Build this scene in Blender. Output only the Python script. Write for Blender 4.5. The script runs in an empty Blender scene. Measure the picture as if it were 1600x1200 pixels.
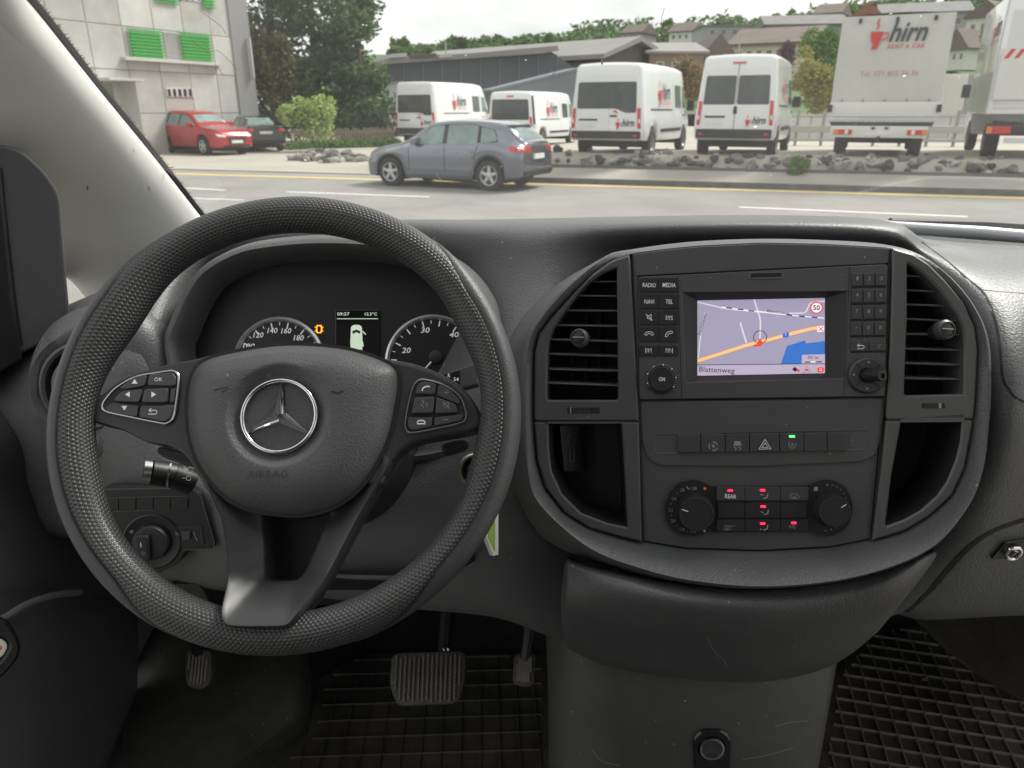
import bpy, bmesh, math, random
from mathutils import Vector, Matrix, noise
from mathutils.bvhtree import BVHTree
R = math.radians
sc = bpy.context.scene
C = sc.collection
# ---------------------------------------------------------------- camera
CAM = Vector((0, 0, 1.65)); PITCH = R(20.5); FPX = 1142.0     # focal length in pixels of the 1600 wide frame
cd = bpy.data.cameras.new('camera'); cam = bpy.data.objects.new('camera', cd); C.objects.link(cam)
cam.location = CAM; cam.rotation_euler = (R(90) - PITCH, 0, 0)
cd.sensor_width = 36; cd.lens = FPX / 1600 * 36; cd.clip_start = .02; cd.clip_end = 3000
cd.dof.use_dof = True; cd.dof.focus_distance = .68; cd.dof.aperture_fstop = 13
sc.camera = cam
# ---------------------------------------------------------------- sky
SUN_EL, SUN_AZ = R(48), R(56)          # azimuth clockwise from +Y (from ahead on the right)
w = bpy.data.worlds.new('World'); sc.world = w; w.use_nodes = True
nt = w.node_tree; nt.nodes.clear()
def N(t, tree=None, **k):
    n = (tree or nt).nodes.new(t)
    for a, b in k.items(): setattr(n, a, b)
    return n
sky = N('ShaderNodeTexSky', sky_type='NISHITA', sun_disc=False, sun_elevation=SUN_EL, sun_rotation=SUN_AZ,
        air_density=1.0, dust_density=4.0, ozone_density=1.0)
hs = N('ShaderNodeHueSaturation'); hs.inputs['Saturation'].default_value = .22; hs.inputs['Value'].default_value = .62
nt.links.new(sky.outputs[0], hs.inputs['Color'])
tc = N('ShaderNodeTexCoord'); mp = N('ShaderNodeMapping'); mp.inputs['Scale'].default_value = (1, 1, 3.2)
nz = N('ShaderNodeTexNoise'); nz.inputs['Scale'].default_value = 2.1; nz.inputs['Detail'].default_value = 6; nz.inputs['Roughness'].default_value = .55
nt.links.new(tc.outputs['Generated'], mp.inputs[0]); nt.links.new(mp.outputs[0], nz.inputs['Vector'])
cr = N('ShaderNodeValToRGB')
cr.color_ramp.elements[0].position = .34; cr.color_ramp.elements[0].color = (5.9, 6.15, 6.4, 1)
cr.color_ramp.elements[1].position = .66; cr.color_ramp.elements[1].color = (10.8, 10.6, 9.9, 1)
nt.links.new(nz.outputs['Fac'], cr.inputs[0])
mx = N('ShaderNodeMix', data_type='RGBA'); mx.inputs['Factor'].default_value = .86
nt.links.new(hs.outputs[0], mx.inputs[6]); nt.links.new(cr.outputs[0], mx.inputs[7])
bg = N('ShaderNodeBackground'); bg.inputs['Strength'].default_value = .062
nt.links.new(mx.outputs[2], bg.inputs[0])
wo = N('ShaderNodeOutputWorld'); nt.links.new(bg.outputs[0], wo.inputs[0])
sl = bpy.data.lights.new('sun', 'SUN'); sl.energy = 2.0; sl.angle = R(18); sl.color = (1, .96, .9)
so = bpy.data.objects.new('sun', sl); C.objects.link(so)
sdir = Vector((math.sin(SUN_AZ) * math.cos(SUN_EL), math.cos(SUN_AZ) * math.cos(SUN_EL), math.sin(SUN_EL)))
so.rotation_euler = (-sdir).to_track_quat('-Z', 'Y').to_euler(); so.location = (0, 0, 30)
# ---------------------------------------------------------------- exposure and render settings
sc.view_settings.view_transform = 'Standard'; sc.view_settings.look = 'None'
sc.view_settings.exposure = 1.2; sc.view_settings.gamma = 1; sc.view_settings.use_curve_mapping = False
sc.render.engine = 'CYCLES'
sc.cycles.use_denoising = True
sc.cycles.max_bounces = 8; sc.cycles.diffuse_bounces = 4; sc.cycles.glossy_bounces = 3
sc.cycles.transparent_max_bounces = 24; sc.cycles.transmission_bounces = 6
sc.cycles.caustics_reflective = False; sc.cycles.caustics_refractive = False
sc.cycles.sample_clamp_indirect = 6
# ---------------------------------------------------------------- geometry helpers
FW = Vector((0, math.cos(PITCH), -math.sin(PITCH))); UPV = Vector((0, math.sin(PITCH), math.cos(PITCH))); RT = Vector((1, 0, 0))
def ray(x, y): return FW + RT * ((x - 800) / FPX) + UPV * ((600 - y) / FPX)
def P(x, y, t): return CAM + ray(x, y) * t                     # a point t metres ahead, seen at photo pixel x, y
def G(x, y, z=0.0):
    d = ray(x, y); return CAM + d * ((z - CAM.z) / d.z)         # where that line of sight meets height z
class Plane:
    local = False                                                    # a working plane with axes u (right), v (up), n (towards viewer)
    def __init__(s, o, n, up=Vector((0, 0, 1))):
        s.o = o.copy(); s.n = n.normalized(); s.u = up.cross(s.n).normalized(); s.v = s.n.cross(s.u).normalized()
    def uv(s, x, y):
        d = ray(x, y); p = CAM + d * ((s.o - CAM).dot(s.n) / d.dot(s.n)) - s.o
        return (p.dot(s.u), p.dot(s.v))
    def px(s, pts): return [s.uv(x, y) for x, y in pts]
    def pt(s, q, h=0.0): return s.o + s.u * q[0] + s.v * q[1] + s.n * h
def nrm(el, yaw=0):
    return Vector((math.sin(R(yaw)) * math.cos(R(el)), -math.cos(R(yaw)) * math.cos(R(el)), math.sin(R(el))))
def area(p): return sum(p[i][0] * p[(i + 1) % len(p)][1] - p[(i + 1) % len(p)][0] * p[i][1] for i in range(len(p))) / 2
def ccw(p): return list(p) if area(p) > 0 else list(reversed(p))
def smooth(p, k=6, closed=True):
    n = len(p); out = []
    for i in range(n if closed else n - 1):
        g = (lambda j: p[j % n]) if closed else (lambda j: p[max(0, min(n - 1, j))])
        a, b, c, d = g(i - 1), g(i), g(i + 1), g(i + 2)
        for s in range(k):
            t = s / k
            out.append(tuple(.5 * (2 * b[m] + (c[m] - a[m]) * t + (2 * a[m] - 5 * b[m] + 4 * c[m] - d[m]) * t * t + (3 * b[m] - a[m] - 3 * c[m] + d[m]) * t ** 3) for m in range(len(b))))
    if not closed: out.append(tuple(p[-1]))
    return out
def rounded(p, r, k=4):                                         # polygon with each corner rounded by r
    out = []; n = len(p)
    for i in range(n):
        a, b, c = Vector(p[i - 1]), Vector(p[i]), Vector(p[(i + 1) % n])
        rr = r[i] if isinstance(r, (list, tuple)) else r
        d1 = (a - b); d2 = (c - b); q = min(rr, d1.length * .49, d2.length * .49)
        s, e = b + d1.normalized() * q, b + d2.normalized() * q
        for j in range(k + 1):
            t = j / k; out.append(tuple(s * (1 - t) ** 2 + b * 2 * t * (1 - t) + e * t * t))
    return out
def offset(p, d):                                               # move a ccw outline inwards by d
    n = len(p); out = []
    for i in range(n):
        a, b, c = Vector(p[i - 1]), Vector(p[i]), Vector(p[(i + 1) % n])
        e1 = (b - a); e2 = (c - b)
        if e1.length < 1e-9: e1 = e2
        if e2.length < 1e-9: e2 = e1
        if e1.length < 1e-9: out.append(tuple(b)); continue
        e1.normalize(); e2.normalize()
        m = Vector((-e1.y - e2.y, e1.x + e2.x))
        if m.length < 1e-6: m = Vector((-e1.y, e1.x))
        m.normalize(); k = max(.5, m.dot(Vector((-e1.y, e1.x))))
        out.append(tuple(b + m * (d / k)))
    return out
def by_angle(p, c, n=96):                                       # n points of a star-shaped outline, evenly turned about c
    out = []; m = len(p)
    for i in range(n):
        a = 2 * math.pi * i / n; dx, dy = math.cos(a), math.sin(a); best = 0; ex_ = ()
        for j in range(m):
            x1, y1 = p[j][0] - c[0], p[j][1] - c[1]; x2, y2 = p[(j + 1) % m][0] - c[0], p[(j + 1) % m][1] - c[1]
            ex, ey = x2 - x1, y2 - y1; den = dx * ey - dy * ex
            if abs(den) < 1e-14: continue
            t = (x1 * ey - y1 * ex) / den; s = (x1 * dy - y1 * dx) / den
            if t > 0 and -1e-9 <= s <= 1 + 1e-9 and t > best: best = t; ex_ = tuple(p[j][k] + (p[(j + 1) % m][k] - p[j][k]) * s for k in range(2, len(p[j])))
        out.append((c[0] + dx * best, c[1] + dy * best) + ex_)
    return out
def circ(c, r, n=32, ry=None, a0=0): return [(c[0] + r * math.cos(a0 + 2 * math.pi * i / n), c[1] + (ry or r) * math.sin(a0 + 2 * math.pi * i / n)) for i in range(n)]
def rect(x0, y0, x1, y1): return [(x0, y0), (x1, y0), (x1, y1), (x0, y1)]
def root(o):
    while o.parent: o = o.parent
    return o
def thing(name, label, cat, loc=(0, 0, 0), rz=0, group=None):
    o = bpy.data.objects.new(name, None); C.objects.link(o); o.empty_display_size = .05
    o.location = loc; o.rotation_euler = (0, 0, rz); return tag(o, label, cat, group)
def tag(o, label=None, cat=None, group=None, kind=None):
    if label: o['label'] = label
    if cat: o['category'] = cat
    if group: o['group'] = group
    if kind: o['kind'] = kind
    return o
def mk(name, verts, faces, mat, parent=None, local=False, flat=False, sharp=38, uvs=None, solid=None):
    me = bpy.data.meshes.new(name)
    off = Vector((0, 0, 0))
    if parent and not local: off = root(parent).location
    me.from_pydata([Vector(v) - off for v in verts], [], faces); me.validate()
    if mat: me.materials.append(M[mat] if isinstance(mat, str) else mat)
    if not flat:
        me.polygons.foreach_set('use_smooth', [True] * len(me.polygons)); me.set_sharp_from_angle(angle=R(sharp))
    if uvs:
        l = me.uv_layers.new(name='UVMap')
        for lp in me.loops: l.data[lp.index].uv = uvs[lp.vertex_index]
    o = bpy.data.objects.new(name, me); C.objects.link(o)
    if parent: o.parent = parent
    return o
def rings(pl, rs, cap0=False, cap1=True, closed=True):          # skin between equal-count outlines (pts, height)
    n = len(rs[0][0]); v = []; f = []
    for pts, h in rs: v += [pl.pt(q, h if not isinstance(h, (list, tuple)) else h[i]) for i, q in enumerate(pts)]
    for k in range(len(rs) - 1):
        for i in range(n if closed else n - 1):
            a, b = k * n + i, k * n + (i + 1) % n; f.append((a, b, b + n, a + n))
    if cap0: f.append(tuple(reversed(range(n))))
    if cap1: f.append(tuple(range((len(rs) - 1) * n, len(rs) * n)))
    return v, f
def safe_b(out, b):                                             # largest edge radius the outline's corners allow
    n = len(out)
    for k in (1, .75, .5, .35, .22, .12, .05):
        q = offset(out, b * 1.35 * k)
        if all((out[i][0] - out[i - 1][0]) * (q[i][0] - q[i - 1][0]) + (out[i][1] - out[i - 1][1]) * (q[i][1] - q[i - 1][1]) >= 0 for i in range(n)): return b * k
    return b * .03
def slab(name, pl, out, h0, h1, b, mat, parent=None, **k):      # plate from an outline, edge rounded by b
    out = ccw(out); b = safe_b(out, b)
    v, f = rings(pl, [(out, h0), (out, h1 - b), (offset(out, b * .3), h1 - b * .3), (offset(out, b), h1), (offset(out, b * 1.35), h1)])
    k.setdefault('local', pl.local); return mk(name, v, f, mat, parent, **k)
def frame(name, pl, outer, inner, h0, h1, b, mat, parent=None, hin=None, n=None, **k):   # ring-shaped plate, inner wall down to hin
    outer, inner = ccw(outer), ccw(inner)
    if n:
        c = (sum(q[0] for q in inner) / len(inner), sum(q[1] for q in inner) / len(inner))
        outer, inner = by_angle(outer, c, n), by_angle(inner, c, n)
    rs = [(outer, h0), (outer, h1 - b), (offset(outer, b), h1), (offset(inner, -b), h1), (inner, h1 - b), (inner, h0 if hin is None else hin)]
    v, f = rings(pl, rs, cap1=False); k.setdefault('local', pl.local); return mk(name, v, f, mat, parent, **k)
def flat(name, pl, out, h, mat, parent=None):                   # flat print
    out = ccw(out); return mk(name, [pl.pt(q, h) for q in out], [tuple(range(len(out)))], mat, parent, flat=True, local=pl.local)
def strokes(name, pl, lines, wd, h, mat, parent=None, cyc=False):   # thin flat ribbons in u, v
    v = []; f = []
    for ln in lines:
        n = len(ln); base = len(v)
        for i in range(n):
            a = Vector(ln[i - 1] if (i or cyc) else ln[0]); c = Vector(ln[(i + 1) % n] if (i < n - 1 or cyc) else ln[i]); d = c - a
            d = Vector((-d.y, d.x)); d = d.normalized() * wd / 2 if d.length > 1e-9 else Vector((wd / 2, 0))
            b = Vector(ln[i]); v += [pl.pt(b + d, h), pl.pt(b - d, h)]
        for i in range(n if cyc else n - 1):
            k, j = base + 2 * i, base + 2 * ((i + 1) % n); f.append((k, k + 1, j + 1, j))
    return mk(name, v, f, mat, parent, flat=True, local=pl.local)
_tc = {}
def textmesh(s, bold=0, shear=0, track=1.0):
    key = (s, bold, shear, track)
    if key not in _tc:
        cu = bpy.data.curves.new('t', 'FONT'); cu.body = s; cu.size = 1; cu.offset = bold; cu.shear = shear; cu.space_character = track
        cu.resolution_u = 2; cu.align_x = 'LEFT'
        o = bpy.data.objects.new('t', cu); C.objects.link(o); dg = bpy.context.evaluated_depsgraph_get(); dg.update()
        me = bpy.data.meshes.new_from_object(o.evaluated_get(dg))
        vs = [tuple(q.co) for q in me.vertices]; fs = [tuple(q.vertices) for q in me.polygons]
        bpy.data.objects.remove(o); bpy.data.curves.remove(cu); bpy.data.meshes.remove(me)
        x0 = min(q[0] for q in vs); x1 = max(q[0] for q in vs); y0 = min(q[1] for q in vs); y1 = max(q[1] for q in vs)
        _tc[key] = ([(q[0] - (x0 + x1) / 2, q[1] - (y0 + y1) / 2) for q in vs], fs, x1 - x0, y1 - y0)
    return _tc[key]
def text(name, s, pl, c, wd, h, mat, parent=None, ht=None, rot=0, **k):   # word centred at c (u, v), wd wide
    vs, fs, tw, th = textmesh(s, **k); sx = wd / tw; sy = ht / th if ht else sx; ca, sa = math.cos(rot), math.sin(rot)
    v = []
    for x, y in vs:
        x, y = x * sx, y * sy; v.append(pl.pt((c[0] + x * ca - y * sa, c[1] + x * sa + y * ca), h))
    return mk(name, v, fs, mat, parent, flat=True, local=pl.local)
def ptext(name, s, pl, x, y, wpx, h, mat, parent=None, hpx=None, **k):    # the same, placed by where it is seen
    a, b = pl.uv(x - wpx / 2, y), pl.uv(x + wpx / 2, y); ht = None
    if hpx: q0, q1 = pl.uv(x, y - hpx / 2), pl.uv(x, y + hpx / 2); ht = abs(q0[1] - q1[1])
    return text(name, s, pl, pl.uv(x, y), b[0] - a[0], h, mat, parent, ht=ht, **k)
def grid(rows, ku=4, kv=4):                                     # smooth sheet through rows of points
    rr = [smooth([tuple(q) for q in r], ku, False) for r in rows]
    cols = [smooth([r[i] for r in rr], kv, False) for i in range(len(rr[0]))]
    nv = len(cols[0]); nu = len(cols)
    v = [cols[i][j] for j in range(nv) for i in range(nu)]
    f = [(j * nu + i, j * nu + i + 1, (j + 1) * nu + i + 1, (j + 1) * nu + i) for j in range(nv - 1) for i in range(nu - 1)]
    return v, f
def tube(pts, r, n=10, cap=True, ellipse=None):                 # swept tube through points, radius a number or list
    v = []; f = []; m = len(pts); pts = [Vector(p) for p in pts]; side = None
    for i, p in enumerate(pts):
        d = (pts[min(m - 1, i + 1)] - pts[max(0, i - 1)]).normalized()
        a = d.orthogonal().normalized() if side is None else (side - d * side.dot(d)).normalized(); side = a; b = d.cross(a)
        rr = r[i] if isinstance(r, (list, tuple)) else r
        v += [p + a * (rr * math.cos(2 * math.pi * k / n)) + b * (rr * math.sin(2 * math.pi * k / n)) for k in range(n)]
    for i in range(m - 1):
        for k in range(n): f.append((i * n + k, i * n + (k + 1) % n, (i + 1) * n + (k + 1) % n, (i + 1) * n + k))
    if cap: f += [tuple(reversed(range(n))), tuple(range((m - 1) * n, m * n))]
    return v, f
def lathe(pl, c, prof, n=36, cap=True):                         # (radius, height) profile turned about c on a plane
    rs = [(circ(c, max(r, 1e-5), n), h) for r, h in prof]; return rings(pl, rs, cap1=cap)
def boxv(x0, y0, z0, x1, y1, z1, b=0):
    v = [Vector((x, y, z)) for z in (z0, z1) for x, y in ((x0, y0), (x1, y0), (x1, y1), (x0, y1))]
    f = [(3, 2, 1, 0), (4, 5, 6, 7), (0, 1, 5, 4), (1, 2, 6, 5), (2, 3, 7, 6), (3, 0, 4, 7)]
    if not b: return v, f
    bm = bmesh.new(); vs = [bm.verts.new(q) for q in v]; [bm.faces.new([vs[i] for i in q]) for q in f]
    bmesh.ops.bevel(bm, geom=bm.edges[:], offset=b, segments=2, affect='EDGES', profile=.6)
    bm.verts.index_update(); r = ([q.co.copy() for q in bm.verts], [tuple(x.index for x in q.verts) for q in bm.faces]); bm.free(); return r
def join(*parts):
    v = []; f = []
    for a, b in parts: k = len(v); v += list(a); f += [tuple(i + k for i in q) for q in b]
    return v, f
def xf(vf, m): return [m @ Vector(q) for q in vf[0]], vf[1]

def pgrid(cols, ku=4, kv=4):                                    # sheet from columns of (pixel x, pixel y, distance)
    return grid([[P(*q) for q in c] for c in cols], ku, kv)
def skirted(cols, d=.12):                                       # the same with its rim turned back into the body behind
    cols = [[(c[0][0], c[0][1], c[0][2] + d)] + list(c) + [(c[-1][0], c[-1][1], c[-1][2] + d)] for c in cols]
    a = [(q[0], q[1], q[2] + d) for q in cols[0]]; b = [(q[0], q[1], q[2] + d) for q in cols[-1]]
    return [a] + cols + [b]
def seam(name, body, pts, wd, mt, parent, off=.0006, k=6):      # a ribbon along a moulded surface; dark ones put groove shade into colour
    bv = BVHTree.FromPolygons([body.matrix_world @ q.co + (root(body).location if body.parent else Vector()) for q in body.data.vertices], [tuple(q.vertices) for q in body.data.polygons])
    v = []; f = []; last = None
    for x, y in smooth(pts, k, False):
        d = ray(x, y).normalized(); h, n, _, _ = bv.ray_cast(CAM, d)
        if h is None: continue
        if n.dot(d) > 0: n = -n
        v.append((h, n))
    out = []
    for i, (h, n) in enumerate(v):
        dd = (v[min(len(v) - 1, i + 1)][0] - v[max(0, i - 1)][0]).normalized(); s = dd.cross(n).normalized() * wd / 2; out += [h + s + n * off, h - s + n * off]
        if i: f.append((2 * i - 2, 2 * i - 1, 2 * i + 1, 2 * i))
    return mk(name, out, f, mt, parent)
# ---------------------------------------------------------------- materials
M = {}
def mat(name, col, rough=.6, metal=0, spec=.5, bump=None, vary=None, emit=None, coat=0, alpha=None, trans=0, bump2=None):
    m = bpy.data.materials.new(name); m.use_nodes = True; t = m.node_tree; b = t.nodes['Principled BSDF']
    b.inputs['Base Color'].default_value = (*col, 1); b.inputs['Roughness'].default_value = rough; b.inputs['Metallic'].default_value = metal
    b.inputs['Specular IOR Level'].default_value = spec; b.inputs['Coat Weight'].default_value = coat; b.inputs['Coat Roughness'].default_value = .06
    if emit: b.inputs['Emission Color'].default_value = (*col, 1); b.inputs['Emission Strength'].default_value = emit
    tcn = N('ShaderNodeTexCoord', t)
    if vary:                                                     # (scale, amount): blotchy tone, wear
        n1 = N('ShaderNodeTexNoise', t); n1.inputs['Scale'].default_value = vary[0]; n1.inputs['Detail'].default_value = 7; n1.inputs['Roughness'].default_value = .65
        t.links.new(tcn.outputs['Object'], n1.inputs['Vector'])
        r = N('ShaderNodeValToRGB', t); a = vary[1]
        r.color_ramp.elements[0].position = .3; r.color_ramp.elements[1].position = .7
        r.color_ramp.elements[0].color = (*[c * (1 - a) for c in col], 1); r.color_ramp.elements[1].color = (*[min(1, c * (1 + a)) for c in col], 1)
        t.links.new(n1.outputs['Fac'], r.inputs[0]); t.links.new(r.outputs[0], b.inputs['Base Color'])
        if len(vary) > 2:
            mr = N('ShaderNodeMapRange', t); mr.inputs[3].default_value = rough - vary[2]; mr.inputs[4].default_value = rough + vary[2]
            t.links.new(n1.outputs['Fac'], mr.inputs[0]); t.links.new(mr.outputs[0], b.inputs['Roughness'])
    if bump:                                                     # (kind, scale, distance, strength)
        kind, s, d, st = bump
        if kind == 'grain':
            n2 = N('ShaderNodeTexVoronoi', t); n2.feature = 'SMOOTH_F1'; n2.inputs['Smoothness'].default_value = .7; out = n2.outputs['Distance']
            wn = N('ShaderNodeTexNoise', t); wn.inputs['Scale'].default_value = s * .6; wn.inputs['Detail'].default_value = 2
            wm = N('ShaderNodeMix', t, data_type='VECTOR'); wm.inputs['Factor'].default_value = .003
            t.links.new(tcn.outputs['Object'], wn.inputs['Vector']); t.links.new(tcn.outputs['Object'], wm.inputs[4]); t.links.new(wn.outputs['Color'], wm.inputs[5])
            t.links.new(wm.outputs[1], n2.inputs['Vector'])
        else:
            n2 = N('ShaderNodeTexNoise', t); n2.inputs['Detail'].default_value = 4; out = n2.outputs['Fac']; t.links.new(tcn.outputs['Object'], n2.inputs['Vector'])
        n2.inputs['Scale'].default_value = s
        bp = N('ShaderNodeBump', t); bp.inputs['Distance'].default_value = d; bp.inputs['Strength'].default_value = st
        t.links.new(out, bp.inputs['Height']); t.links.new(bp.outputs[0], b.inputs['Normal'])
    M[name] = m; return m
# cabin plastics
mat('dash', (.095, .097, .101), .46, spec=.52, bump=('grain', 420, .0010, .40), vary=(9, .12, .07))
mat('drawer', (.064, .065, .068), .46, spec=.52, bump=('grain', 420, .0010, .40), vary=(7, .16, .07))  # dash plastic darkened, putting the shade low on the dash into its colour
mat('dash_fine', (.075, .077, .081), .48, bump=('grain', 700, .0005, .4), vary=(14, .08, .05))
mat('panel', (.074, .075, .078), .46, bump=('noise', 900, .0002, .35), vary=(22, .07, .06))
mat('panel_trim', (.095, .095, .097), .40, bump=('noise', 900, .0002, .3), vary=(20, .06, .05))
mat('black', (.014, .014, .015), .45, bump=('noise', 600, .0002, .2), vary=(25, .12))
mat('deep_black', (.006, .006, .007), .6)
mat('gloss_black', (.012, .012, .014), .12)
mat('button', (.056, .057, .060), .42, bump=('noise', 1200, .0001, .3), vary=(60, .08))
mat('button_dark', (.02, .02, .022), .5, bump=('noise', 1200, .0001, .3))
mat('hub', (.076, .078, .082), .47, bump=('grain', 620, .0006, .5), vary=(12, .07, .05))
mat('spoke', (.038, .039, .041), .38, vary=(18, .06, .05))
mat('leather', (.052, .054, .057), .44, bump=('grain', 800, .0005, .5), vary=(18, .12, .06))
mat('slat', (.17, .17, .175), .35); mat('door_post', (.07, .071, .075), .85, bump=('noise', 1100, .0006, .5), vary=(8, .08)); mat('carpet_grey', (.16, .155, .148), .95, spec=.1, bump=('noise', 700, .002, .8), vary=(16, .2)); mat('fly_smear', (.8, .8, .76), .8); mat('emboss_shade', (.05, .051, .053), .5); mat('roll_grey', (.42, .43, .45), .38, metal=.5); mat('seam', (.008, .008, .008), .7)
mat('pillar', (.80, .785, .74), .85, spec=.2, bump=('noise', 900, .0005, .5), vary=(5, .04))
mat('headliner', (.55, .54, .51), .95, spec=.1, bump=('noise', 400, .001, .3))
mat('door_grey', (.15, .152, .16), .75, bump=('noise', 1100, .0006, .5), vary=(8, .08))
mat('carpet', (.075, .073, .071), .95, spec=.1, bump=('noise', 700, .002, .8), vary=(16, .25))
mat('rubber', (.075, .070, .066), .7, bump=('noise', 300, .0006, .4), vary=(11, .45, .1))
mat('rubber_dusty', (.19, .176, .16), .8, bump=('noise', 300, .0006, .4), vary=(7, .35))
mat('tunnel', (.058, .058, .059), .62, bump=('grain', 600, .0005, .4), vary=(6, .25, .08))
mat('chrome', (.82, .82, .83), .08, metal=1)
mat('satin', (.62, .63, .65), .25, metal=1)
mat('white_print', (.62, .63, .65), .5, emit=.10)  # print given a slight glow of its own to look brighter
mat('dim_print', (.30, .30, .31), .5)
mat('faint_print', (.16, .16, .165), .5)
mat('key_ring', (.55, .50, .44), .3, metal=.8)
mat('tag_white', (.75, .75, .70), .45); mat('tag_green', (.30, .42, .08), .5)
mat('led_red', (1.0, .02, .06), .4, emit=1.1); mat('led_green', (.12, .9, .16), .4, emit=1.0); mat('led_amber', (1.0, .36, .03), .4, emit=.8)
mat('dot_red', (.75, .2, .1), .5); mat('dot_blue', (.25, .5, .7), .5)
for n, c, e in (('map_land', (.33, .30, .42), .95), ('map_road', (.62, .58, .66), .95), ('map_main', (.85, .50, .25), .95), ('map_edge', (.36, .28, .20), .9), ('map_water', (.045, .16, .50), .95), ('map_bar', (.45, .38, .50), .95),
                ('map_ink', (.03, .03, .07), .6), ('map_white', (.85, .8, .85), .95), ('map_red', (.75, .06, .03), .95), ('map_blue', (.05, .12, .62), .95), ('lcd', (.55, .66, .52), .8), ('lcd_dark', (.012, .012, .014), .05)):
    mat(n, tuple(q * .8 for q in c), .3, emit=e * .50)
mat('gauge_face', (.012, .012, .014), .4); mat('gauge_ring', (.66, .66, .68), .3, metal=.6); mat('gauge_ink', (.6, .6, .6), .5, emit=.16); mat('gauge_red', (.55, .03, .03), .5)  # dial ink carries a faint added glow so the marks look brighter
# the steering wheel's dotted grip: round knobs in a hexagonal net along the rim's own coordinates
m = mat('grip', (.045, .046, .048), .36); t = m.node_tree; b = t.nodes['Principled BSDF']
uvn = N('ShaderNodeUVMap', t)
def dots(off):
    a = N('ShaderNodeVectorMath', t, operation='MULTIPLY_ADD'); a.inputs[1].default_value = (1 / .0037, 1 / (.0037 * 1.732), 0); a.inputs[2].default_value = off
    t.links.new(uvn.outputs[0], a.inputs[0])
    fr = N('ShaderNodeVectorMath', t, operation='FRACTION'); t.links.new(a.outputs[0], fr.inputs[0])
    s = N('ShaderNodeVectorMath', t, operation='SUBTRACT'); s.inputs[1].default_value = (.5, .5, 0); t.links.new(fr.outputs[0], s.inputs[0])
    k = N('ShaderNodeVectorMath', t, operation='MULTIPLY'); k.inputs[1].default_value = (1, 1.732, 0); t.links.new(s.outputs[0], k.inputs[0])
    l = N('ShaderNodeVectorMath', t, operation='LENGTH'); t.links.new(k.outputs[0], l.inputs[0]); return l.outputs['Value']
mn = N('ShaderNodeMath', t, operation='MINIMUM'); t.links.new(dots((0, 0, 0)), mn.inputs[0]); t.links.new(dots((.5, .5, 0)), mn.inputs[1])
mr = N('ShaderNodeMapRange', t, interpolation_type='SMOOTHSTEP'); mr.inputs[1].default_value = .12; mr.inputs[2].default_value = .44; mr.inputs[3].default_value = 1; mr.inputs[4].default_value = 0
t.links.new(mn.outputs[0], mr.inputs[0])
bp = N('ShaderNodeBump', t); bp.inputs['Distance'].default_value = .0009; bp.inputs['Strength'].default_value = .65
t.links.new(mr.outputs[0], bp.inputs['Height']); t.links.new(bp.outputs[0], b.inputs['Normal'])
# glass
def glass(name, tint, dust=0.0, refl=.06, specks=False):
    m = bpy.data.materials.new(name); m.use_nodes = True; t = m.node_tree; t.nodes.clear()
    tr = N('ShaderNodeBsdfTransparent', t); tr.inputs[0].default_value = (*tint, 1)
    gl = N('ShaderNodeBsdfGlossy', t); gl.inputs['Roughness'].default_value = .02; gl.inputs[0].default_value = (1, 1, 1, 1)
    lw = N('ShaderNodeFresnel', t); lw.inputs[0].default_value = 1.45
    mu = N('ShaderNodeMath', t, operation='MULTIPLY'); mu.inputs[1].default_value = refl / .04; t.links.new(lw.outputs[0], mu.inputs[0]); mu.use_clamp = True
    m1 = N('ShaderNodeMixShader', t); t.links.new(mu.outputs[0], m1.inputs[0]); t.links.new(tr.outputs[0], m1.inputs[1]); t.links.new(gl.outputs[0], m1.inputs[2])
    out = m1
    if dust:  # pale scatter for dust, also standing in for the windscreen's veiling haze
        df = N('ShaderNodeBsdfTranslucent', t); df.inputs[0].default_value = (.85, .85, .82, 1)
        tcn = N('ShaderNodeTexCoord', t); n1 = N('ShaderNodeTexNoise', t); n1.inputs['Scale'].default_value = 4; n1.inputs['Detail'].default_value = 8; t.links.new(tcn.outputs['Object'], n1.inputs['Vector'])
        r1 = N('ShaderNodeMapRange', t); r1.inputs[1].default_value = .3; r1.inputs[2].default_value = .8; r1.inputs[3].default_value = dust * .6; r1.inputs[4].default_value = dust * 1.6; t.links.new(n1.outputs['Fac'], r1.inputs[0])
        fac = r1.outputs[0]
        if specks:
            vo = N('ShaderNodeTexVoronoi', t); vo.inputs['Scale'].default_value = 30; t.links.new(tcn.outputs['Object'], vo.inputs['Vector'])
            sp = N('ShaderNodeMath', t, operation='LESS_THAN'); sc2 = N('ShaderNodeMath', t, operation='MULTIPLY'); sc2.inputs[1].default_value = .075
            sx = N('ShaderNodeSeparateColor', t); t.links.new(vo.outputs['Color'], sx.inputs[0]); pw = N('ShaderNodeMath', t, operation='POWER'); pw.inputs[1].default_value = 5; t.links.new(sx.outputs[0], pw.inputs[0])
            t.links.new(pw.outputs[0], sc2.inputs[0]); t.links.new(vo.outputs['Distance'], sp.inputs[0]); t.links.new(sc2.outputs[0], sp.inputs[1])
            ad = N('ShaderNodeMath', t, operation='MULTIPLY_ADD'); ad.inputs[1].default_value = .35; t.links.new(sp.outputs[0], ad.inputs[0]); t.links.new(fac, ad.inputs[2]); fac = ad.outputs[0]
        m2 = N('ShaderNodeMixShader', t); t.links.new(fac, m2.inputs[0]); t.links.new(m1.outputs[0], m2.inputs[1]); t.links.new(df.outputs[0], m2.inputs[2]); out = m2
    o = N('ShaderNodeOutputMaterial', t); t.links.new(out.outputs[0], o.inputs[0]); M[name] = m
glass('windscreen_glass', (.94, .96, .95), .03, .016, True)
glass('cover_glass', (.95, .95, .95), 0, .04)
glass('clear_glass', (.9, .93, .92), .02, .05)
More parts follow.
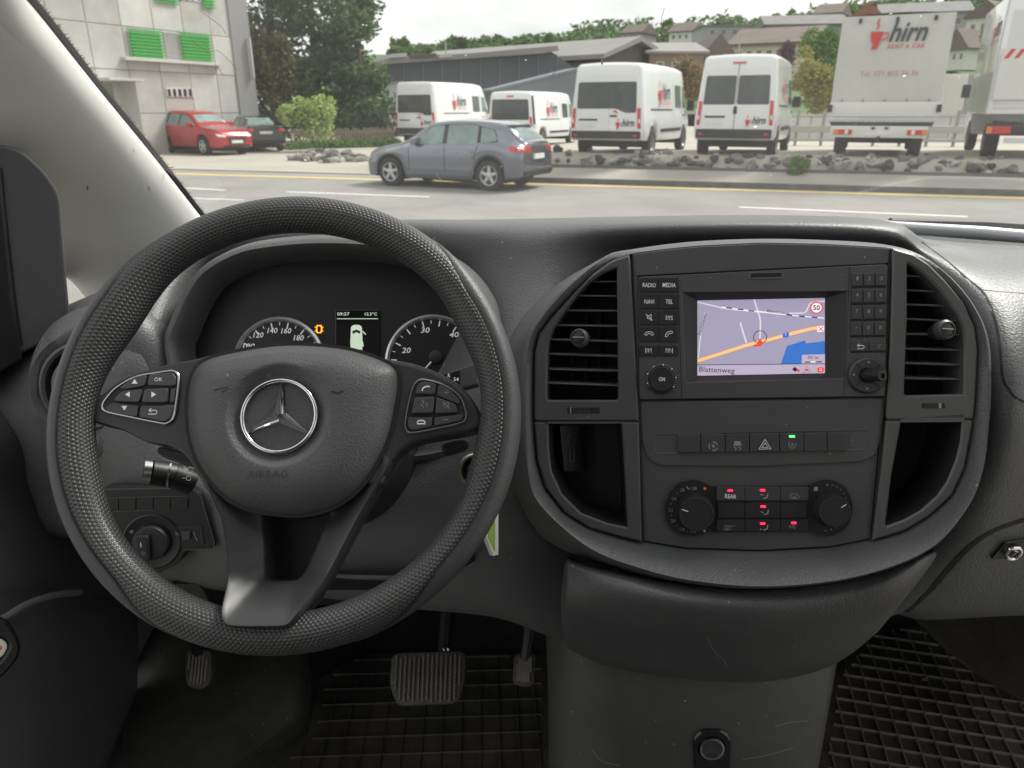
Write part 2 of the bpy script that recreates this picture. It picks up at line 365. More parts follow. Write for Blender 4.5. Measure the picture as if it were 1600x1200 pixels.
# street and vehicles
mat('asphalt', (.255, .248, .234), .9, spec=.2, bump=('noise', 60, .004, .4), vary=(.55, .17))
mat('pavement', (.37, .35, .31), .9, spec=.2, bump=('noise', 50, .004, .4), vary=(.8, .10))
mat('lot', (.40, .375, .325), .92, spec=.2, bump=('noise', 40, .005, .4), vary=(.35, .12))
mat('kerb', (.13, .125, .12), .9, vary=(3, .25)); mat('line_white', (.74, .73, .69), .8, vary=(5, .12)); mat('line_yellow', (.74, .54, .15), .8, vary=(5, .12))
mat('stone', (.20, .195, .18), .9, bump=('noise', 14, .03, .7), vary=(5, .45)); mat('stone_pale', (.40, .385, .345), .9, bump=('noise', 14, .03, .6), vary=(5, .35)); mat('stone_dark', (.085, .083, .08), .9, bump=('noise', 14, .03, .7), vary=(5, .4))
mat('grass', (.07, .13, .03), .9, vary=(2, .4)); mat('soil', (.12, .105, .085), .95, vary=(2, .3))
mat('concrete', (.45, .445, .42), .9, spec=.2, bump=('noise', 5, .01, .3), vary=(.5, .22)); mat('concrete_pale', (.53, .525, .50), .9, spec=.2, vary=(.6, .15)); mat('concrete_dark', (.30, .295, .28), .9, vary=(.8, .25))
mat('green_shutter', (.045, .33, .055), .6, vary=(6, .12)); mat('dark_glass', (.03, .034, .036), .08, vary=(.7, .3)); mat('pane', (.12, .13, .13), .1)
mat('hall_grey', (.075, .085, .105), .75, vary=(.25, .15)); mat('hall_blue', (.17, .19, .215), .6, vary=(.3, .12)); mat('hall_roof', (.24, .232, .22), .75, vary=(.2, .12)); mat('hall_brown', (.10, .085, .075), .85, vary=(.3, .2)); mat('hall_pale', (.42, .44, .45), .7, vary=(.4, .1))
mat('house_cream', (.55, .50, .39), .85, vary=(.4, .07)); mat('house_white', (.62, .61, .58), .85, vary=(.4, .06)); mat('house_grey', (.33, .33, .32), .85, vary=(.4, .1)); mat('house_brown', (.24, .18, .13), .85, vary=(.3, .15))
mat('roof_brown', (.13, .10, .085), .85, vary=(.6, .2)); mat('roof_red', (.28, .10, .06), .85, vary=(.6, .2)); mat('roof_grey', (.17, .165, .16), .85, vary=(.6, .2))
mat('paint_white', (.78, .79, .80), .22, coat=.6, vary=(1.5, .03)); mat('paint_offwhite', (.66, .66, .63), .35, coat=.3, vary=(1.5, .04))
mat('paint_grey', (.18, .195, .235), .20, metal=.75, coat=1); mat('paint_red', (.42, .012, .02), .25, metal=.25, coat=1); mat('paint_black', (.012, .014, .018), .2, coat=1)
mat('trim_black', (.025, .025, .027), .6, vary=(4, .15)); mat('tyre', (.022, .022, .023), .8, vary=(8, .2)); mat('alloy', (.50, .51, .53), .35, metal=.55); mat('steel_wheel', (.3, .3, .31), .5, metal=.4)
mat('vehicle_glass', (.055, .063, .065), .05, vary=(1.2, .4), coat=.3); mat('vehicle_glass_pale', (.20, .27, .26), .06, vary=(1.2, .35))  # reflections in the darker glass are put into its raised, blotchy colour
mat('lamp_red', (.55, .02, .02), .15, coat=1, vary=(6, .2)); mat('lamp_orange', (.75, .22, .04), .15, coat=1); mat('lamp_white', (.75, .76, .77), .1, coat=1); mat('plate', (.72, .73, .72), .5)
mat('tarp', (.55, .545, .51), .55, vary=(1.2, .07), bump=('noise', 2.2, .05, .35)); mat('ink_dark', (.05, .055, .07), .6); mat('ink_red', (.58, .035, .03), .6); mat('ink_red_faded', (.48, .20, .18), .6); mat('ink_grey', (.35, .35, .36), .6)
mat('aluminium', (.58, .59, .60), .3, metal=.8, vary=(3, .12)); mat('rail', (.36, .35, .32), .6, metal=.3); mat('post', (.25, .25, .24), .7)
mat('bark', (.07, .055, .04), .95, vary=(5, .3))
def leaf(name, a, b2, tr=.25):
    m = bpy.data.materials.new(name); m.use_nodes = True; t = m.node_tree; b = t.nodes['Principled BSDF']
    g = N('ShaderNodeNewGeometry', t); r = N('ShaderNodeValToRGB', t); r.color_ramp.elements[0].color = (*a, 1); r.color_ramp.elements[1].color = (*b2, 1)
    t.links.new(g.outputs['Random Per Island'], r.inputs[0]); t.links.new(r.outputs[0], b.inputs['Base Color'])
    b.inputs['Roughness'].default_value = .7; b.inputs['Specular IOR Level'].default_value = .25
    tl = N('ShaderNodeBsdfTranslucent', t); t.links.new(r.outputs[0], tl.inputs[0]); ms = N('ShaderNodeMixShader', t); ms.inputs[0].default_value = tr
    o = t.nodes['Material Output']; t.links.new(b.outputs[0], ms.inputs[1]); t.links.new(tl.outputs[0], ms.inputs[2]); t.links.new(ms.outputs[0], o.inputs[0]); M[name] = m
leaf('needles', (.055, .105, .045), (.14, .215, .085)); leaf('needles_olive', (.11, .11, .05), (.22, .20, .09)); leaf('leaf_bright', (.20, .33, .06), (.52, .58, .26)); leaf('leaf_green', (.07, .16, .035), (.19, .33, .07))
leaf('leaf_yellow', (.20, .21, .04), (.36, .33, .08)); leaf('leaf_purple', (.07, .03, .05), (.14, .07, .09)); leaf('leaf_brown', (.18, .13, .06), (.34, .25, .12)); leaf('leaf_far', (.09, .17, .07), (.20, .30, .13))

def dust(name, scale, size, amount):                            # sparse pale specks of dust and lint lying on a surface
    t = M[name].node_tree; b = t.nodes['Principled BSDF']; tcn = N('ShaderNodeTexCoord', t)
    vo = N('ShaderNodeTexVoronoi', t); vo.inputs['Scale'].default_value = scale; t.links.new(tcn.outputs['Object'], vo.inputs['Vector'])
    sx = N('ShaderNodeSeparateColor', t); t.links.new(vo.outputs['Color'], sx.inputs[0]); pw = N('ShaderNodeMath', t, operation='POWER'); pw.inputs[1].default_value = 6; t.links.new(sx.outputs[0], pw.inputs[0])
    ml = N('ShaderNodeMath', t, operation='MULTIPLY'); ml.inputs[1].default_value = size; t.links.new(pw.outputs[0], ml.inputs[0])
    lt = N('ShaderNodeMath', t, operation='LESS_THAN'); t.links.new(vo.outputs['Distance'], lt.inputs[0]); t.links.new(ml.outputs[0], lt.inputs[1])
    am = N('ShaderNodeMath', t, operation='MULTIPLY'); am.inputs[1].default_value = amount; t.links.new(lt.outputs[0], am.inputs[0])
    mx_ = N('ShaderNodeMix', t, data_type='RGBA'); src = b.inputs['Base Color'].links[0].from_socket
    t.links.new(am.outputs[0], mx_.inputs['Factor']); t.links.new(src, mx_.inputs[6]); mx_.inputs[7].default_value = (.45, .43, .40, 1); t.links.new(mx_.outputs[2], b.inputs['Base Color'])
for n_, a_ in (('dash', .45), ('drawer', .4), ('tunnel', .5), ('hub', .35), ('panel', .4), ('rubber', .6), ('carpet', .6), ('dash_fine', .4)): dust(n_, 95, .12, a_)
# ---------------------------------------------------------------- the setting outside
random.seed(4)
def sheet(name, pts, z, mt, kind='structure'):
    o = mk(name, [Vector((p[0], p[1], z)) for p in pts], [tuple(range(len(pts)))], mt, flat=True); return tag(o, kind=kind)
sheet('ground', [(-900, -300), (900, -300), (900, 1500), (-900, 1500)], -.06, 'soil')
RD = (G(1600, 310) - G(255, 271)); RD.z = 0; RD.normalize(); RN = Vector((-RD.y, RD.x, 0))   # along the road to the right, and away
YL = G(255, 271)
def road_pt(s, d, z=0): q = YL + RD * s + RN * d; return Vector((q.x, q.y, z))               # s metres along, d metres beyond the yellow line
S_R = (G(860, 262) - YL).dot(RD)                                                             # where the stone border begins
tag(mk('road', [road_pt(s, d) for s, d in ((-60, -40), (70, -40), (70, .5), (S_R - 1.0, .5), (S_R - 2.0, 2.2), (S_R - 3.0, 4.0), (-7, 9), (-60, 12))], [tuple(range(8))], 'asphalt', flat=True), kind='structure')
def rise(s): return max(0, min(1, (s - 2.5) / 7.5))
def lot_z(x, y):
    q = Vector((x, y, 0)) - YL; s = q.dot(RD)
    f = max(0, min(1, (y - 20.5) / 6.5)); g = max(0, min(1, (q.dot(RN) - 1.5) / .8)); g = g * g * (3 - 2 * g)
    return max(.02, (.6 - .18 * f) * rise(s) * g + .02)
gv = []; gf = []; NS, ND = 60, 30; DD = [1.3, 1.5, 1.6, 1.7, 1.8, 1.9, 2.0, 2.1, 2.2, 2.3, 2.5] + [2.5 + 46 * (k / 20) ** 1.6 for k in range(1, 21)]
for j in range(ND + 1):
    for i in range(NS + 1):
        s = -28 + 100 * i / NS; d = DD[j]; q = road_pt(s, d)
        gv.append(Vector((q.x, q.y, lot_z(q.x, q.y))))
gf = [(j * (NS + 1) + i, j * (NS + 1) + i + 1, (j + 1) * (NS + 1) + i + 1, (j + 1) * (NS + 1) + i) for j in range(ND) for i in range(NS)]
tag(mk('parking_lot', gv, gf, 'lot'), kind='structure')
def GL(x, y):                                                   # line of sight onto the parking lot
    d = ray(x, y); t = 10.0; last = None
    while t < 70:
        p = CAM + d * t
        if p.z <= lot_z(p.x, p.y): return p
        t += .02
    return P(x, y, 30)
# pavement with its kerb on the far side of the road
PV = thing('pavement', None, None); PV['kind'] = 'structure'
s0 = S_R - .6; d0, d1 = .42, 1.55
v, f = boxv(0, 0, 0, 1, 1, 1)
def strip(name, sa, sb, da, db, z0, z1, mt, parent=None):
    v = [road_pt(s, d, z) for z in (z0, z1) for s, d in ((sa, da), (sb, da), (sb, db), (sa, db))]
    return mk(name, v, [(3, 2, 1, 0), (4, 5, 6, 7), (0, 1, 5, 4), (1, 2, 6, 5), (2, 3, 7, 6), (3, 0, 4, 7)], mt, parent, flat=True)
pv = [road_pt(s, d, z) for s in (s0, 70) for d, z in ((d0 + .14, -.05), (d0 + .14, .118), (d1, .29), (d1, -.05))]
mk('paving', pv, [(0, 1, 5, 4), (1, 2, 6, 5), (2, 3, 7, 6), (0, 3, 2, 1), (4, 5, 6, 7)], 'pavement', PV, flat=True)
for k in range(14):
    a = s0 + k * 3.0; strip('kerb_stone', a, a + 2.985, d0, d0 + .138, -.05, .122, 'kerb', PV)
strip('edging', s0, 70, d1 + .002, d1 + .10, -.05, .36, 'kerb', PV)
# road markings
def marking(name, label, a, b, wd, mt):
    d = (b - a).normalized(); n = Vector((-d.y, d.x, 0)) * wd / 2
    o = mk(name, [q + Vector((0, 0, .005)) for q in (a - n, b - n, b + n, a + n)], [(0, 1, 2, 3)], mt, flat=True); o['kind'] = 'structure'; return o
marking('yellow_road_line', '', road_pt(-12, 0), road_pt(60, 0), .27, 'line_yellow')
marking('white_lane_dash', '', G(270, 293), G(352, 297.5), .13, 'line_white')
marking('white_lane_dash', '', G(448, 300), G(672, 308), .13, 'line_white')
marking('white_lane_dash', '', G(1155, 324), G(1512, 339), .14, 'line_white')
marking('white_lane_dash', '', G(300, 310), G(380, 313), .10, 'line_white')
# stone borders: rubble laid along the edge of the lot
def stone_mesh(seed):
    rnd = random.Random(seed); bm = bmesh.new(); bmesh.ops.create_icosphere(bm, subdivisions=2, radius=.5)
    o = Vector((rnd.uniform(0, 90), rnd.uniform(0, 90), 0)); sx, sy, szz = rnd.uniform(.8, 1.25), rnd.uniform(.6, .9), rnd.uniform(.45, .75)
    for q in bm.verts:
        q.co *= 1 + .55 * noise.noise(q.co * 2.1 + o) + .2 * noise.noise(q.co * 5 + o)
        q.co = Vector((round(q.co.x * 7) / 7 * .5 + q.co.x * .5, round(q.co.y * 7) / 7 * .5 + q.co.y * .5, round(q.co.z * 6) / 6 * .5 + q.co.z * .5)); q.co.x *= sx; q.co.y *= sy; q.co.z *= szz
    me = bpy.data.meshes.new('stone'); bm.to_mesh(me); bm.free(); return me
SM = []
for k in range(12):
    me = stone_mesh(k); me.materials.append(M[['stone', 'stone_pale', 'stone_dark', 'stone'][k % 4]]); me.polygons.foreach_set('use_smooth', [True] * len(me.polygons)); me.set_sharp_from_angle(angle=R(25)); SM.append(me)
def rubble(name, label, path, wd, count, smin, smax, hi, dark=.33, zb=0):
    t = thing(name, label, 'rubble', path[0])
    L = [(path[i + 1] - path[i]).length for i in range(len(path) - 1)]; T = sum(L)
    for k in range(count):
        x = random.random() * T; i = 0
        while i < len(L) - 1 and x > L[i]: x -= L[i]; i += 1
        a = path[i].lerp(path[i + 1], min(1, x / L[i])); dirv = (path[i + 1] - path[i]).normalized(); nn = Vector((-dirv.y, dirv.x, 0)); g = random.random()
        q = a + nn * (g * wd); q.z = zb + hi * g + random.uniform(-.03, .10)
        pale = random.random(); idx = random.choice([2, 6, 10]) if pale < dark else random.choice([1, 5, 9]) if pale > .74 else random.choice([0, 3, 4, 7, 8, 11])
        o = bpy.data.objects.new('stone', SM[idx]); C.objects.link(o); o.parent = t; o.location = q - path[0]
        sz = random.uniform(smin, smax); o.scale = (sz, sz, sz); o.rotation_euler = (random.uniform(-.4, .4), random.uniform(-.4, .4), random.uniform(0, 6.3))
    return t
rubble('rubble_border', 'long bank of loose grey stones below the rental vans and trucks', [road_pt(S_R - 2.2, 1.66), road_pt(S_R + 8, 1.66), road_pt(S_R + 19, 1.66)], .75, 300, .14, .36, .26, dark=.32, zb=.33)
rubble('rubble_island', 'short island of pale stones ahead of the grey hatchback', [G(452, 252), G(520, 257), G(600, 258)], 1.1, 80, .25, .55, .22, .2)
# ---- foliage
def leafcloud(lumps, n, size, seed, flatten=.0):                # lumps: (centre, (rx, ry, rz), weight); many small leaf faces
    rnd = random.Random(seed); v = []; f = []; tot = sum(l[2] for l in lumps)
    for l in lumps:
        for k in range(int(n * l[2] / tot)):
            while True:
                d = Vector((rnd.gauss(0, 1), rnd.gauss(0, 1), rnd.gauss(0, 1))).normalized(); r = rnd.random() ** .45
                q = Vector((d.x * l[1][0] * r, d.y * l[1][1] * r, d.z * l[1][2] * r)) + l[0]
                if noise.noise(q * .9 + Vector((seed, 0, 0))) + .35 * noise.noise(q * 2.7) > -.16 or rnd.random() < .12: break
            a = Vector((rnd.gauss(0, 1), rnd.gauss(0, 1), rnd.gauss(0, .7))).normalized(); b = a.cross(Vector((rnd.gauss(0, 1), rnd.gauss(0, 1), rnd.gauss(0, 1)))).normalized()
            s = size * rnd.uniform(.55, 1.35); k0 = len(v)
            v += [q - a * s, q + b * s * .45 - a * s * .1, q + a * s, q - b * s * .45 + a * s * .1]; f.append((k0, k0 + 1, k0 + 2, k0 + 3))
    return v, f
def tree(name, label, cat, base, lumps, n, size, mt, seed, trunk=.18, group=None):
    t = thing(name, label, cat, base, 0, group); lumps = [(Vector(a), b, c) for a, b, c in lumps]
    top = max(l[0].z for l in lumps); rnd = random.Random(seed)
    tv = [tube([base, base + Vector((.1, 0, top * .5)), base + Vector((0, .05, top))], [trunk, trunk * .7, trunk * .2], 8)]
    for l in lumps[:7]: tv.append(tube([base + Vector((0, 0, max(.2, l[0].z * .55))), base + l[0] * .85 + Vector((0, 0, l[0].z * .1)), base + l[0]], [trunk * .45, trunk * .3, trunk * .1], 6))
    mk('trunk', *join(*tv), 'bark', t)
    v, f = leafcloud(lumps, n, size, seed); mk('crown', [q + base for q in v], f, mt, t, flat=True); return t
def conifer(name, label, x, ypx, tt, wpx, toppx, seed, n, mt='needles', size=.17):
    base = P(x, ypx, tt); base.z = lot_z(base.x, base.y); h = (P(x, toppx, tt) - base).z; rw = wpx / 2 * tt / FPX; rnd = random.Random(seed); lumps = []
    k = 11
    for i in range(k):
        fz = .06 + .90 * i / k; r = rw * (1.05 - .72 * fz) * rnd.uniform(.85, 1.1)
        for m_ in range(4):
            a = rnd.uniform(0, 6.3); lumps.append(((math.cos(a) * r * .55, math.sin(a) * r * .55, h * fz + rnd.uniform(-.2, .2)), (r * .62, r * .62, h * .055), r * r))
    return tree(name, label, 'tree', base, lumps, n, size, mt, seed, trunk=.22)
conifer('conifer_tree', 'tall dark conifer nearest the concrete building', 438, 208, 37, 150, -260, 11, 9000)
conifer('conifer_tree', 'tall dark conifer between the two others behind the black car', 500, 208, 41, 170, -330, 12, 11000)
conifer('conifer_tree', 'tall dark conifer beside the grey industrial hall', 565, 206, 38, 140, -220, 13, 11000)
def bushpx(name, label, cat, x0, x1, y0, y1, tt, mt, seed, n=2200, size=.10, gz=None, group=None):
    base = P((x0 + x1) / 2, y1, tt)
    if gz is not None: base.z = gz
    top = P((x0 + x1) / 2, y0, tt); h = max(.5, top.z - base.z); w_ = (x1 - x0) / 2 * tt / FPX; rnd = random.Random(seed); lumps = []
    for i in range(7):
        a = rnd.uniform(0, 6.3); r = rnd.uniform(.15, .55); lumps.append(((math.cos(a) * r * w_, math.sin(a) * r * w_ * .7, h * rnd.uniform(.3, .72)), (w_ * rnd.uniform(.36, .52), w_ * rnd.uniform(.3, .45), h * rnd.uniform(.24, .34)), 1))
    return tree(name, label, cat, base, lumps, n, size, mt, seed, trunk=max(.04, h * .02), group=group)
bushpx('olive_tree', 'olive brown bushy tree at the corner of the concrete building', 'tree', 380, 478, 45, 212, 35, 'needles_olive', 21, 6500, .12)
bushpx('flowering_shrub', 'pale green flowering shrub to the right of the black car', 'shrub', 436, 540, 146, 226, 31, 'leaf_bright', 22, 4200, .085)
bushpx('dark_shrub', 'dark shrub behind the picket fence left of the rental vans', 'shrub', 520, 612, 150, 208, 36, 'needles', 23, 2500, .12)
bushpx('yellow_shrub', 'tall yellow green shrub between the twin door van and the tarpaulin truck', 'shrub', 1222, 1318, 78, 190, 36, 'leaf_yellow', 24, 5200, .10)
bushpx('green_tree', 'mid green tree above the yellow green shrub', 'tree', 1236, 1320, 40, 120, 46, 'leaf_green', 25, 4200, .13)
bushpx('purple_tree', 'small purple leaved tree behind the roof of the twin door van', 'tree', 1190, 1242, 58, 150, 60, 'leaf_purple', 26, 2200, .15)
bushpx('roadside_tree', 'bright green tree rising behind the box truck', 'tree', 1492, 1640, -10, 150, 33, 'leaf_green', 27, 7000, .13)
bushpx('brown_shrub', 'brown dry shrub behind the high roof van and the twin door van', 'shrub', 1015, 1120, 80, 165, 44, 'leaf_brown', 28, 3600, .12)
bushpx('grass_tuft', 'green grass tuft growing from the stone bank', 'grass tuft', 1228, 1270, 247, 268, 17.0, 'leaf_green', 29, 900, .05, gz=.22)
# ---- hills with houses
hx = [420, 560, 700, 800, 900, 1000, 1100, 1200, 1300, 1400, 1500, 1600, 1750, 2000]; hy = [90, 86, 82, 78, 68, 60, 56, 46, 34, 22, 10, -2, -20, -35]
hv = []; hr = [(168, 75), (0, 110), (1, 160), (2, 230), (3, 300)]
for k, fr in enumerate((0, .3, .65, 1.0, 1.0)):
    for x, y in zip(hx, hy):
        yy = 176 + (y - 176) * fr; tt = (75, 120, 175, 240, 420)[k]; q = P(x, yy, tt); q.z = max(q.z, -.5) + 1.2 * noise.noise(Vector((x * .02, k * 1.7, 0)))
        hv.append(q)
nh = len(hx); tag(mk('hillside', hv, [(j * nh + i, j * nh + i + 1, (j + 1) * nh + i + 1, (j + 1) * nh + i) for j in range(4) for i in range(nh - 1)], 'grass'), kind='structure')
class Wall(Plane):                                              # a vertical wall plane through two plan points
    def __init__(s, a, b):
        d = b - a; d.z = 0; n = Vector((d.y, -d.x, 0)); Plane.__init__(s, a, n)
def building(name, label, xl, xr, tl, tr, ytop, ybot, depth, wall, roof, rh, over=.25, cat='house', wins=(), gable='side', group=None):
    a, b = P(xl, ybot, tl), P(xr, ybot, tr); z0 = min(a.z, b.z) - 1.0; a.z = b.z = z0; pl = Wall(a, b); W = (b - a).length
    z1 = P((xl + xr) / 2, ytop, (tl + tr) / 2).z - z0; t = thing(name, label, cat, a, 0, group)
    slab('wall', pl, rect(0, 0, W, z1), -depth, 0, .01, wall, t, flat=True)
    if rh > 0:
        o = over; D = depth
        if gable == 'side':      # ridge along the facade
            pr = [(o, z1 - .05), (o, z1 + .12), (-D / 2, z1 + rh), (-D - o, z1 + .12), (-D - o, z1 - .05)]
            v = [pl.pt((u, q[1]), q[0]) for u in (-o, W + o) for q in pr]
        else:                    # gable end faces the street
            pr = [(-o, z1 - .05), (-o, z1 + .12), (W / 2, z1 + rh), (W + o, z1 + .12), (W + o, z1 - .05)]
            v = [pl.pt(q, h) for h in (o, -D - o) for q in pr]
            mk('gable', [pl.pt(q, h) for h in (.01, -D) for q in ((0, z1), (W, z1), (W / 2, z1 + rh * .96))], [(0, 1, 2), (5, 4, 3), (0, 3, 4, 1)], wall, t, flat=True)
        mk('roof', v, [(0, 1, 6, 5), (1, 2, 7, 6), (2, 3, 8, 7), (3, 4, 9, 8), (0, 5, 9, 4), (4, 3, 2, 1, 0), (5, 6, 7, 8, 9)], roof, t, flat=True)
    else: slab('roof', pl, rect(-over, z1, W + over, z1 + .25), -depth - over, over, .02, roof, t, flat=True)
    for (u0, v0, u1, v1) in wins:                               # fractions of the facade
        wn = frame('window', pl, rect(u0 * W, v0 * z1, u1 * W, v1 * z1), rect(u0 * W + .06, v0 * z1 + .06, u1 * W - .06, v1 * z1 - .06), -.02, .04, .01, 'house_white', t)
        slab('pane', pl, rect(u0 * W + .05, v0 * z1 + .05, u1 * W - .05, v1 * z1 - .05), -.02, .015, .002, 'pane', wn, flat=True)
    return t
def wrow(n, v0, v1, w_=.5, a=.06, b=.94): return [(a + (b - a) * (i + .5 - w_ / 2) / n, v0, a + (b - a) * (i + .5 + w_ / 2) / n, v1) for i in range(n)]
building('long_house', 'long cream house with a brown roof and a row of windows above the vans', 1138, 1262, 84, 80, 70, 110, 12, 'house_cream', 'roof_brown', 2.2, .5, wins=wrow(7, .62, .85, .62))
building('hill_house', 'grey gabled house highest on the slope above the tarpaulin truck', 1372, 1510, 150, 145, 22, 60, 16, 'house_grey', 'roof_grey', 2.8, .6, wins=wrow(6, .62, .82))
building('hill_house', 'dark roofed terrace house on the slope left of the tarpaulin truck', 1195, 1320, 140, 138, 40, 75, 14, 'house_grey', 'roof_grey', 2.4, .6, wins=wrow(6, .65, .85))
building('hill_house', 'small cream house with a red roof on the slope', 1328, 1372, 135, 133, 28, 58, 10, 'house_cream', 'roof_red', 2.6, .4, wins=wrow(2, .6, .82), gable='front')
building('hill_house', 'pale flat roofed house on the ridge above the long cream house', 1098, 1178, 165, 165, 42, 66, 12, 'house_grey', 'roof_grey', 0, .3, wins=wrow(4, .6, .85))
building('hill_house', 'white house among trees above the box truck', 1505, 1560, 120, 116, 28, 62, 12, 'house_white', 'roof_brown', 2.5, .5, wins=wrow(3, .55, .8), gable='front')
building('brown_shed', 'low brown shed with a pale roof behind the high roof van', 1012, 1096, 62, 62, 84, 130, 10, 'house_brown', 'hall_roof', 1.2, .4, cat='shed', wins=wrow(3, .6, .8))
building('cream_outbuilding', 'small tan gabled outbuilding right of the brown shed', 1096, 1140, 66, 66, 92, 130, 9, 'house_brown', 'roof_brown', 2.0, .4, cat='shed', gable='front')
for lab, x, tt, y0, y1, ww, wl, rf, g in (('white house with a grey roof highest at the right edge of the slope', 1585, 170, 2, 24, 40, 'house_white', 'roof_grey', 'front'), ('small white house left of the pale flat roofed house', 1062, 190, 50, 64, 34, 'house_white', 'roof_brown', 'side'), ('cream house between the terrace house and the red roofed house', 1290, 175, 22, 40, 40, 'house_cream', 'roof_brown', 'side'), ('white house peeping between the tarpaulin truck and the container', 1490, 100, 78, 96, 36, 'house_white', 'roof_brown', 'front'), ('small grey house on the skyline behind the gabled hall', 985, 200, 52, 62, 30, 'house_grey', 'roof_brown', 'side')):
    building('hill_house', lab, x - ww / 2, x + ww / 2, tt, tt - 3, y0, y1, 10, wl, rf, 2.6, .5, wins=wrow(3, .5, .8), gable=g)
wl_ = []
rnd = random.Random(41)
for k in range(205):
    x = rnd.uniform(880, 1640) if k < 150 else rnd.uniform(600, 890); i = max(j for j in range(nh) if hx[j] <= x); u = (x - hx[i]) / (hx[i + 1] - hx[i]); sk = hy[i] + (hy[i + 1] - hy[i]) * u; tt = rnd.choice([rnd.uniform(205, 238), rnd.uniform(100, 205)]) if k < 150 else rnd.uniform(222, 238)
    fr = (tt - 75) / 165; q = P(x, 176 + (sk - 176) * min(1, fr), tt); rr = rnd.uniform(2.0, 4.2) * tt / 200 * (1 if k < 150 else .6); wl_.append((q + Vector((0, 0, rr * .7)), (rr * 1.2, rr, rr), 1))
v, f = leafcloud(wl_, 34000, 1.0, 77); tag(mk('hillside_wood', v, f, 'leaf_far', None, flat=True), 'green woodland covering the slope between the houses', 'woodland', kind='stuff')
rnd = random.Random(9); nord = lambda n: f"{n}{'th' if 10 < n < 14 else {1: 'st', 2: 'nd', 3: 'rd'}.get(n % 10, 'th')}"
xs_ = sorted(rnd.uniform(620, 1620) for _ in range(30)) + sorted(rnd.uniform(900, 1620) for _ in range(14))
for k, x in enumerate(xs_):
    i = max(j for j in range(nh) if hx[j] <= x); u = (x - hx[i]) / (hx[i + 1] - hx[i]); sk = hy[i] + (hy[i + 1] - hy[i]) * u
    if k < 30: tt = rnd.uniform(215, 245); yy = sk + rnd.uniform(0, 5); hh = rnd.uniform(16, 36); ww = hh * rnd.uniform(.7, 1.5)
    else: tt = rnd.uniform(130, 190); yy = 176 + (sk - 176) * ((tt - 75) / 165); hh = rnd.uniform(14, 26); ww = hh * rnd.uniform(.9, 1.5)
    bushpx('hill_tree', f'{nord(k + 1)} tree from the left along the wooded skyline' if k < 30 else f'{nord(k - 29)} tree from the left among the houses on the slope', 'tree', x - ww / 2, x + ww / 2, yy - hh, yy + 4, tt, rnd.choice(['leaf_far', 'leaf_far', 'needles', 'leaf_green']), 100 + k, 520, tt * .0040, group='trees scattered on the hill')
# ---- industrial halls
def hall(name, label, poly, tl, tr, xl, xr, depth, wall, ybase=205):
    a, b = P(xl, ybase, tl), P(xr, ybase, tr); a.z = b.z = .3; pl = Wall(a, b); t = thing(name, label, 'building', a)
    slab('wall', pl, pl.px(poly), -depth, 0, .01, wall, t, flat=True); return t, pl
t, pl = hall('grey_hall', 'long dark grey industrial hall with a pale roof edge behind the left vans', [(603, 205), (603, 101), (845, 84), (862, 81), (900, 108), (905, 205)], 50, 56, 603, 905, 18, 'hall_grey')
slab('roof', pl, pl.px([(598, 101), (598, 93), (640, 88), (730, 84), (865, 72), (868, 80), (845, 84)]), -18.5, .6, .02, 'hall_roof', t, flat=True)
for x0, x1, mt in ((604, 630, 'hall_pale'), (636, 676, 'hall_brown'), (680, 700, 'hall_pale')): slab('skylight', pl, pl.px([(x0, 92), (x1, 90), (x1, 84), (x0, 86)]), -3, .8, .02, mt, t, flat=True)
for k in range(9): x = 630 + k * 30; slab('wall_rib', pl, pl.px([(x - .6, 200), (x + .6, 200), (x + .6, 100 - k * 1.9), (x - .6, 100 - k * 1.9)]), -.02, .06, .005, 'hall_blue', t, flat=True)
t, pl = hall('lean_to', 'lighter grey sloping lean-to between the dark hall and the white vans', [(770, 205), (772, 142), (906, 109), (905, 205)], 46, 48, 770, 905, 2.2, 'hall_blue')
slab('roof', pl, pl.px([(766, 144), (766, 140), (908, 105), (908, 109)]), -2.4, .1, .01, 'hall_blue', t, flat=True)
t, pl = hall('pale_annex', 'narrow pale annex wall at the left end of the grey hall', [(597, 207), (597, 132), (626, 130), (626, 205)], 48, 48, 597, 626, 1.4, 'hall_pale')
slab('coping', pl, pl.px([(595, 132), (595, 129), (628, 127), (628, 130)]), -1.6, .15, .01, 'hall_roof', t, flat=True)
a, b = P(940, 205, 60), P(1024, 205, 66); a.z = b.z = .3; pl = Wall(a, b); t = thing('gabled_hall', 'brown gabled hall with a light grey roof behind the high roof van', 'building', a)
slab('wall', pl, pl.px([(936, 205), (938, 96), (992, 64), (1022, 90), (1024, 205)]), -20, 0, .01, 'hall_brown', t, flat=True)
e1, e2, ap = pl.uv(932, 92), pl.uv(1028, 90), pl.uv(992, 57)
v = [pl.pt(q, h) for h in (.7, -24) for q in (e1, (e1[0], e1[1] + .35), ap, (e2[0], e2[1] + .35), e2, (ap[0], ap[1] - .4))]
mk('roof', v, [(1, 7, 8, 2), (2, 8, 9, 3), (0, 1, 2, 5), (5, 2, 3, 4), (0, 6, 7, 1), (3, 9, 10, 4), (0, 5, 11, 6), (5, 4, 10, 11)], 'hall_roof', t, flat=True)
t2 = thing('rear_hall', 'low pale roofed hall wing joining the gabled hall and the grey hall', 'building', P(868, 205, 64)); pl2 = Wall(P(862, 205, 64), P(950, 205, 64))
slab('wall', pl2, pl2.px([(862, 200), (862, 88), (950, 88), (950, 200)]), -8, 0, .01, 'hall_brown', t2, flat=True)
v = [P(x, y, q) for x, y, q in ((858, 90, 63), (952, 86, 63), (994, 57, 74), (866, 68, 74), (858, 92, 63), (952, 88, 63), (994, 60, 74), (866, 71, 74))]
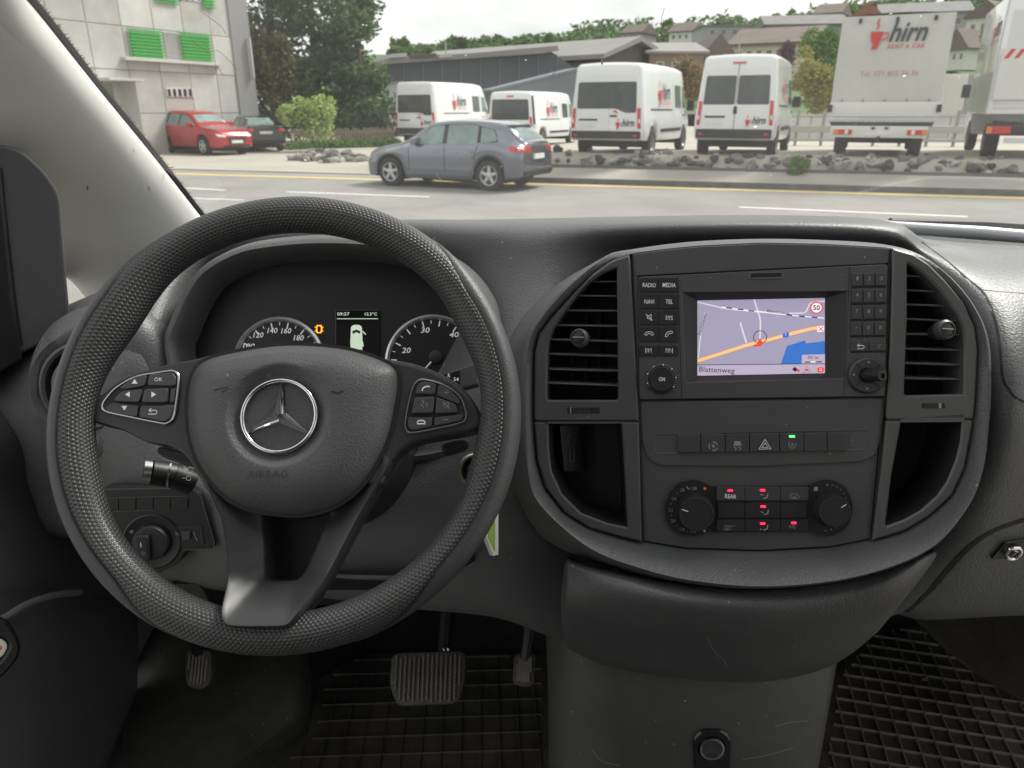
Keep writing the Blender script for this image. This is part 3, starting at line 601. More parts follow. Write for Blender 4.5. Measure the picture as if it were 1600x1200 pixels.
mk('roof', v, [(0, 1, 2, 3), (7, 6, 5, 4), (0, 4, 5, 1), (1, 5, 6, 2), (2, 6, 7, 3), (3, 7, 4, 0)], 'hall_roof', t2, flat=True)
# ---- concrete building with green shutters
a, b = P(60, 245, 25.5), P(389, 226, 33.5); a.z = b.z = 0; pl = Wall(a, b); CB = thing('concrete_building', 'tall bare concrete building with green shutters on the left', 'building', a)
W = (b - a).length; H = 13.5
slab('wall', pl, rect(-6, -.1, W, H), -9, 0, .01, 'concrete', CB, flat=True)
rows = [(0, 1.55), (1.55, 3.1), (3.1, 4.62), (4.62, 6.3), (6.3, 8.0), (8.0, 10), (10, 12), (12, 13.5)]
def wv(x, y): return pl.uv(x, y)
holes = [(wv(200, 93), wv(252, 47)), (wv(281, 94), wv(327, 55)), (wv(257, 152), wv(301, 136)), (wv(236, 8), wv(335, -30))]
rnd = random.Random(5)
for j, (z0, z1) in enumerate(rows):
    n = 8
    for i in range(n):
        u0, u1 = -1.5 + (W + 1.5) * i / n, -1.5 + (W + 1.5) * (i + 1) / n
        slab('concrete_panel', pl, rect(u0 + .012, z0 + .012, u1 - .012, z1 - .012), -.01, .05 + rnd.uniform(0, .015), .012, rnd.choice(['concrete', 'concrete', 'concrete_pale']), CB, flat=True)
def wallbox(name, x0, y0, x1, y1, h0, h1, mt, par): 
    p0, p1 = wv(x0, y0), wv(x1, y1); return slab(name, pl, rect(min(p0[0], p1[0]), min(p0[1], p1[1]), max(p0[0], p1[0]), max(p0[1], p1[1])), h0, h1, .008, mt, par, flat=True)
for x0, y0, x1, y1 in ((200, 48, 252, 91), (280, 53, 327, 94), (238, -30, 272, 4), (312, -30, 330, 12)):
    s = wallbox('shutter', x0, y0, x1, y1, .0, .12, 'green_shutter', CB); p0, p1 = wv(x0, y1), wv(x1, y0); k = 9
    for i in range(k):
        z = p0[1] + (p1[1] - p0[1]) * (i + .5) / k; slab('louvre', pl, rect(p0[0] + .05, z - .03, p1[0] - .05, z + .02), .11, .145, .004, 'green_shutter', s, flat=True)
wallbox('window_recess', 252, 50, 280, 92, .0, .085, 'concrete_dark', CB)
wn = wallbox('window', 257, 137, 301, 152, 0, .09, 'concrete_pale', CB)
for k in range(5): wallbox('pane', 259 + k * 8.2, 139, 265.5 + k * 8.2, 150.5, .08, .10, 'dark_glass', wn)
wn = wallbox('window', 272, -30, 312, 4, 0, .09, 'concrete_pale', CB)
for k in range(4): wallbox('pane', 275 + k * 9.2, -28, 282 + k * 9.2, 1, .08, .10, 'dark_glass', wn)
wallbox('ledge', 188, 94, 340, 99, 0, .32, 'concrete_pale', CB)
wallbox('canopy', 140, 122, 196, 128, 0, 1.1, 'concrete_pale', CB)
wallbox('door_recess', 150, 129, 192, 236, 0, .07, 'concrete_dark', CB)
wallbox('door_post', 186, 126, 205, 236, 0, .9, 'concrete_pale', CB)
wallbox('balcony', 381, 60, 390, 122, -2.5, .35, 'concrete_pale', CB)
for k, (x0, x1) in enumerate(((381, 390),)): wallbox('downpipe', 377, -40, 379, 224, .06, .12, 'post', CB)
# street lamp pole with a small sign beside the building
p = G(214, 239); t = thing('sign_post', 'slim grey post with a small blue street sign by the concrete building', 'post', p)
mk('post', *tube([p, p + Vector((0, 0, 3.2))], .035, 8), 'post', t)
slab('sign_plate', Plane(p + Vector((.35, -.05, 3.0)), Vector((0, -1, 0))), rect(-.4, -.09, .55, .09), -.01, .01, .002, 'hall_blue', t)
p = G(196, 236); t = thing('marker_post', 'white marker post with a yellow tip beside the building door', 'post', p)
mk('post', *tube([p, p + Vector((0, 0, 2.6))], .06, 8), 'concrete_pale', t); mk('tip', *tube([p + Vector((0, 0, 2.6)), p + Vector((0, 0, 2.85))], .065, 8), 'line_yellow', t)
# low wall and picket fence left of the vans
a, b = P(455, 224, 33), P(618, 222, 36); a.z, b.z = lot_z(a.x, a.y), lot_z(b.x, b.y); ft = thing('picket_fence', 'weathered wooden picket fence below the trees left of the vans', 'fence', a); pl = Wall(a, b); W = (b - a).length
rnd = random.Random(3)
for k in range(38): u = W * k / 38; slab('picket', pl, rect(u, 0, u + .085, .85 + rnd.uniform(-.08, .06)), -.02, 0, .003, 'house_brown', ft, flat=True)
for zz in (.25, .65): slab('rail', pl, rect(0, zz, W, zz + .07), -.05, -.021, .003, 'house_brown', ft, flat=True)
gv, gf = leafcloud([(Vector((a.x + (b.x - a.x) * i / 14, a.y + (b.y - a.y) * i / 14 - .35, a.z + .10)), (.45, .35, .28), 1) for i in range(15)], 4200, .075, 31)
o = mk('grass_verge', gv, gf, 'leaf_green', None, flat=True); tag(o, 'rough green grass growing along the picket fence', 'grass', kind='stuff')
# far side of the lot: pale wall, guard rail, container
a, b = P(1225, 190, 32), P(1530, 190, 31); a.z = b.z = .42; pl = Wall(a, b); W = (b - a).length
t = thing('boundary_wall', 'low pale concrete wall closing the far side of the lot', 'wall', a)
n = 7
for i in range(n): slab('wall_panel', pl, rect(W * i / n + .01, 0, W * (i + 1) / n - .01, 1.0), -.2, .0, .02, 'concrete_pale', t, flat=True)
slab('coping', pl, rect(-.1, 1.002, W + .1, 1.09), -.25, .05, .01, 'concrete', t, flat=True)
a, b = P(1230, 212, 27), P(1520, 214, 26); a.z = b.z = .42; pl = Wall(a, b); W = (b - a).length
t = thing('guard_rail', 'grey steel guard rail on posts behind the tarpaulin truck', 'guard rail', a)
slab('beam', pl, rect(0, .48, W, .72), 0, .05, .02, 'rail', t); slab('beam', pl, rect(0, .18, W, .28), 0, .05, .02, 'rail', t)
for k in range(7): u = W * (k + .3) / 7; slab('post', pl, rect(u, -.1, u + .09, 1.25), -.09, -.005, .01, 'post', t)
a, b = P(1452, 178, 38), P(1502, 178, 38); a.z = b.z = .42; pl = Wall(a, b); W = (b - a).length; z1 = P(1475, 117, 38).z - .42
t = thing('storage_container', 'white ribbed storage container beyond the tarpaulin truck', 'container', a)
slab('body', pl, rect(0, 0, W, z1), -3, 0, .02, 'house_white', t, flat=True)
for k in range(12): slab('rib', pl, rect(W * (k + .2) / 12, .1, W * (k + .7) / 12, z1 - .1), -.01, .035, .015, 'house_white', t)
a, b = P(1500, 180, 39), P(1545, 180, 40); a.z = b.z = .42; pl = Wall(a, b)
t = thing('dark_container', 'grey brown container between the white container and the box truck', 'container', a); slab('body', pl, pl.px([(1501, 195), (1501, 115), (1548, 114), (1548, 195)]), -3, 0, .02, 'concrete_dark', t, flat=True)
for k in range(8): slab('rib', pl, pl.px([(1503 + k * 5.5, 190), (1506 + k * 5.5, 190), (1506 + k * 5.5, 118), (1503 + k * 5.5, 118)]), -.01, .035, .015, 'concrete_dark', t)
p = P(402, 150, 60)
for x, yt, tt in ((1142, 62, 55), (700, 70, 52)):
    q = P(x, 205, tt); q.z = .4; top = P(x, yt, tt).z; t = mk('lamp_pole', *tube([q, Vector((q.x, q.y, top))], [.09, .05], 8), 'rail', None); 
    tag(t, 'slim grey lamp pole rising behind the twin door van' if x > 1000 else 'slim grey pole in front of the dark grey hall', 'pole')
# ---------------------------------------------------------------- vehicles
def interp(keys, y):
    for a, b in zip(keys, keys[1:]):
        if a[0] <= y <= b[0]:
            u = (y - a[0]) / max(1e-9, b[0] - a[0]); return [p + (q - p) * u for p, q in zip(a[1:], b[1:])]
    return list(keys[0][1:]) if y < keys[0][0] else list(keys[-1][1:])
class Body:                                                     # a car or van skin: keys (y, half width, floor z, top z, top width ratio, waist z)
    def __init__(s, keys, wheels, wr, corner=.10, crown=.03):
        keys = smooth(keys, 5, False) if len(keys) > 3 else keys
        ys = sorted(set([k[0] for k in keys] + [yw + wr * 1.16 * math.cos(math.pi * i / 14) for yw in wheels for i in range(15)]))
        ys = [y for i, y in enumerate(ys) if i == 0 or y - ys[i - 1] > .004]
        s.v = []; s.f = []; n = 0
        for y in ys:
            hw, zb, zt, tr, zw = interp(keys, y)
            for yw in wheels:
                q = (wr * 1.16) ** 2 - (y - yw) ** 2
                if q >= 0: zb = max(zb, wr + math.sqrt(max(0, q)))
            zt = max(zt, zb + .06); zw = min(max(zw, zb + .03), zt - .02); c = min(corner, (zt - zw) * .6, hw * .5); hs = []
            tw = hw * tr
            prof = [(0, zb), (hw * .80, zb), (hw * .955, zb + .015), (hw * .985, zb + (zw - zb) * .18), (hw * 1.0, zb + (zw - zb) * .55), (hw * .995, zb + (zw - zb) * .8), (hw * .975, zw)]
            for i in range(1, 5): u = i / 5; prof.append((hw * .975 + (tw - hw * .975) * u, zw + (zt - c * .8 - zw) * u))
            for i in range(6): a = math.pi / 2 * i / 5; prof.append((tw - c + c * math.cos(a), zt - c * .8 + c * .8 * math.sin(a)))
            prof += [((tw - c) * .5, zt + crown * .75), (0, zt + crown)]
            ring = [(-x, z) for x, z in prof[1:-1]]; ring = prof + list(reversed(ring)); n = len(ring)
            s.v += [Vector((x, y, z)) for x, z in ring]
        m = len(ys)
        for j in range(m - 1):
            for i in range(n): s.f.append((j * n + i, j * n + (i + 1) % n, (j + 1) * n + (i + 1) % n, (j + 1) * n + i))
        s.f += [tuple(range(n)), tuple(reversed(range((m - 1) * n, m * n)))]
        s.bvh = BVHTree.FromPolygons(s.v, s.f)
    def hit(s, side, a, b):
        o, d = {'L': ((-4, a, b), (1, 0, 0)), 'R': ((4, a, b), (-1, 0, 0)), 'B': ((a, -3, b), (0, 1, 0)), 'F': ((a, 12, b), (0, -1, 0)), 'T': ((a, b, 6), (0, 0, -1))}[side]
        loc, no, _, _ = s.bvh.ray_cast(Vector(o), Vector(d)); return loc, -Vector(d)
    def decal(s, name, side, poly, off, mt, parent, edge=.012):
        dense = []
        for i in range(len(poly)):
            p, q = poly[i], poly[(i + 1) % len(poly)]; k = max(1, int(math.dist(p, q) / .12))
            dense += [(p[0] + (q[0] - p[0]) * j / k, p[1] + (q[1] - p[1]) * j / k) for j in range(k)]
        cx = sum(p[0] for p in dense) / len(dense); cy = sum(p[1] for p in dense) / len(dense); n = len(dense)
        mean = sum(math.dist(p, (cx, cy)) for p in dense) / n; v = []; e = max(.8, 1 - edge / mean)
        for sc_, of in ((1, -.01), (e, off), (.72, off), (.36, off)):
            for p in dense:
                a, b = cx + (p[0] - cx) * sc_, cy + (p[1] - cy) * sc_; h, d = s.hit(side, a, b)
                if h is None: h = v[-1] if v else Vector((0, 0, 0)); v.append(h); continue
                v.append(h + d * of)
        h, d = s.hit(side, cx, cy); v.append((h if h is not None else v[-1]) + d * off)
        f = [(k * n + i, k * n + (i + 1) % n, (k + 1) * n + (i + 1) % n, (k + 1) * n + i) for k in range(3) for i in range(n)] + [(3 * n + i, 3 * n + (i + 1) % n, 4 * n) for i in range(n)]
        return mk(name, v, f, mt, parent, local=True)
    def line(s, name, side, pts, wd, mt, parent, off=.004):     # a panel gap or moulding
        v = []; f = []
        for i, p in enumerate(pts):
            a = Vector(pts[max(0, i - 1)]); b = Vector(pts[min(len(pts) - 1, i + 1)]); d = (b - a).normalized() * wd / 2
            for sx in (1, -1):
                h, dd = s.hit(side, p[0] - d.y * sx, p[1] + d.x * sx); v.append((h if h is not None else (v[-1] if v else Vector((0, 0, 0)))) + dd * off)
            if i: k = 2 * i; f.append((k - 2, k - 1, k + 1, k))
        return mk(name, v, f, mt, parent, local=True)
class LP(Plane):
    local = True                                                # a plane in a vehicle's own coordinates
    def __init__(s, o, n, up=Vector((0, 0, 1))): Plane.__init__(s, Vector(o), Vector(n), up)
def wheel(parent, x, y, r, wd, style='alloy'):
    sgn = 1 if x > 0 else -1; pl = LP((x, y, r), (sgn, 0, 0)); w2 = wd
    prof = [(r * .62, -w2), (r * .93, -w2), (r, -w2 * .85), (r, -w2 * .12), (r * .95, 0), (r * .68, .012), (r * .64, -.02), (r * .6, -.06)]
    v, f = lathe(pl, (0, 0), prof, 28, cap=False); wv_ = mk('wheel', v, f, 'tyre', parent, local=True)
    v, f = lathe(pl, (0, 0), [(r * .66, -.005), (r * .62, .004), (r * .58, -.02), (r * .5, -.07), (.02, -.07)], 28); rims = [(v, f)]
    if style == 'alloy':
        for k in range(5):
            a = 2 * math.pi * k / 5 + .3; ca, sa = math.cos(a), math.sin(a); q = [(r * .08, -r * .13), (r * .6, -r * .10), (r * .6, r * .10), (r * .08, r * .13)]
            out = [(px_ * ca - py_ * sa, px_ * sa + py_ * ca) for px_, py_ in q]; rims.append(rings(pl, [(ccw(out), -.07), (ccw(out), -.012), (offset(ccw(out), .012), 0)]))
        mk('rim_back', *lathe(pl, (0, 0), [(r * .58, -.025), (.02, -.05)], 24), 'trim_black', wv_, local=True)
        rims = [lathe(pl, (0, 0), [(r * .66, -.01), (r * .645, .006), (r * .60, .002), (r * .57, -.03)], 28, cap=False), lathe(pl, (0, 0), [(r * .17, -.05), (r * .17, .0), (r * .12, .006)], 16)] + rims[1:]
    mk('rim', *join(*rims), 'alloy' if style == 'alloy' else 'steel_wheel', wv_, local=True)
def mirror(parent, x, y, z, mt, w_=.2, h=.15):
    s = 1 if x > 0 else -1
    mk('mirror', *boxv(min(x, x + s * w_), y - .07, z, max(x, x + s * w_), y + .08, z + h, .03), mt, parent, local=True)
def logo(parent, pl, c, wd, h, word=True, sub=True):            # red cup with steam, the word in dark italics, the small red line below
    s = wd; cup = [(-.40, .10), (-.20, .10), (-.235, -.06), (-.27, -.16), (-.36, -.17), (-.33, -.10), (-.37, -.03)]
    q = lambda p: (c[0] + p[0] * s, c[1] + p[1] * s)
    flat('logo_cup', pl, [q(p) for p in cup], h, 'ink_red', parent)
    strokes('logo_handle', pl, [[q(p) for p in ((-.20, .07), (-.13, .08), (-.13, .0), (-.215, -.03))]], .022 * s, h + .001, 'ink_red', parent)
    strokes('logo_steam', pl, [[q(p) for p in ((-.31, .14), (-.285, .19), (-.31, .23), (-.29, .29))]], .028 * s, h, 'ink_red', parent)
    if word:
        text('logo_word', 'hirn', pl, q((.17, .09)), .56 * s, h, 'ink_dark', parent, ht=.30 * s, bold=.02, shear=.28)
        if sub: text('logo_line', 'RENT A CAR', pl, q((.16, -.13)), .54 * s, h, 'ink_red', parent, ht=.065 * s, bold=.01, shear=.2, track=1.2)
def van(name, label, rear, yaw, L, W, H, style, group='white rental vans', sc_=1.0):
    t = thing(name, label, 'van', rear, -R(yaw), group); t.scale = (sc_, sc_, sc_); hw = W / 2; zw = H * .47; tr = .86
    keys = [(0, hw * .90, .46, H * .86, tr * 1.0, zw), (.02, hw * .94, .44, H * .93, tr, zw), (.09, hw * .985, .42, H * .975, tr, zw), (.35, hw, .40, H * .99, tr, zw), (L * .5, hw, .36, H, tr, zw), (L * .72, hw, .36, H * .985, tr, zw), (L * .79, hw * .99, .34, H * .93, tr * .98, zw),
            (L * .86, hw * .97, .32, H * .70, tr, zw), (L * .93, hw * .92, .30, H * .50, tr * 1.02, H * .40), (L * .985, hw * .82, .28, H * .42, tr, H * .33), (L, hw * .72, .30, H * .36, tr, H * .3)]
    wr = .34; ws = (L * .175, L * .80); B = Body(keys, ws, wr, corner=.13, crown=.025); mk('body', B.v, B.f, 'paint_white', t, local=True)
    for yw in ws:
        for sx in (-1, 1): wheel(t, sx * (hw - .02), yw, wr, .2, 'steel')
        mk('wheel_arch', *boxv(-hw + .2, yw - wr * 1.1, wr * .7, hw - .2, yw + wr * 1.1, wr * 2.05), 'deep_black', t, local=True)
    z1, z2 = H * .52, H * .80                                   # rear glass
    if style == 'twin':
        for sx in (-1, 1): B.decal('rear_window', 'B', rounded([(sx * .02, z1), (sx * hw * .80, z1), (sx * hw * .76, z2), (sx * .02, z2)], .05), .006, 'vehicle_glass', t)
        B.line('door_gap', 'B', [(0, .55 + i * (H * .92 - .55) / 14) for i in range(15)], .014, 'seam', t)
        B.decal('door_handle', 'B', rounded([(-.045, H * .43), (.045, H * .43), (.045, H * .505), (-.045, H * .505)], .02), .02, 'trim_black', t)
        B.decal('brake_light', 'B', [(-.16, H * .905), (.16, H * .905), (.16, H * .925), (-.16, H * .925)], .02, 'lamp_red', t)
    elif style == 'single':
        B.decal('rear_window', 'B', rounded([(-hw * .80, z1), (hw * .36 - .1, z1), (hw * .5, z1 - .10), (hw * .80, z1 - .10), (hw * .77, z2), (-hw * .77, z2)], .06), .006, 'vehicle_glass', t)
        B.line('door_gap', 'B', [(hw * .08, .55 + i * (z1 - .55) / 10) for i in range(11)], .008, 'ink_grey', t)
        B.decal('door_handle', 'B', rounded([(hw * .10, H * .435), (hw * .30, H * .435), (hw * .30, H * .455), (hw * .10, H * .455)], .02), .02, 'trim_black', t)
        B.decal('badge', 'B', [(hw * .16, H * .49), (hw * .34, H * .47), (hw * .24, H * .51)], .015, 'lamp_red', t)
    else:
        B.decal('rear_window', 'B', rounded([(-hw * .80, H * .5), (hw * .80, H * .5), (hw * .76, H * .86), (-hw * .76, H * .86)], .07), .006, 'vehicle_glass', t)
        B.decal('brake_light', 'B', [(-.14, H * .895), (.14, H * .895), (.14, H * .925), (-.14, H * .925)], .02, 'lamp_red', t)
        B.decal('pillar_trim', 'R', [(.03, H * .36), (.16, H * .36), (.2, H * .93), (.06, H * .93)], .008, 'trim_black', t)
    B.decal('bumper', 'B', rounded([(-hw * .93, .46), (hw * .93, .46), (hw * .93, H * .285), (-hw * .93, H * .285)], .04), .05, 'trim_black', t)
    for sx in (-1, 1):
        lz0, lz1 = (H * .32, H * .56) if style != 'single' else (H * .31, H * .53)
        l = B.decal('tail_lamp', 'B', rounded([(sx * hw * .84, lz0), (sx * hw * .925, lz0), (sx * hw * .90, lz1), (sx * hw * .81, lz1)], .02), .02, 'lamp_red', t)
        B.decal('lamp_lens', 'B', rounded([(sx * hw * .86, lz0 + .12), (sx * hw * .905, lz0 + .12), (sx * hw * .90, lz0 + .25), (sx * hw * .85, lz0 + .25)], .015), .026, 'lamp_white', l)
        B.decal('reflector', 'B', [(sx * hw * .74, H * .225), (sx * hw * .86, H * .225), (sx * hw * .86, H * .25), (sx * hw * .74, H * .25)], .056, 'lamp_red', t)
    B.decal('handle_strip', 'B', [(-hw * .74, H * .395), (-hw * .22, H * .395), (-hw * .22, H * .415), (-hw * .74, H * .415)], .012, 'trim_black', t)
    B.decal('number_plate', 'B', [(-hw * .70, H * .33), (-hw * .26, H * .33), (-hw * .26, H * .375), (-hw * .70, H * .375)], .012, 'plate', t)
    rp = LP((0, -.035, 0), (0, -1, -0)); h, _ = B.hit('B', hw * .4, H * .36); rp.o.y = h.y
    logo(t, rp, (hw * .50, H * .352), hw * .58, .03, True, False)
    if style in ('twin', 'single'):
        h, _ = B.hit('B', 0, H * .87); up = LP((0, h.y - .02, 0), (0, -1, .05))
        text('roof_lettering', '071 855 36 36', up, (-hw * .40, H * .86), hw * .55, .03, 'ink_grey', t, ht=.05); 
    for side, sx in (('R', 1), ('L', -1)):
        for k, (a, b) in enumerate(((.58, .70), (.735, .84))):
            z_ = H * .80 if k == 0 else H * .79
            B.decal('side_window', side, rounded([(L * a, H * .53), (L * b, H * .53), (L * (b - (.035 if k else 0)), z_), (L * a, z_)], .05), .006, 'vehicle_glass_pale' if k else 'vehicle_glass', t)
        B.decal('side_moulding', side, [(L * .30, H * .26), (L * .70, H * .26), (L * .70, H * .30), (L * .30, H * .30)], .02, 'trim_black', t)
        B.decal('side_rail', side, [(L * .12, H * .505), (L * .52, H * .505), (L * .52, H * .52), (L * .12, H * .52)], .012, 'trim_black', t)
        B.line('door_gap', side, [(L * .715, .5 + i * (H * .85 - .5) / 12) for i in range(13)], .012, 'seam', t)
        B.line('door_gap', side, [(L * .545, .5 + i * (H * .85 - .5) / 12) for i in range(13)], .012, 'seam', t)
        B.decal('door_handle', side, [(L * .735, H * .44), (L * .765, H * .44), (L * .765, H * .46), (L * .735, H * .46)], .02, 'trim_black', t)
        mirror(t, sx * hw * .96, L * .845, H * .50, 'trim_black', .2, .30)
        h, _ = B.hit(side, L * .36, H * .66); sp = LP((h.x + sx * .01, L * .36, H * .66), (sx, 0, .13))
        logo(t, sp, (0, 0), L * .25, .025)
    return t
def lot_at(q): return Vector((q.x, q.y, lot_z(q.x, q.y)))
van('rental_van', 'white high roof van with a single wide rear window, third of the four vans', GL(944, 246), 26, 5.4, 2.0, 2.26, 'single')
van('rental_van', 'white van with twin glazed rear doors and tall red lamps, nearest the tarpaulin truck', GL(1141, 247), 24.5, 5.2, 1.95, 2.36, 'twin')
van('rental_van', 'white high roof van farthest left, half hidden by the grey hatchback', GL(650, 228), 25, 5.5, 2.0, 2.42, 'single', sc_=1.22)
van('rental_van', 'white low roof van with a wide tailgate window behind the grey hatchback', GL(797, 232), 25, 5.0, 1.93, 1.98, 'tailgate', sc_=1.07)
def car(name, label, loc, rz, kind, paint):
    t = thing(name, label, 'car', loc, rz)
    if kind == 'hatch':   # rear at y = 0
        L = 4.2; hw = .89; wr = .325; ws = (.80, 3.38)
        keys = [(0, hw * .80, .48, .92, .80, .74), (.03, hw * .90, .34, 1.00, .80, .80), (.14, hw * .955, .28, 1.07, .74, .93), (.42, hw * .99, .24, 1.31, .72, .95), (.72, hw, .22, 1.41, .72, .95), (1.4, hw, .2, 1.45, .73, .93), (2.1, hw, .2, 1.43, .73, .92), (2.5, hw, .2, 1.33, .72, .90), (2.95, hw, .2, 1.06, .78, .88), (3.2, hw * .99, .2, .965, .84, .82), (3.7, hw * .96, .2, .88, .84, .72), (4.02, hw * .86, .22, .78, .84, .62), (4.15, hw * .74, .26, .68, .86, .55), (4.2, hw * .64, .32, .58, .88, .5)]
        glassL = [[(2.86, .955), (2.35, 1.315), (1.98, 1.36), (1.95, .95)], [(1.86, .95), (1.90, 1.365), (1.30, 1.375), (1.12, 1.34), (1.08, .97)], [(1.01, .98), (1.07, 1.33), (.74, 1.26), (.60, 1.04)]]
        rear = [(-.60, 1.07), (.60, 1.07), (.54, 1.30), (-.54, 1.30)]; front = None
        lamps = [(.42, .80), (.80, .84), (.82, .96), (.42, .94)]
    elif kind == 'suv':
        L = 4.5; hw = .92; wr = .36; ws = (.88, 3.55)
        keys = [(0, hw * .82, .55, 1.0, .80, .85), (.04, hw * .92, .42, 1.15, .78, .95), (.2, hw * .98, .36, 1.40, .74, 1.08), (.6, hw, .32, 1.60, .73, 1.08), (1.4, hw, .3, 1.67, .74, 1.06), (2.2, hw, .3, 1.62, .74, 1.04), (2.7, hw, .3, 1.42, .74, 1.03), (3.1, hw, .3, 1.15, .80, 1.0), (3.4, hw * .99, .3, 1.07, .86, .92), (4.1, hw * .95, .3, .98, .86, .84), (4.38, hw * .84, .3, .88, .86, .74), (4.5, hw * .68, .36, .74, .88, .62)]
        glassL = [[(3.0, 1.10), (2.45, 1.47), (2.05, 1.53), (2.0, 1.09)], [(1.92, 1.09), (1.95, 1.54), (1.25, 1.55), (1.05, 1.13)], [(.98, 1.14), (1.12, 1.53), (.75, 1.48), (.6, 1.25)]]
        rear = [(-.62, 1.18), (.62, 1.18), (.55, 1.48), (-.55, 1.48)]; lamps = [(.45, .98), (.84, 1.0), (.85, 1.10), (.45, 1.08)]
    else:
        L = 4.7; hw = .88; wr = .32; ws = (.95, 3.7)
        keys = [(0, hw * .80, .48, .92, .86, .74), (.04, hw * .92, .34, 1.02, .86, .84), (.3, hw * .98, .26, 1.06, .84, .90), (.7, hw, .24, 1.10, .76, .93), (1.1, hw, .22, 1.32, .70, .93), (1.6, hw, .2, 1.43, .72, .93), (2.3, hw, .2, 1.43, .72, .92), (2.8, hw, .2, 1.28, .72, .90), (3.3, hw, .2, 1.0, .80, .86), (3.6, hw * .99, .2, .92, .85, .80), (4.3, hw * .92, .22, .82, .85, .68), (4.6, hw * .8, .26, .70, .86, .58), (4.7, hw * .66, .32, .6, .88, .5)]
        glassL = [[(3.1, .94), (2.6, 1.28), (2.2, 1.345), (2.15, .94)], [(2.07, .94), (2.1, 1.35), (1.55, 1.34), (1.25, .97)]]
        rear = [(-.56, 1.08), (.56, 1.08), (.50, 1.36), (-.50, 1.36)]; lamps = [(.50, .80), (.80, .80), (.80, .95), (.50, .95)]
    B = Body(keys, ws, wr, corner=.12, crown=.02); mk('body', B.v, B.f, paint, t, local=True)
    for yw in ws:
        for sx in (-1, 1): wheel(t, sx * (hw - .015), yw, wr, .2)
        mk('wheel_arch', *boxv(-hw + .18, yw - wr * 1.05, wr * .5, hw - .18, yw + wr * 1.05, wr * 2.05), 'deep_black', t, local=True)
    top = max(k[3] for k in keys)
    for side, sx in (('L', -1), ('R', 1)):
        zr = glassL[0][0][1]
        allq = [glassL[0][0], glassL[0][1], glassL[0][2]] + [q for g in glassL[1:] for q in g[1:-1]] + [glassL[-1][-1]]; cxx = sum(q[0] for q in allq) / len(allq); czz = sum(q[1] for q in allq) / len(allq)
        B.decal('window_trim', side, rounded([(cxx + (q[0] - cxx) * 1.035, czz + (q[1] - czz) * 1.10) for q in allq], .04, 3), .004, 'trim_black', t)
        for g in glassL: B.decal('side_window', side, rounded(g, .04, 3), .009, 'vehicle_glass_pale', t)
        for (p, q) in ((glassL[0][3], glassL[1][0]),):
            x_ = (p[0] + q[0]) / 2; B.line('door_gap', side, [(x_, .34 + i * (zr - .36) / 10) for i in range(11)], .012, 'seam', t)
        x_ = glassL[0][0][0] - .02; B.line('door_gap', side, [(x_, .36 + i * (zr - .42) / 10) for i in range(11)], .012, 'seam', t)
        x_ = ws[0] + .36; B.line('door_gap', side, [(x_ - .12 + .12 * math.cos(i / 10 * 1.5), .62 + i * (zr - .62) / 10) for i in range(11)], .012, 'seam', t)
        for g in glassL[:2]:
            yc = min(q[0] for q in g) + .10; B.decal('door_handle', side, rounded([(yc, zr - .16), (yc + .19, zr - .155), (yc + .19, zr - .125), (yc, zr - .13)], .01), .03, paint, t)
        B.line('sill_strip', side, [(ws[0] + wr * 1.3 + i * .12, .34) for i in range(int((ws[1] - ws[0] - wr * 2.6) / .12) + 1)], .10, 'trim_black' if kind == 'suv' else paint, t, .012)  # strip along the sill: black trim on the suv, body paint elsewhere
        for yw in ws: B.line('arch_lip', side, [(yw + wr * 1.19 * math.cos(math.pi * i / 16), wr + wr * 1.19 * math.sin(math.pi * i / 16)) for i in range(17)], .05, 'trim_black' if kind == 'suv' else paint, t, .018)
        mirror(t, sx * hw * .86, glassL[0][0][0] - .22, zr + .01, paint, .22, .13)
        lp = [(sx * a, b) for a, b in lamps]; B.decal('tail_lamp', 'B', rounded(lp, .03, 3), .02, 'lamp_red', t)
        la = lamps; B.decal('tail_lamp', side, rounded([(.02, la[0][1]), (.30, la[0][1] + .03), (.34, la[2][1] - .02), (.05, la[2][1])], .02, 3), .012, 'lamp_red', t)
    B.decal('rear_window', 'B', rounded(rear, .05), .008, 'vehicle_glass_pale', t)
    zt = [q for q in keys if q[0] < L * .8]
    y1, y2 = (glassL[0][0][0] - .02, glassL[0][1][0] + .10); B.decal('windscreen', 'T', rounded([(-hw * .70, y1), (hw * .70, y1), (hw * .60, y2), (-hw * .60, y2)], .08), .006, 'vehicle_glass_pale', t)
    B.decal('bumper', 'B', rounded([(-hw * .80, .30), (hw * .80, .30), (hw * .84, .44), (-hw * .84, .44)], .04), .05, 'trim_black', t)
    B.decal('number_plate', 'B', [(-.27, .66 if kind != 'saloon' else .72), (.27, .66 if kind != 'saloon' else .72), (.27, .77 if kind != 'saloon' else .83), (-.27, .77 if kind != 'saloon' else .83)], .03, 'plate', t)
    fz = keys[-1][3]
    B.decal('grille', 'F', rounded([(-.34, fz - .30), (.34, fz - .30), (.42, fz - .06), (-.42, fz - .06)], .06), .015, 'trim_black', t)
    B.decal('number_plate', 'F', [(-.26, fz - .27), (.26, fz - .27), (.26, fz - .16), (-.26, fz - .16)], .05, 'plate', t)
    for sx in (-1, 1): B.decal('headlamp', 'F', rounded([(sx * .46, fz - .06), (sx * hw * .80, fz - .02), (sx * hw * .84, fz + .08), (sx * .46, fz + .02)], .03), .02, 'lamp_white', t)
    B.decal('lower_grille', 'F', rounded([(-.6, fz - .42), (.6, fz - .42), (.56, fz - .33), (-.56, fz - .33)], .03), .012, 'trim_black', t)
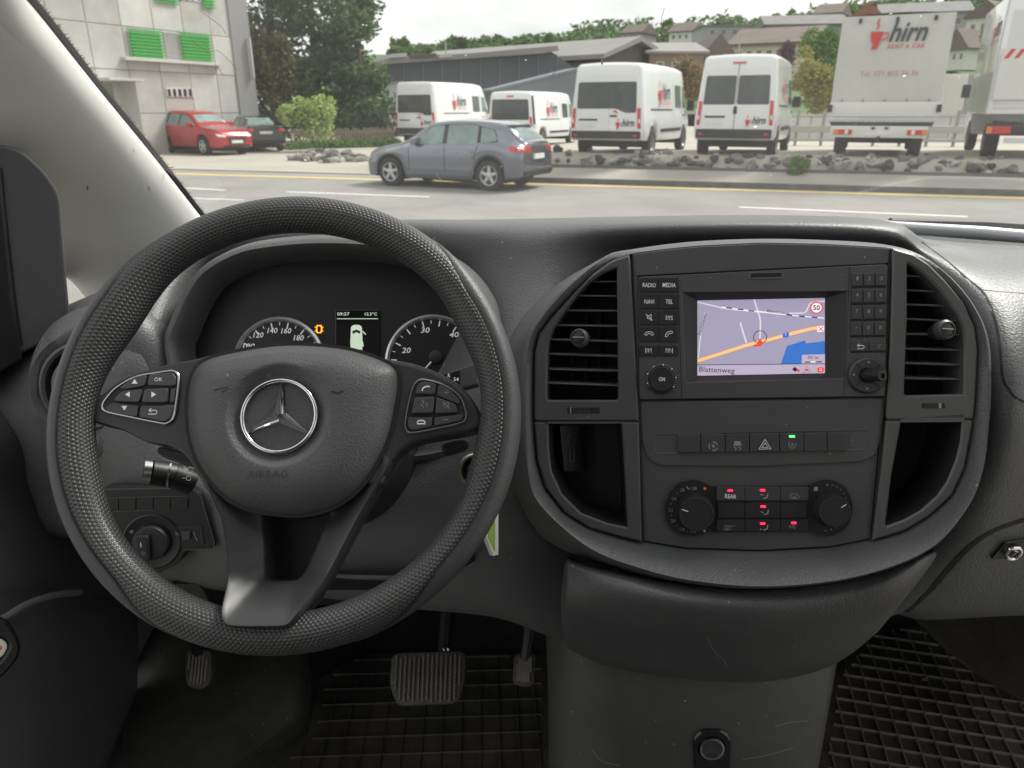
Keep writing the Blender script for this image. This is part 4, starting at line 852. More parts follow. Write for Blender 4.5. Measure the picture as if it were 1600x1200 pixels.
    if kind == 'hatch':
        mk('roof_spoiler', *boxv(-.56, .40, 1.325, .56, .70, 1.375, .015), paint, t, local=True)
        for k in range(4): flat('ring_emblem', LP((0, -.01, .87), (0, -1, 0)), circ((-.075 + k * .05, 0), .03, 14), .02, 'satin', t) if False else None
    return t
def place_car(kind, pw, a_deg, name, label, paint, z=0, wheel_y=None, side=-1):
    # a wheel's contact point at pw; heading a_deg turned left from straight ahead
    th = R(a_deg); f = Vector((-math.sin(th), math.cos(th), 0)); r = Vector((math.cos(th), math.sin(th), 0))
    wy, hw = {'hatch': (.80, .86), 'suv': (.88, .9), 'saloon': (.95, .86)}[kind]
    if wheel_y: wy = wheel_y
    o = pw - f * wy - r * (side * hw); o.z = z; return car(name, label, o, th, kind, paint)
place_car('hatch', G(764, 298.5), 64, 'hatchback', 'grey five door hatchback driving along the road', 'paint_grey')
place_car('suv', G(262, 240), 233, 'parked_suv', 'red sport utility car parked by the concrete building', 'paint_red', .0, 3.55 - 2.67, 1)
place_car('saloon', GL(378, 237), 32, 'parked_car', 'black saloon parked nose in beside the red car', 'paint_black', .02)
# ---- tarpaulin truck
def truck(name, label, rear, yaw, tarp):
    t = thing(name, label, 'truck', rear, -R(yaw)); hw = 1.13; zb, zt, L = .92, 3.02, 4.4
    wr = .36
    for sx in (-1, 1):
        wheel(t, sx * .95, .95, wr, .26, 'steel'); wheel(t, sx * .95, 4.6, wr, .2, 'steel')
        mk('chassis_rail', *boxv(sx * .42 - .05, .1, .45, sx * .42 + .05, 5.2, .66, .01), 'trim_black', t, local=True)
        mk('mudguard', *boxv(sx * .95 - .17, .5, .74, sx * .95 + .17, 1.4, .80, .02), 'trim_black', t, local=True)
    mk('axle', *tube([(-.9, .95, wr), (.9, .95, wr)], .07, 10), 'trim_black', t, local=True)
    ck = [(4.5, .98, .42, 2.2, .86, 1.25), (4.6, 1.0, .40, 2.28, .86, 1.25), (5.2, 1.0, .40, 2.25, .86, 1.25), (5.6, .98, .4, 1.75, .86, 1.22), (6.0, .92, .4, 1.30, .9, 1.1), (6.2, .82, .42, 1.05, .9, .9)]
    B = Body(ck, (4.6,), wr, .12, .03); mk('cab', B.v, B.f, 'paint_white', t, local=True)
    for side, sx in (('R', 1), ('L', -1)):
        B.decal('side_window', side, rounded([(4.85, 1.3), (5.5, 1.3), (5.3, 1.9), (4.85, 1.9)], .05), .006, 'vehicle_glass', t); mirror(t, sx * .98, 5.4, 1.35, 'trim_black', .26, .34)
    mk('load_bed', *boxv(-hw, .0, zb - .14, hw, L, zb, .015), 'aluminium', t, local=True)
    if tarp:
        # canvas cover: rippled sides, slack back sheet
        rr = []; nn = 22
        def skin(nx, nz, fn): 
            v = [fn(i / nx, j / nz) for j in range(nz + 1) for i in range(nx + 1)]; return v, [(j * (nx + 1) + i, j * (nx + 1) + i + 1, (j + 1) * (nx + 1) + i + 1, (j + 1) * (nx + 1) + i) for j in range(nz) for i in range(nx)]
        def back(u, w_):
            x = -hw + 2 * hw * u; z = zb + .28 + (zt - zb - .28) * w_; bul = .05 * math.sin(math.pi * u) * math.sin(math.pi * w_)
            return Vector((x, -.02 - bul - .022 * noise.noise(Vector((u * 3.2 + w_, w_ * 2.2, 1))) - .016 * math.sin(7 * u + 5 * w_) * (1 - w_), z))
        v, f = skin(26, 22, back); bs = mk('back_sheet', v, [tuple(reversed(q)) for q in f], 'tarp', t, local=True, sharp=80); bs.data.flip_normals() if False else None
        for sx, nm in ((-1, 'side_sheet'), (1, 'side_sheet')):
            def sd(u, w_, sx=sx): z = zb + .02 + (zt - zb - .02) * w_; return Vector((sx * (hw + .018 * math.sin(u * 24) * math.sin(math.pi * w_) + .002), L * u, z))
            v, f = skin(44, 10, sd); mk(nm, v, f if sx > 0 else [tuple(reversed(q)) for q in f], 'tarp', t, local=True, sharp=80)
        v, f = skin(10, 30, lambda u, w_: Vector((-hw + 2 * hw * u, L * w_, zt + .05 * math.sin(math.pi * u) - .02 * abs(math.sin(w_ * 9))))); mk('roof_sheet', v, f, 'tarp', t, local=True, sharp=80)
        mk('front_board', *boxv(-hw, L, zb, hw, L + .04, zt, .01), 'aluminium', t, local=True)
        bp = LP((0, -.055, 0), (0, -1, 0))
        logo(t, bp, (.03, 2.55), 1.35, .05, True, True)
        text('phone_lettering', 'Tel. 071 855 36 36', bp, (0, 1.82), 1.18, .05, 'ink_red_faded', t, ht=.10, track=1.05)
        for x in (-.75, .0, .75): slab('strap_buckle', bp, rect(x - .03, zt - .14, x + .03, zt - .05), -.02, .03, .005, 'trim_black', t, local=True)
        for x in (-.9, -.45, 0, .45, .9): slab('strap', bp, rect(x - .015, zb + .25, x + .015, zb + .36), -.01, .025, .003, 'post', t, local=True)
    tg = mk('tailboard', *boxv(-hw - .01, -.10, zb - .02, hw + .01, -.055, zb + .30, .012), 'paint_offwhite' if tarp else 'aluminium', t, local=True)
    for sx in (-1, 1): mk('latch', *boxv(sx * hw - .05, -.14, zb + .08, sx * hw + .05, -.10, zb + .24, .01), 'trim_black', t, local=True)
    mk('underrun_beam', *boxv(-hw + .06, -.02, zb - .22, hw - .06, .08, zb - .145, .01), 'trim_black', t, local=True)
    mk('lamp_bar', *boxv(-hw + .08, -.06, .44, hw - .14, -.01, .70, .01), 'paint_offwhite', t, local=True)
    bar = LP((0, -.06, 0), (0, -1, 0))
    for sx in (-1, 1):
        l = slab('tail_lamp', bar, rounded(rect(sx * .78 - .20, .51, sx * .78 + .20, .62), .02), 0, .035, .008, 'lamp_red', t, local=True)
        slab('indicator', bar, rect(sx * .93 - .05, .515, sx * .93 + .05, .615), .03, .04, .003, 'lamp_orange', l, local=True); slab('reverse_lens', bar, rect(sx * .70 - .035, .515, sx * .70 + .035, .615), .03, .04, .003, 'lamp_white', l, local=True)
    slab('number_plate', bar, rect(-.26, .49, .26, .62), 0, .012, .002, 'plate', t, local=True)
    for x in (-.14, .14): mk('plate_lamp', *boxv(x - .04, -.13, .635, x + .04, -.055, .675, .01), 'trim_black', t, local=True)
    mk('tow_hook', *tube([(0, 0, .42), (0, -.1, .40), (0, -.12, .47)], .03, 8), 'trim_black', t, local=True)
    return t
truck('tarpaulin_truck', 'truck with a pale grey tarpaulin cover and dark hirn lettering seen from behind', lot_at(GL(1367, 246)), 25, True)
def boxtruck():
    q = lot_at(GL(1592, 252)); q += Vector((.5, .2, 0)); yaw = 25
    t = thing('box_truck', 'white box truck with striped tail lift cut off by the picture edge', 'truck', q, -R(yaw)); hw = 1.15; zb, zt, L = .98, 3.45, 4.3; wr = .38
    mk('cargo_box', *boxv(-hw, 0, zb, hw, L, zt, .03), 'paint_white', t, local=True)
    for sx in (-1, 1):
        wheel(t, sx * .98, 1.0, wr, .28, 'steel'); wheel(t, sx * .98, 4.7, wr, .22, 'steel'); mk('chassis_rail', *boxv(sx * .42 - .05, .1, .55, sx * .42 + .05, 5.2, .80, .01), 'trim_black', t, local=True)
        lp = LP((sx * hw, 0, 0), (sx, 0, 0)); logo(t, lp, (sx * 1.2, 2.75), 1.5, .006)
        for z0, z1, mt in ((zb, zb + .9, 'aluminium'),):
            for k in range(9): slab('side_plank', lp, rect(*(sorted((sx * (.05 + k * .47), sx * (.05 + k * .47 + .46)))[0:1] + [z0 + .04] + sorted((sx * (.05 + k * .47), sx * (.05 + k * .47 + .46)))[1:2] + [z1])), .0, .014, .004, mt, t, local=True)
        slab('corner_rail', lp, rect(*(sorted((sx * .0, sx * .07))[0:1] + [zb] + sorted((sx * .0, sx * .07))[1:2] + [zt])), 0, .02, .005, 'aluminium', t, local=True)
    bp = LP((0, 0, 0), (0, -1, 0))
    slab('roller_door', bp, rect(-hw + .12, zb + .12, hw - .12, zt - .35), 0, .02, .005, 'paint_offwhite', t, local=True)
    slab('tail_lift', bp, rect(-hw + .05, zb + .3, hw - .05, zb + 1.35), .03, .08, .01, 'paint_offwhite', t, local=True)
    for k in range(12): x = -hw + .1 + k * .19; flat('warning_stripe', bp, [(x, zb + 1.15), (x + .09, zb + 1.15), (x + .20, zb + 1.34), (x + .11, zb + 1.34)], .084, 'ink_red', t)
    mk('lamp_bar', *boxv(-hw + .05, -.02, .52, hw - .05, .05, .76, .01), 'trim_black', t, local=True)
    for sx in (-1, 1):
        l = slab('tail_lamp', bp, rect(sx * .85 - .24, .56, sx * .85 + .24, .72), .025, .06, .008, 'lamp_red', t, local=True); slab('indicator', bp, rect(sx * 1.03 - .05, .565, sx * 1.03 + .05, .715), .055, .066, .003, 'lamp_orange', l, local=True)
    slab('number_plate', bp, rect(-.7, .36, -.2, .48), 0, .012, .002, 'plate', t, local=True)
    ck = [(4.5, 1.0, .45, 2.3, .86, 1.3), (4.6, 1.02, .42, 2.4, .86, 1.3), (5.3, 1.02, .42, 2.35, .86, 1.3), (5.8, 1.0, .42, 1.8, .86, 1.22), (6.1, .94, .42, 1.30, .9, 1.1), (6.3, .82, .45, 1.05, .9, .9)]
    B = Body(ck, (4.7,), wr, .12, .03); mk('cab', B.v, B.f, 'paint_white', t, local=True)
    for side in 'LR': B.decal('side_window', side, rounded([(4.85, 1.35), (5.5, 1.35), (5.3, 2.0), (4.85, 2.0)], .05), .006, 'vehicle_glass', t)
    mirror(t, -1.0, 5.5, 1.4, 'trim_black', .26, .36)
boxtruck()
# ---------------------------------------------------------------- the van we sit in
VB = thing('van_cabin', 'cream lined van cabin around the dashboard with its windscreen and pillar trim', 'van cabin', (.22, .2, .5))
XL, XR = -.64, 1.08
# roof lining, rear, sides: the shell that shades the cabin, with its window openings
rv = [Vector((x, y, z + .06 * math.cos((x - .22) / .86 * 1.3))) for y, z in ((-2.3, 2.02), (-1.2, 2.06), (-.3, 2.07), (.18, 2.03), (.30, 1.985)) for x in (XL + .06, -.3, .22, .74, XR - .06)]
mk('roof_lining', rv, [(j * 5 + i, j * 5 + i + 1, (j + 1) * 5 + i + 1, (j + 1) * 5 + i) for j in range(4) for i in range(4)], 'headliner', VB)
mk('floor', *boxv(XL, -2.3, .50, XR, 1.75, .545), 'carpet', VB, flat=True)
mk('bulkhead', [(XL, 1.15, 1.45), (XR, 1.15, 1.45), (XR, 1.62, .9), (XL, 1.62, .9), (XL, 1.60, .5), (XR, 1.60, .5)], [(0, 1, 2, 3), (3, 2, 5, 4)], 'carpet', VB, flat=True)
for x in (XL, XR):
    s = 1 if x > 0 else -1
    mk('side_wall', *boxv(min(x, x + s * .05), -2.3, .5, max(x, x + s * .05), -.56, 1.28), 'door_grey', VB, flat=True)
    mk('side_wall', *boxv(min(x, x + s * .05), -2.1, 1.28, max(x, x + s * .05), -1.2, 2.0), 'headliner', VB, flat=True)  # unseen panel closing the rear side window to cut light from behind
    mk('window_post', *boxv(min(x, x + s * .05), -.68, 1.28, max(x, x + s * .05), -.55, 2.05), 'headliner', VB, flat=True)
    mk('window_post', *boxv(min(x, x + s * .05), -2.3, 1.28, max(x, x + s * .05), -2.1, 2.05), 'headliner', VB, flat=True)
    mk('roof_rail', *boxv(min(x, x + s * .06), -2.3, 2.0, max(x, x + s * .06), .1, 2.08), 'headliner', VB, flat=True)
mk('rear_wall', *boxv(XL, -2.36, .5, XR, -2.31, 2.08), 'door_grey', VB, flat=True)  # unseen, closed up to the roof to cut light from behind
mk('front_side', *boxv(XR, .98, .5, XR + .05, 1.7, 1.36), 'door_grey', VB, flat=True)   # the passenger door stands open
mk('front_side', *boxv(XL - .05, .98, .5, XL, 1.7, 1.36), 'door_grey', VB, flat=True)
mk('door_sill', *boxv(XR - .04, -.55, .46, XR + .06, .98, .55, .01), 'door_grey', VB)
# front seats are behind the camera: only their backs shade the floor
for x in (-.2, .62): mk('seat_back', *boxv(x - .24, -.75, .9, x + .24, -.55, 1.55, .05), 'carpet', VB); mk('seat_base', *boxv(x - .25, -.62, .6, x + .25, -.12, .95, .05), 'carpet', VB)
# windscreen
wr_ = []
for k in range(7):
    u = k / 6; y = 1.40 - 1.12 * u; z = 1.385 + .62 * u + .04 * math.sin(math.pi * u)
    wr_.append([(XL - .04 + (XR - XL + .08) * i / 10 - (.05 * u * (1 if i < 5 else -1 if i > 5 else 0)), y - .22 * ((i - 5) / 5) ** 2 * (.9 - .3 * u), z) for i in range(11)])
v, f = grid(wr_, 2, 2); ws_glass = mk('windscreen', v, f, 'windscreen_glass', VB)
# pillar trim, left
PL = [[(-20, -75, .62), (-72, -60, .60), (-165, 0, .62), (-250, 90, .70)], [(40, 0, .70), (-8, 22, .675), (-95, 100, .69), (-180, 210, .77)], [(96, 70, .76), (52, 95, .735), (-30, 160, .75), (-115, 262, .83)], [(150, 140, .82), (108, 164, .795), (30, 225, .81), (-56, 320, .89)],
      [(240, 250, .94), (202, 276, .915), (132, 332, .93), (60, 420, 1.0)], [(312, 342, 1.05), (268, 368, 1.02), (190, 418, 1.02), (108, 432, 1.07)], [(356, 396, 1.10), (312, 424, 1.07), (235, 462, 1.06), (140, 464, 1.09)]]
PL = [[(r[0][0] + 2, r[0][1] + 2, r[0][2] + .03)] + r + [(r[-1][0], r[-1][1], r[-1][2] + .05)] for r in PL]
v, f = pgrid(PL, 5, 5); pil = mk('pillar_trim', v, f, 'pillar', VB, sharp=70)
edge = smooth([(-18, -78, .625), (43, -3, .71), (99, 67, .77), (153, 137, .835), (243, 247, .955), (315, 339, 1.065), (358, 392, 1.11)], 8, False)
mk('windscreen_seal', *tube([P(*q) for q in edge], .0065, 8), 'deep_black', VB)
rnd = random.Random(2); hv = []; hf = []                        # frayed flocking of the seal
for q0, q1 in zip(edge, edge[1:]):
    for j in range(16):
        u = rnd.random(); c = [a + (b - a) * u for a, b in zip(q0, q1)]; p = P(*c); d = (RT * .8 + UPV * .6 + FW * rnd.uniform(-.4, .4) + RT * rnd.uniform(-.5, .5)).normalized(); w_ = FW.cross(d).normalized() * .0006; k = len(hv); L_ = rnd.uniform(.006, .0115)
        hv += [p - w_, p + w_, p + d * L_]; hf.append((k, k + 1, k + 2))
mk('seal_fibres', hv, hf, 'deep_black', VB, flat=True)['kind'] = 'stuff'
mk('pillar_trim', [Vector((XR - .30 + .26 * (1 - abs(2 * u - 1)) * 0 + w_ * .16 + .10 * (1 - u), .30 + 1.05 * u, 2.0 - .60 * u)) for u in (0, .33, .66, 1) for w_ in (1.2, 1.9)], [(0, 1, 3, 2), (2, 3, 5, 4), (4, 5, 7, 6)], 'pillar', VB)
# marks on the pillar
for x, y, w_, h in ((136, 293, 2.2, 3.5), (208, 235, 1.2, 2.6), (232, 294, 1.6, 3.6)): seam('scuff_mark', pil, [(x, y - h), (x + .5, y), (x + 1, y + h)], w_ / FPX * .85, 'dim_print', VB, k=2)
for pts, w_ in (([(672, 250), (675, 253), (678, 256)], 3), ([(681, 269), (684, 275), (688, 281)], 3), ([(728, 240), (731, 244)], 3.2), ([(594, 117), (599, 120)], 3), ([(972, 134), (970, 138)], 2), ([(262, 262), (272, 260)], 3), ([(862, 118), (866, 113)], 2.4), ([(300, 62), (325, 80), (340, 78), (360, 96), (372, 110)], 1.0), ([(318, 20), (345, 40), (352, 52)], .9), ([(336, 98), (350, 118)], .8), ([(712, 238), (718, 236)], 1.5), ([(823, 299), (827, 297)], 2.5), ([(500, 46), (504, 50)], 2.4), ([(556, 92), (560, 96)], 2.2), ([(1038, 12), (1034, 26), (1032, 40)], .8), ([(940, 90), (941, 100)], 3)): seam('fly_smear', ws_glass, pts, w_ * .75 / FPX, 'fly_smear', VB, k=3)
# ---- driver's door: window post, card, arm rest
DR = thing('driver_door', 'dark grey driver door with upholstered window post at the left edge', 'door', (XL, .7, .55))
pl = Plane(P(50, 380, .80), Vector((.55, -.83, .03)))
slab('window_post', pl, rounded(pl.px([(-60, 226), (6, 227), (34, 236), (70, 268), (93, 304), (97, 360), (110, 500), (60, 540), (-60, 600)]), .01), -.06, .0, .012, 'door_post', DR)
strokes('post_seam', pl, [pl.px([(2, 262), (8, 330), (24, 470), (34, 540)])], .0022, .0006, 'seam', DR)
slab('window_channel', pl, pl.px([(-60, 290), (2, 270), (8, 330), (22, 470), (34, 560), (-60, 620)]), -.05, -.004 + .008, .003, 'black', DR)
DC = [[(-330, y, .74 + d), (-140, y, .80 + d), (20, y, .88 + d), (110, y, .98 + d), (175, y + 10, 1.12 + d), (215, y + 30, 1.25 + d)] for y, d in ((560, .02), (640, -.03), (700, -.045), (770, -.01), (850, .0), (915, .0), (935, -.02), (965, -.045), (1030, -.05), (1120, -.03), (1250, .02))]
v, f = pgrid(DC, 4, 4); dc = mk('door_card', v, f, 'dash_fine', DR, sharp=70)
tv = [(-60, 985, .79), (0, 968, .815), (40, 945, .84), (85, 930, .88), (125, 926, .93)]; mk('armrest_edge', *tube([P(*q) for q in smooth(tv, 5, False)], [.004] * 21, 8), 'door_grey', DR)
pl = Plane(P(0, 1010, .80), Vector((.62, -.72, .32)))
frame('handle_surround', pl, rounded(pl.px([(-60, 958), (12, 968), (33, 1004), (30, 1026), (0, 1062), (-60, 1090)]), .012), rounded(pl.px([(-60, 985), (6, 994), (16, 1008), (0, 1035), (-60, 1060)]), .008), -.02, .004, .003, 'black', DR, n=48)
slab('lock_tab', pl, rounded(pl.px([(-40, 996), (2, 996), (14, 1008), (3, 1028), (-40, 1040)]), .006), -.004, .002, .002, 'tag_white', DR)
flat('lock_mark', pl, circ(pl.uv(-2, 1012), .003, 14), .0024, 'dot_red', DR)
tv = [(20, 1230, .90), (48, 1180, .95), (62, 1150, 1.0), (100, 1120, 1.05)]; mk('pocket_edge', *tube([P(*q) for q in smooth(tv, 5, False)], .008, 8), 'dash_fine', DR)
tv = [(-40, 1190, .86), (60, 1110, .98), (140, 1050, 1.08)]; mk('pocket_edge', *tube([P(*q) for q in smooth(tv, 5, False)], .004, 8), 'dash_fine', DR)
# ---------------------------------------------------------------- dashboard
DB = thing('dashboard', 'dark grey grained plastic dashboard spanning the cabin below the windscreen', 'dashboard', (.22, 1.0, 1.0))
cols = [
 [(-150, 540, .90), (-150, 560, .87), (-160, 610, .85), (-140, 680, .86), (-80, 780, .90), (-40, 850, .95)],
 [(18, 512, .90), (12, 545, .86), (4, 600, .84), (22, 680, .84), (70, 770, .89), (110, 840, .95)],
 [(130, 466, .88), (130, 486, .83), (122, 560, .80), (128, 650, .80), (155, 765, .82), (185, 885, .87)],
 [(240, 425, .90), (240, 446, .85), (240, 540, .81), (240, 650, .80), (248, 765, .79), (255, 905, .84)],
 [(340, 374, .93), (340, 390, .91), (340, 480, .96), (340, 640, .90), (342, 770, .79), (342, 922, .83)],
 [(480, 350, .99), (480, 366, .93), (480, 480, .98), (480, 640, .92), (480, 775, .80), (480, 932, .83)],
 [(620, 345, .99), (620, 359, .91), (620, 470, .96), (622, 640, .88), (625, 780, .80), (630, 950, .84)],
 [(740, 345, .98), (740, 359, .895), (745, 440, .89), (752, 600, .825), (760, 780, .80), (775, 965, .84)],
 [(850, 343, .97), (850, 358, .88), (852, 425, .86), (845, 600, .815), (850, 780, .81), (880, 1000, .86)],
 [(1000, 340, .95), (1000, 355, .85), (1000, 420, .90), (1000, 600, .92), (1000, 780, .90), (1010, 1020, .88)],
 [(1190, 338, .94), (1190, 353, .84), (1190, 420, .90), (1190, 600, .90), (1190, 780, .88), (1180, 1030, .90)],
 [(1380, 344, .93), (1385, 360, .84), (1390, 420, .88), (1395, 600, .88), (1390, 780, .86), (1340, 1000, .92)],
 [(1440, 372, .90), (1446, 386, .865), (1470, 430, .82), (1490, 600, .83), (1470, 780, .81), (1400, 960, .90)],
 [(1520, 382, .97), (1530, 400, .89), (1550, 455, .79), (1562, 600, .735), (1540, 770, .765), (1460, 968, .93)],
 [(1620, 388, 1.0), (1632, 410, .90), (1650, 460, .80), (1655, 600, .74), (1635, 770, .775), (1590, 962, .95)],
 [(1800, 400, 1.02), (1815, 430, .92), (1830, 480, .82), (1840, 620, .76), (1820, 780, .79), (1800, 960, .96)],
 [(2060, 415, 1.02), (2080, 450, .93), (2100, 500, .84), (2110, 640, .79), (2090, 790, .82), (2060, 960, .98)]]
rows = []
for c in cols:
    p = [P(*q) for q in c]; top = p[0]; far = Vector((top.x * 1.12, max(1.22, top.y + .25), top.z - .075)); mid = Vector((top.x * 1.04, (top.y + far.y) / 2, top.z - .02))
    low = p[-1]; rows.append([far, mid] + p + [Vector((low.x, low.y + .16, low.z - .03)), Vector((low.x, low.y + .4, low.z + .02))])
v, f = grid(rows, 6, 6); dash = mk('dash_pad', v, f, 'dash', DB, sharp=80)
# pod that carries the centre console: soft shoulder rising from the dash, rolled lip along the bottom
SP = Plane(P(1190, 620, .735), nrm(20, -8))
def ph(pts): return [SP.uv(x, y) + (h,) for x, y, h in pts]
cc = SP.uv(1190, 620); NP = 160
podA = ph([(986, 370, -.115), (888, 406, -.10), (806, 478, -.082), (768, 556, -.066), (758, 650, -.058), (780, 765, -.056), (836, 850, -.045), (955, 892, -.012), (1080, 914, -.002), (1190, 919, .0), (1320, 904, -.002), (1440, 866, -.01), (1512, 805, -.03), (1556, 700, -.045), (1568, 600, -.045), (1556, 500, -.06), (1502, 425, -.085), (1430, 376, -.115), (1380, 358, -.13), (1300, 348, -.13), (1190, 344, -.13), (1080, 350, -.12)])
podB = ph([(986, 384, -.022), (945, 398, -.010), (882, 450, .002), (834, 512, .006), (821, 560, .007), (820, 650, .008), (827, 735, .012), (846, 784, .018), (920, 846, .026), (1000, 876, .031), (1080, 893, .035), (1190, 900, .037), (1320, 886, .035), (1430, 848, .029), (1494, 790, .021), (1524, 730, .015), (1537, 660, .010), (1542, 600, .008), (1539, 520, .004), (1504, 450, -.002), (1450, 397, -.012), (1395, 374, -.026), (1300, 366, -.030), (1190, 364, -.031), (1080, 370, -.028)])
bez = SP.px([(986, 395), (955, 407), (927, 427), (895, 460), (862, 495), (842, 522), (835, 550), (834, 650), (839, 720), (852, 762), (882, 802), (920, 825), (970, 840), (1005, 848), (1070, 859), (1190, 863), (1300, 857), (1360, 845), (1412, 830), (1450, 807), (1487, 775), (1507, 730), (1517, 675), (1524, 610), (1527, 547), (1522, 510), (1505, 472), (1475, 437), (1450, 412), (1425, 396), (1392, 386), (1290, 380), (1190, 378), (1090, 383), (1040, 388)])
A = by_angle(smooth(podA, 5), cc, NP); B_ = by_angle(smooth(podB, 5), cc, NP); Cb = by_angle(bez, cc, NP)
def mix(a, b, u, dh=0): return ([((p[0] * (1 - u) + q[0] * u), (p[1] * (1 - u) + q[1] * u)) for p, q in zip(a, b)], [(p[2] if len(p) > 2 else 0) * (1 - u) + (q[2] if len(q) > 2 else 0) * u + dh for p, q in zip(a, b)])
rs = [mix(A, B_, 0), mix(A, B_, .35, .004), mix(A, B_, .7, .005), mix(A, B_, .9, .002), mix(A, B_, 1)]
Cb3 = [q + (-.004,) for q in Cb]
rs += [mix(B_, Cb3, .25, .003), mix(B_, Cb3, .7, .0015), mix(B_, Cb3, .96, -.0005), mix(B_, Cb3, 1, -.002), mix(B_, Cb3, 1, -.03)]
v, f = rings(SP, rs, cap1=False); pod = mk('console_surround', v, f, 'dash', DB, sharp=60)
# passenger side: airbag cover seam, glove box seam and latch
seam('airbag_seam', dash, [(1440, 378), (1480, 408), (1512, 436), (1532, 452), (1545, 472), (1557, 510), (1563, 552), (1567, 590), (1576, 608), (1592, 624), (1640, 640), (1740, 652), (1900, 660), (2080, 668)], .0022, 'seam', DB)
seam('airbag_crease', dash, [(1532, 452), (1560, 455), (1600, 458), (1660, 462), (1800, 470), (2000, 480)], .0012, 'dash_fine', DB)
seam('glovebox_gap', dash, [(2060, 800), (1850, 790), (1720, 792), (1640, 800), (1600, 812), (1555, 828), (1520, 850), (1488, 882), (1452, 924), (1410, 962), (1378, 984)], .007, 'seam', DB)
bv_ = BVHTree.FromPolygons([q.co + DB.location for q in dash.data.vertices], [tuple(q.vertices) for q in dash.data.polygons]); gh, gn, _, _ = bv_.ray_cast(CAM, ray(1580, 858).normalized()); gn = gn if gn.dot(ray(1580, 858)) < 0 else -gn; GB = Plane(gh + gn * .001, gn)
slab('latch_plate', GB, rounded(GB.px([(1547, 872), (1569, 846), (1640, 838), (1640, 864)]), .003), -.02, .003, .001, 'black', DB)
mk('latch_ring', *tube([GB.pt(q, .007) for q in smooth(GB.px([(1566, 860), (1572, 850), (1586, 849), (1588, 856), (1580, 864), (1570, 865)]), 5)] , .0022, 8), 'chrome', DB)
mk('latch_hook', *tube([GB.pt(q, .007) for q in GB.px([(1574, 861), (1583, 854), (1577, 852)])], .0016, 6), 'satin', DB)
strokes('latch_edge', GB, [GB.px([(1544, 874), (1570, 843), (1640, 836)]), GB.px([(1544, 874), (1600, 869), (1640, 866)])], .0012, .0035, 'panel_trim', DB)
# far edge of the dash at the right: black cowl and grey roll
mk('cowl_strip', *tube([P(x, y, 1.26) for x, y in ((1390, 351), (1450, 352), (1540, 354), (1640, 360), (1760, 368))], .012, 8), 'deep_black', DB)
mk('defroster_roll', *tube([P(x, y, t_) for x, y, t_ in ((1340, 350, 1.16), (1395, 356, 1.14), (1460, 360, 1.12), (1530, 364, 1.11), (1610, 371, 1.10), (1760, 384, 1.09))], .0105, 14), 'roll_grey', DB)
mk('gap_shade_strip', [P(*q) for q in ((1380, 364, 1.12), (1440, 368, 1.08), (1600, 378, 1.07), (1760, 392, 1.06), (1760, 402, 1.04), (1600, 386, 1.04), (1440, 376, 1.0))], [tuple(range(7))], 'deep_black', DB, flat=True)  # black sheet painting in the shade of the gap below the roll
# storage drawer below the console
DCOL = [[(886, 874, .765), (882, 892, .755), (878, 930, .76), (879, 970, .78), (884, 1008, .82)], [(905, 880, .755), (902, 900, .735), (900, 940, .735), (902, 980, .76), (908, 1022, .815)], [(950, 890, .75), (950, 910, .722), (950, 948, .722), (955, 990, .745), (960, 1040, .81)], [(1060, 909, .745), (1060, 930, .712), (1060, 962, .713), (1060, 1006, .742), (1062, 1057, .81)],
        [(1190, 915, .742), (1190, 938, .706), (1190, 970, .708), (1185, 1014, .742), (1180, 1063, .81)], [(1330, 898, .745), (1326, 922, .712), (1312, 955, .716), (1290, 1000, .75), (1268, 1049, .815)], [(1420, 874, .752), (1412, 896, .715), (1392, 930, .725), (1362, 970, .765), (1324, 1024, .825)], [(1458, 862, .765), (1459, 872, .758), (1434, 908, .765), (1404, 946, .795), (1372, 986, .845)]]
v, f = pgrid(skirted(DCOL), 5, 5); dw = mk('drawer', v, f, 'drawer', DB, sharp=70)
for pts in ([(1104, 994), (1112, 1010), (1121, 1022), (1132, 1032), (1135, 1042)], [(1233, 1012), (1240, 1010), (1244, 1006)]): seam('scratch', dw, pts, .0006, 'dim_print', dw, k=4)
# lower console with power socket
LC = [[(852, 960, 1.02), (856, 1080, 1.02), (858, 1240, 1.04)], [(862, 960, .93), (868, 1080, .91), (874, 1240, .93)], [(905, 965, .89), (912, 1080, .865), (920, 1240, .885)], [(1010, 970, .885), (1010, 1080, .845), (1015, 1240, .865)], [(1110, 970, .885), (1110, 1080, .84), (1110, 1240, .86)], [(1220, 970, .885), (1212, 1080, .845), (1200, 1240, .868)], [(1296, 980, .90), (1282, 1080, .875), (1256, 1240, .895)], [(1312, 985, .95), (1296, 1080, .925), (1268, 1240, .945)], [(1316, 990, 1.2), (1300, 1080, 1.2), (1272, 1240, 1.2)]]
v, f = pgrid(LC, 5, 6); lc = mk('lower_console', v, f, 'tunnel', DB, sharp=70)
for pts in ([(1160, 1186), (1195, 1180), (1240, 1168)], [(1210, 1135), (1235, 1128), (1262, 1126)], [(925, 1170), (940, 1188), (970, 1196)]): seam('scuff', lc, pts, .0012, 'faint_print', lc, k=4)
SK = Plane(P(1110, 1165, .848), nrm(8, 0))
so_ = thing('power_socket', 'round metal power socket low on the centre console', 'socket', SK.o)
frame('socket_surround', SK, rounded(SK.px([(1082, 1150), (1096, 1138), (1128, 1138), (1141, 1150), (1140, 1200), (1120, 1222), (1100, 1222), (1084, 1200)]), .006), circ(SK.uv(1111, 1166), .0145, 40), -.012, .004, .002, 'gloss_black', so_, n=60)
c = SK.uv(1111, 1166); mk('socket_ring', *lathe(SK, c, [(.0142, .0), (.0142, .0055), (.0118, .006), (.0108, -.006), (.0108, -.03), (.001, -.03)], 36), 'satin', so_)
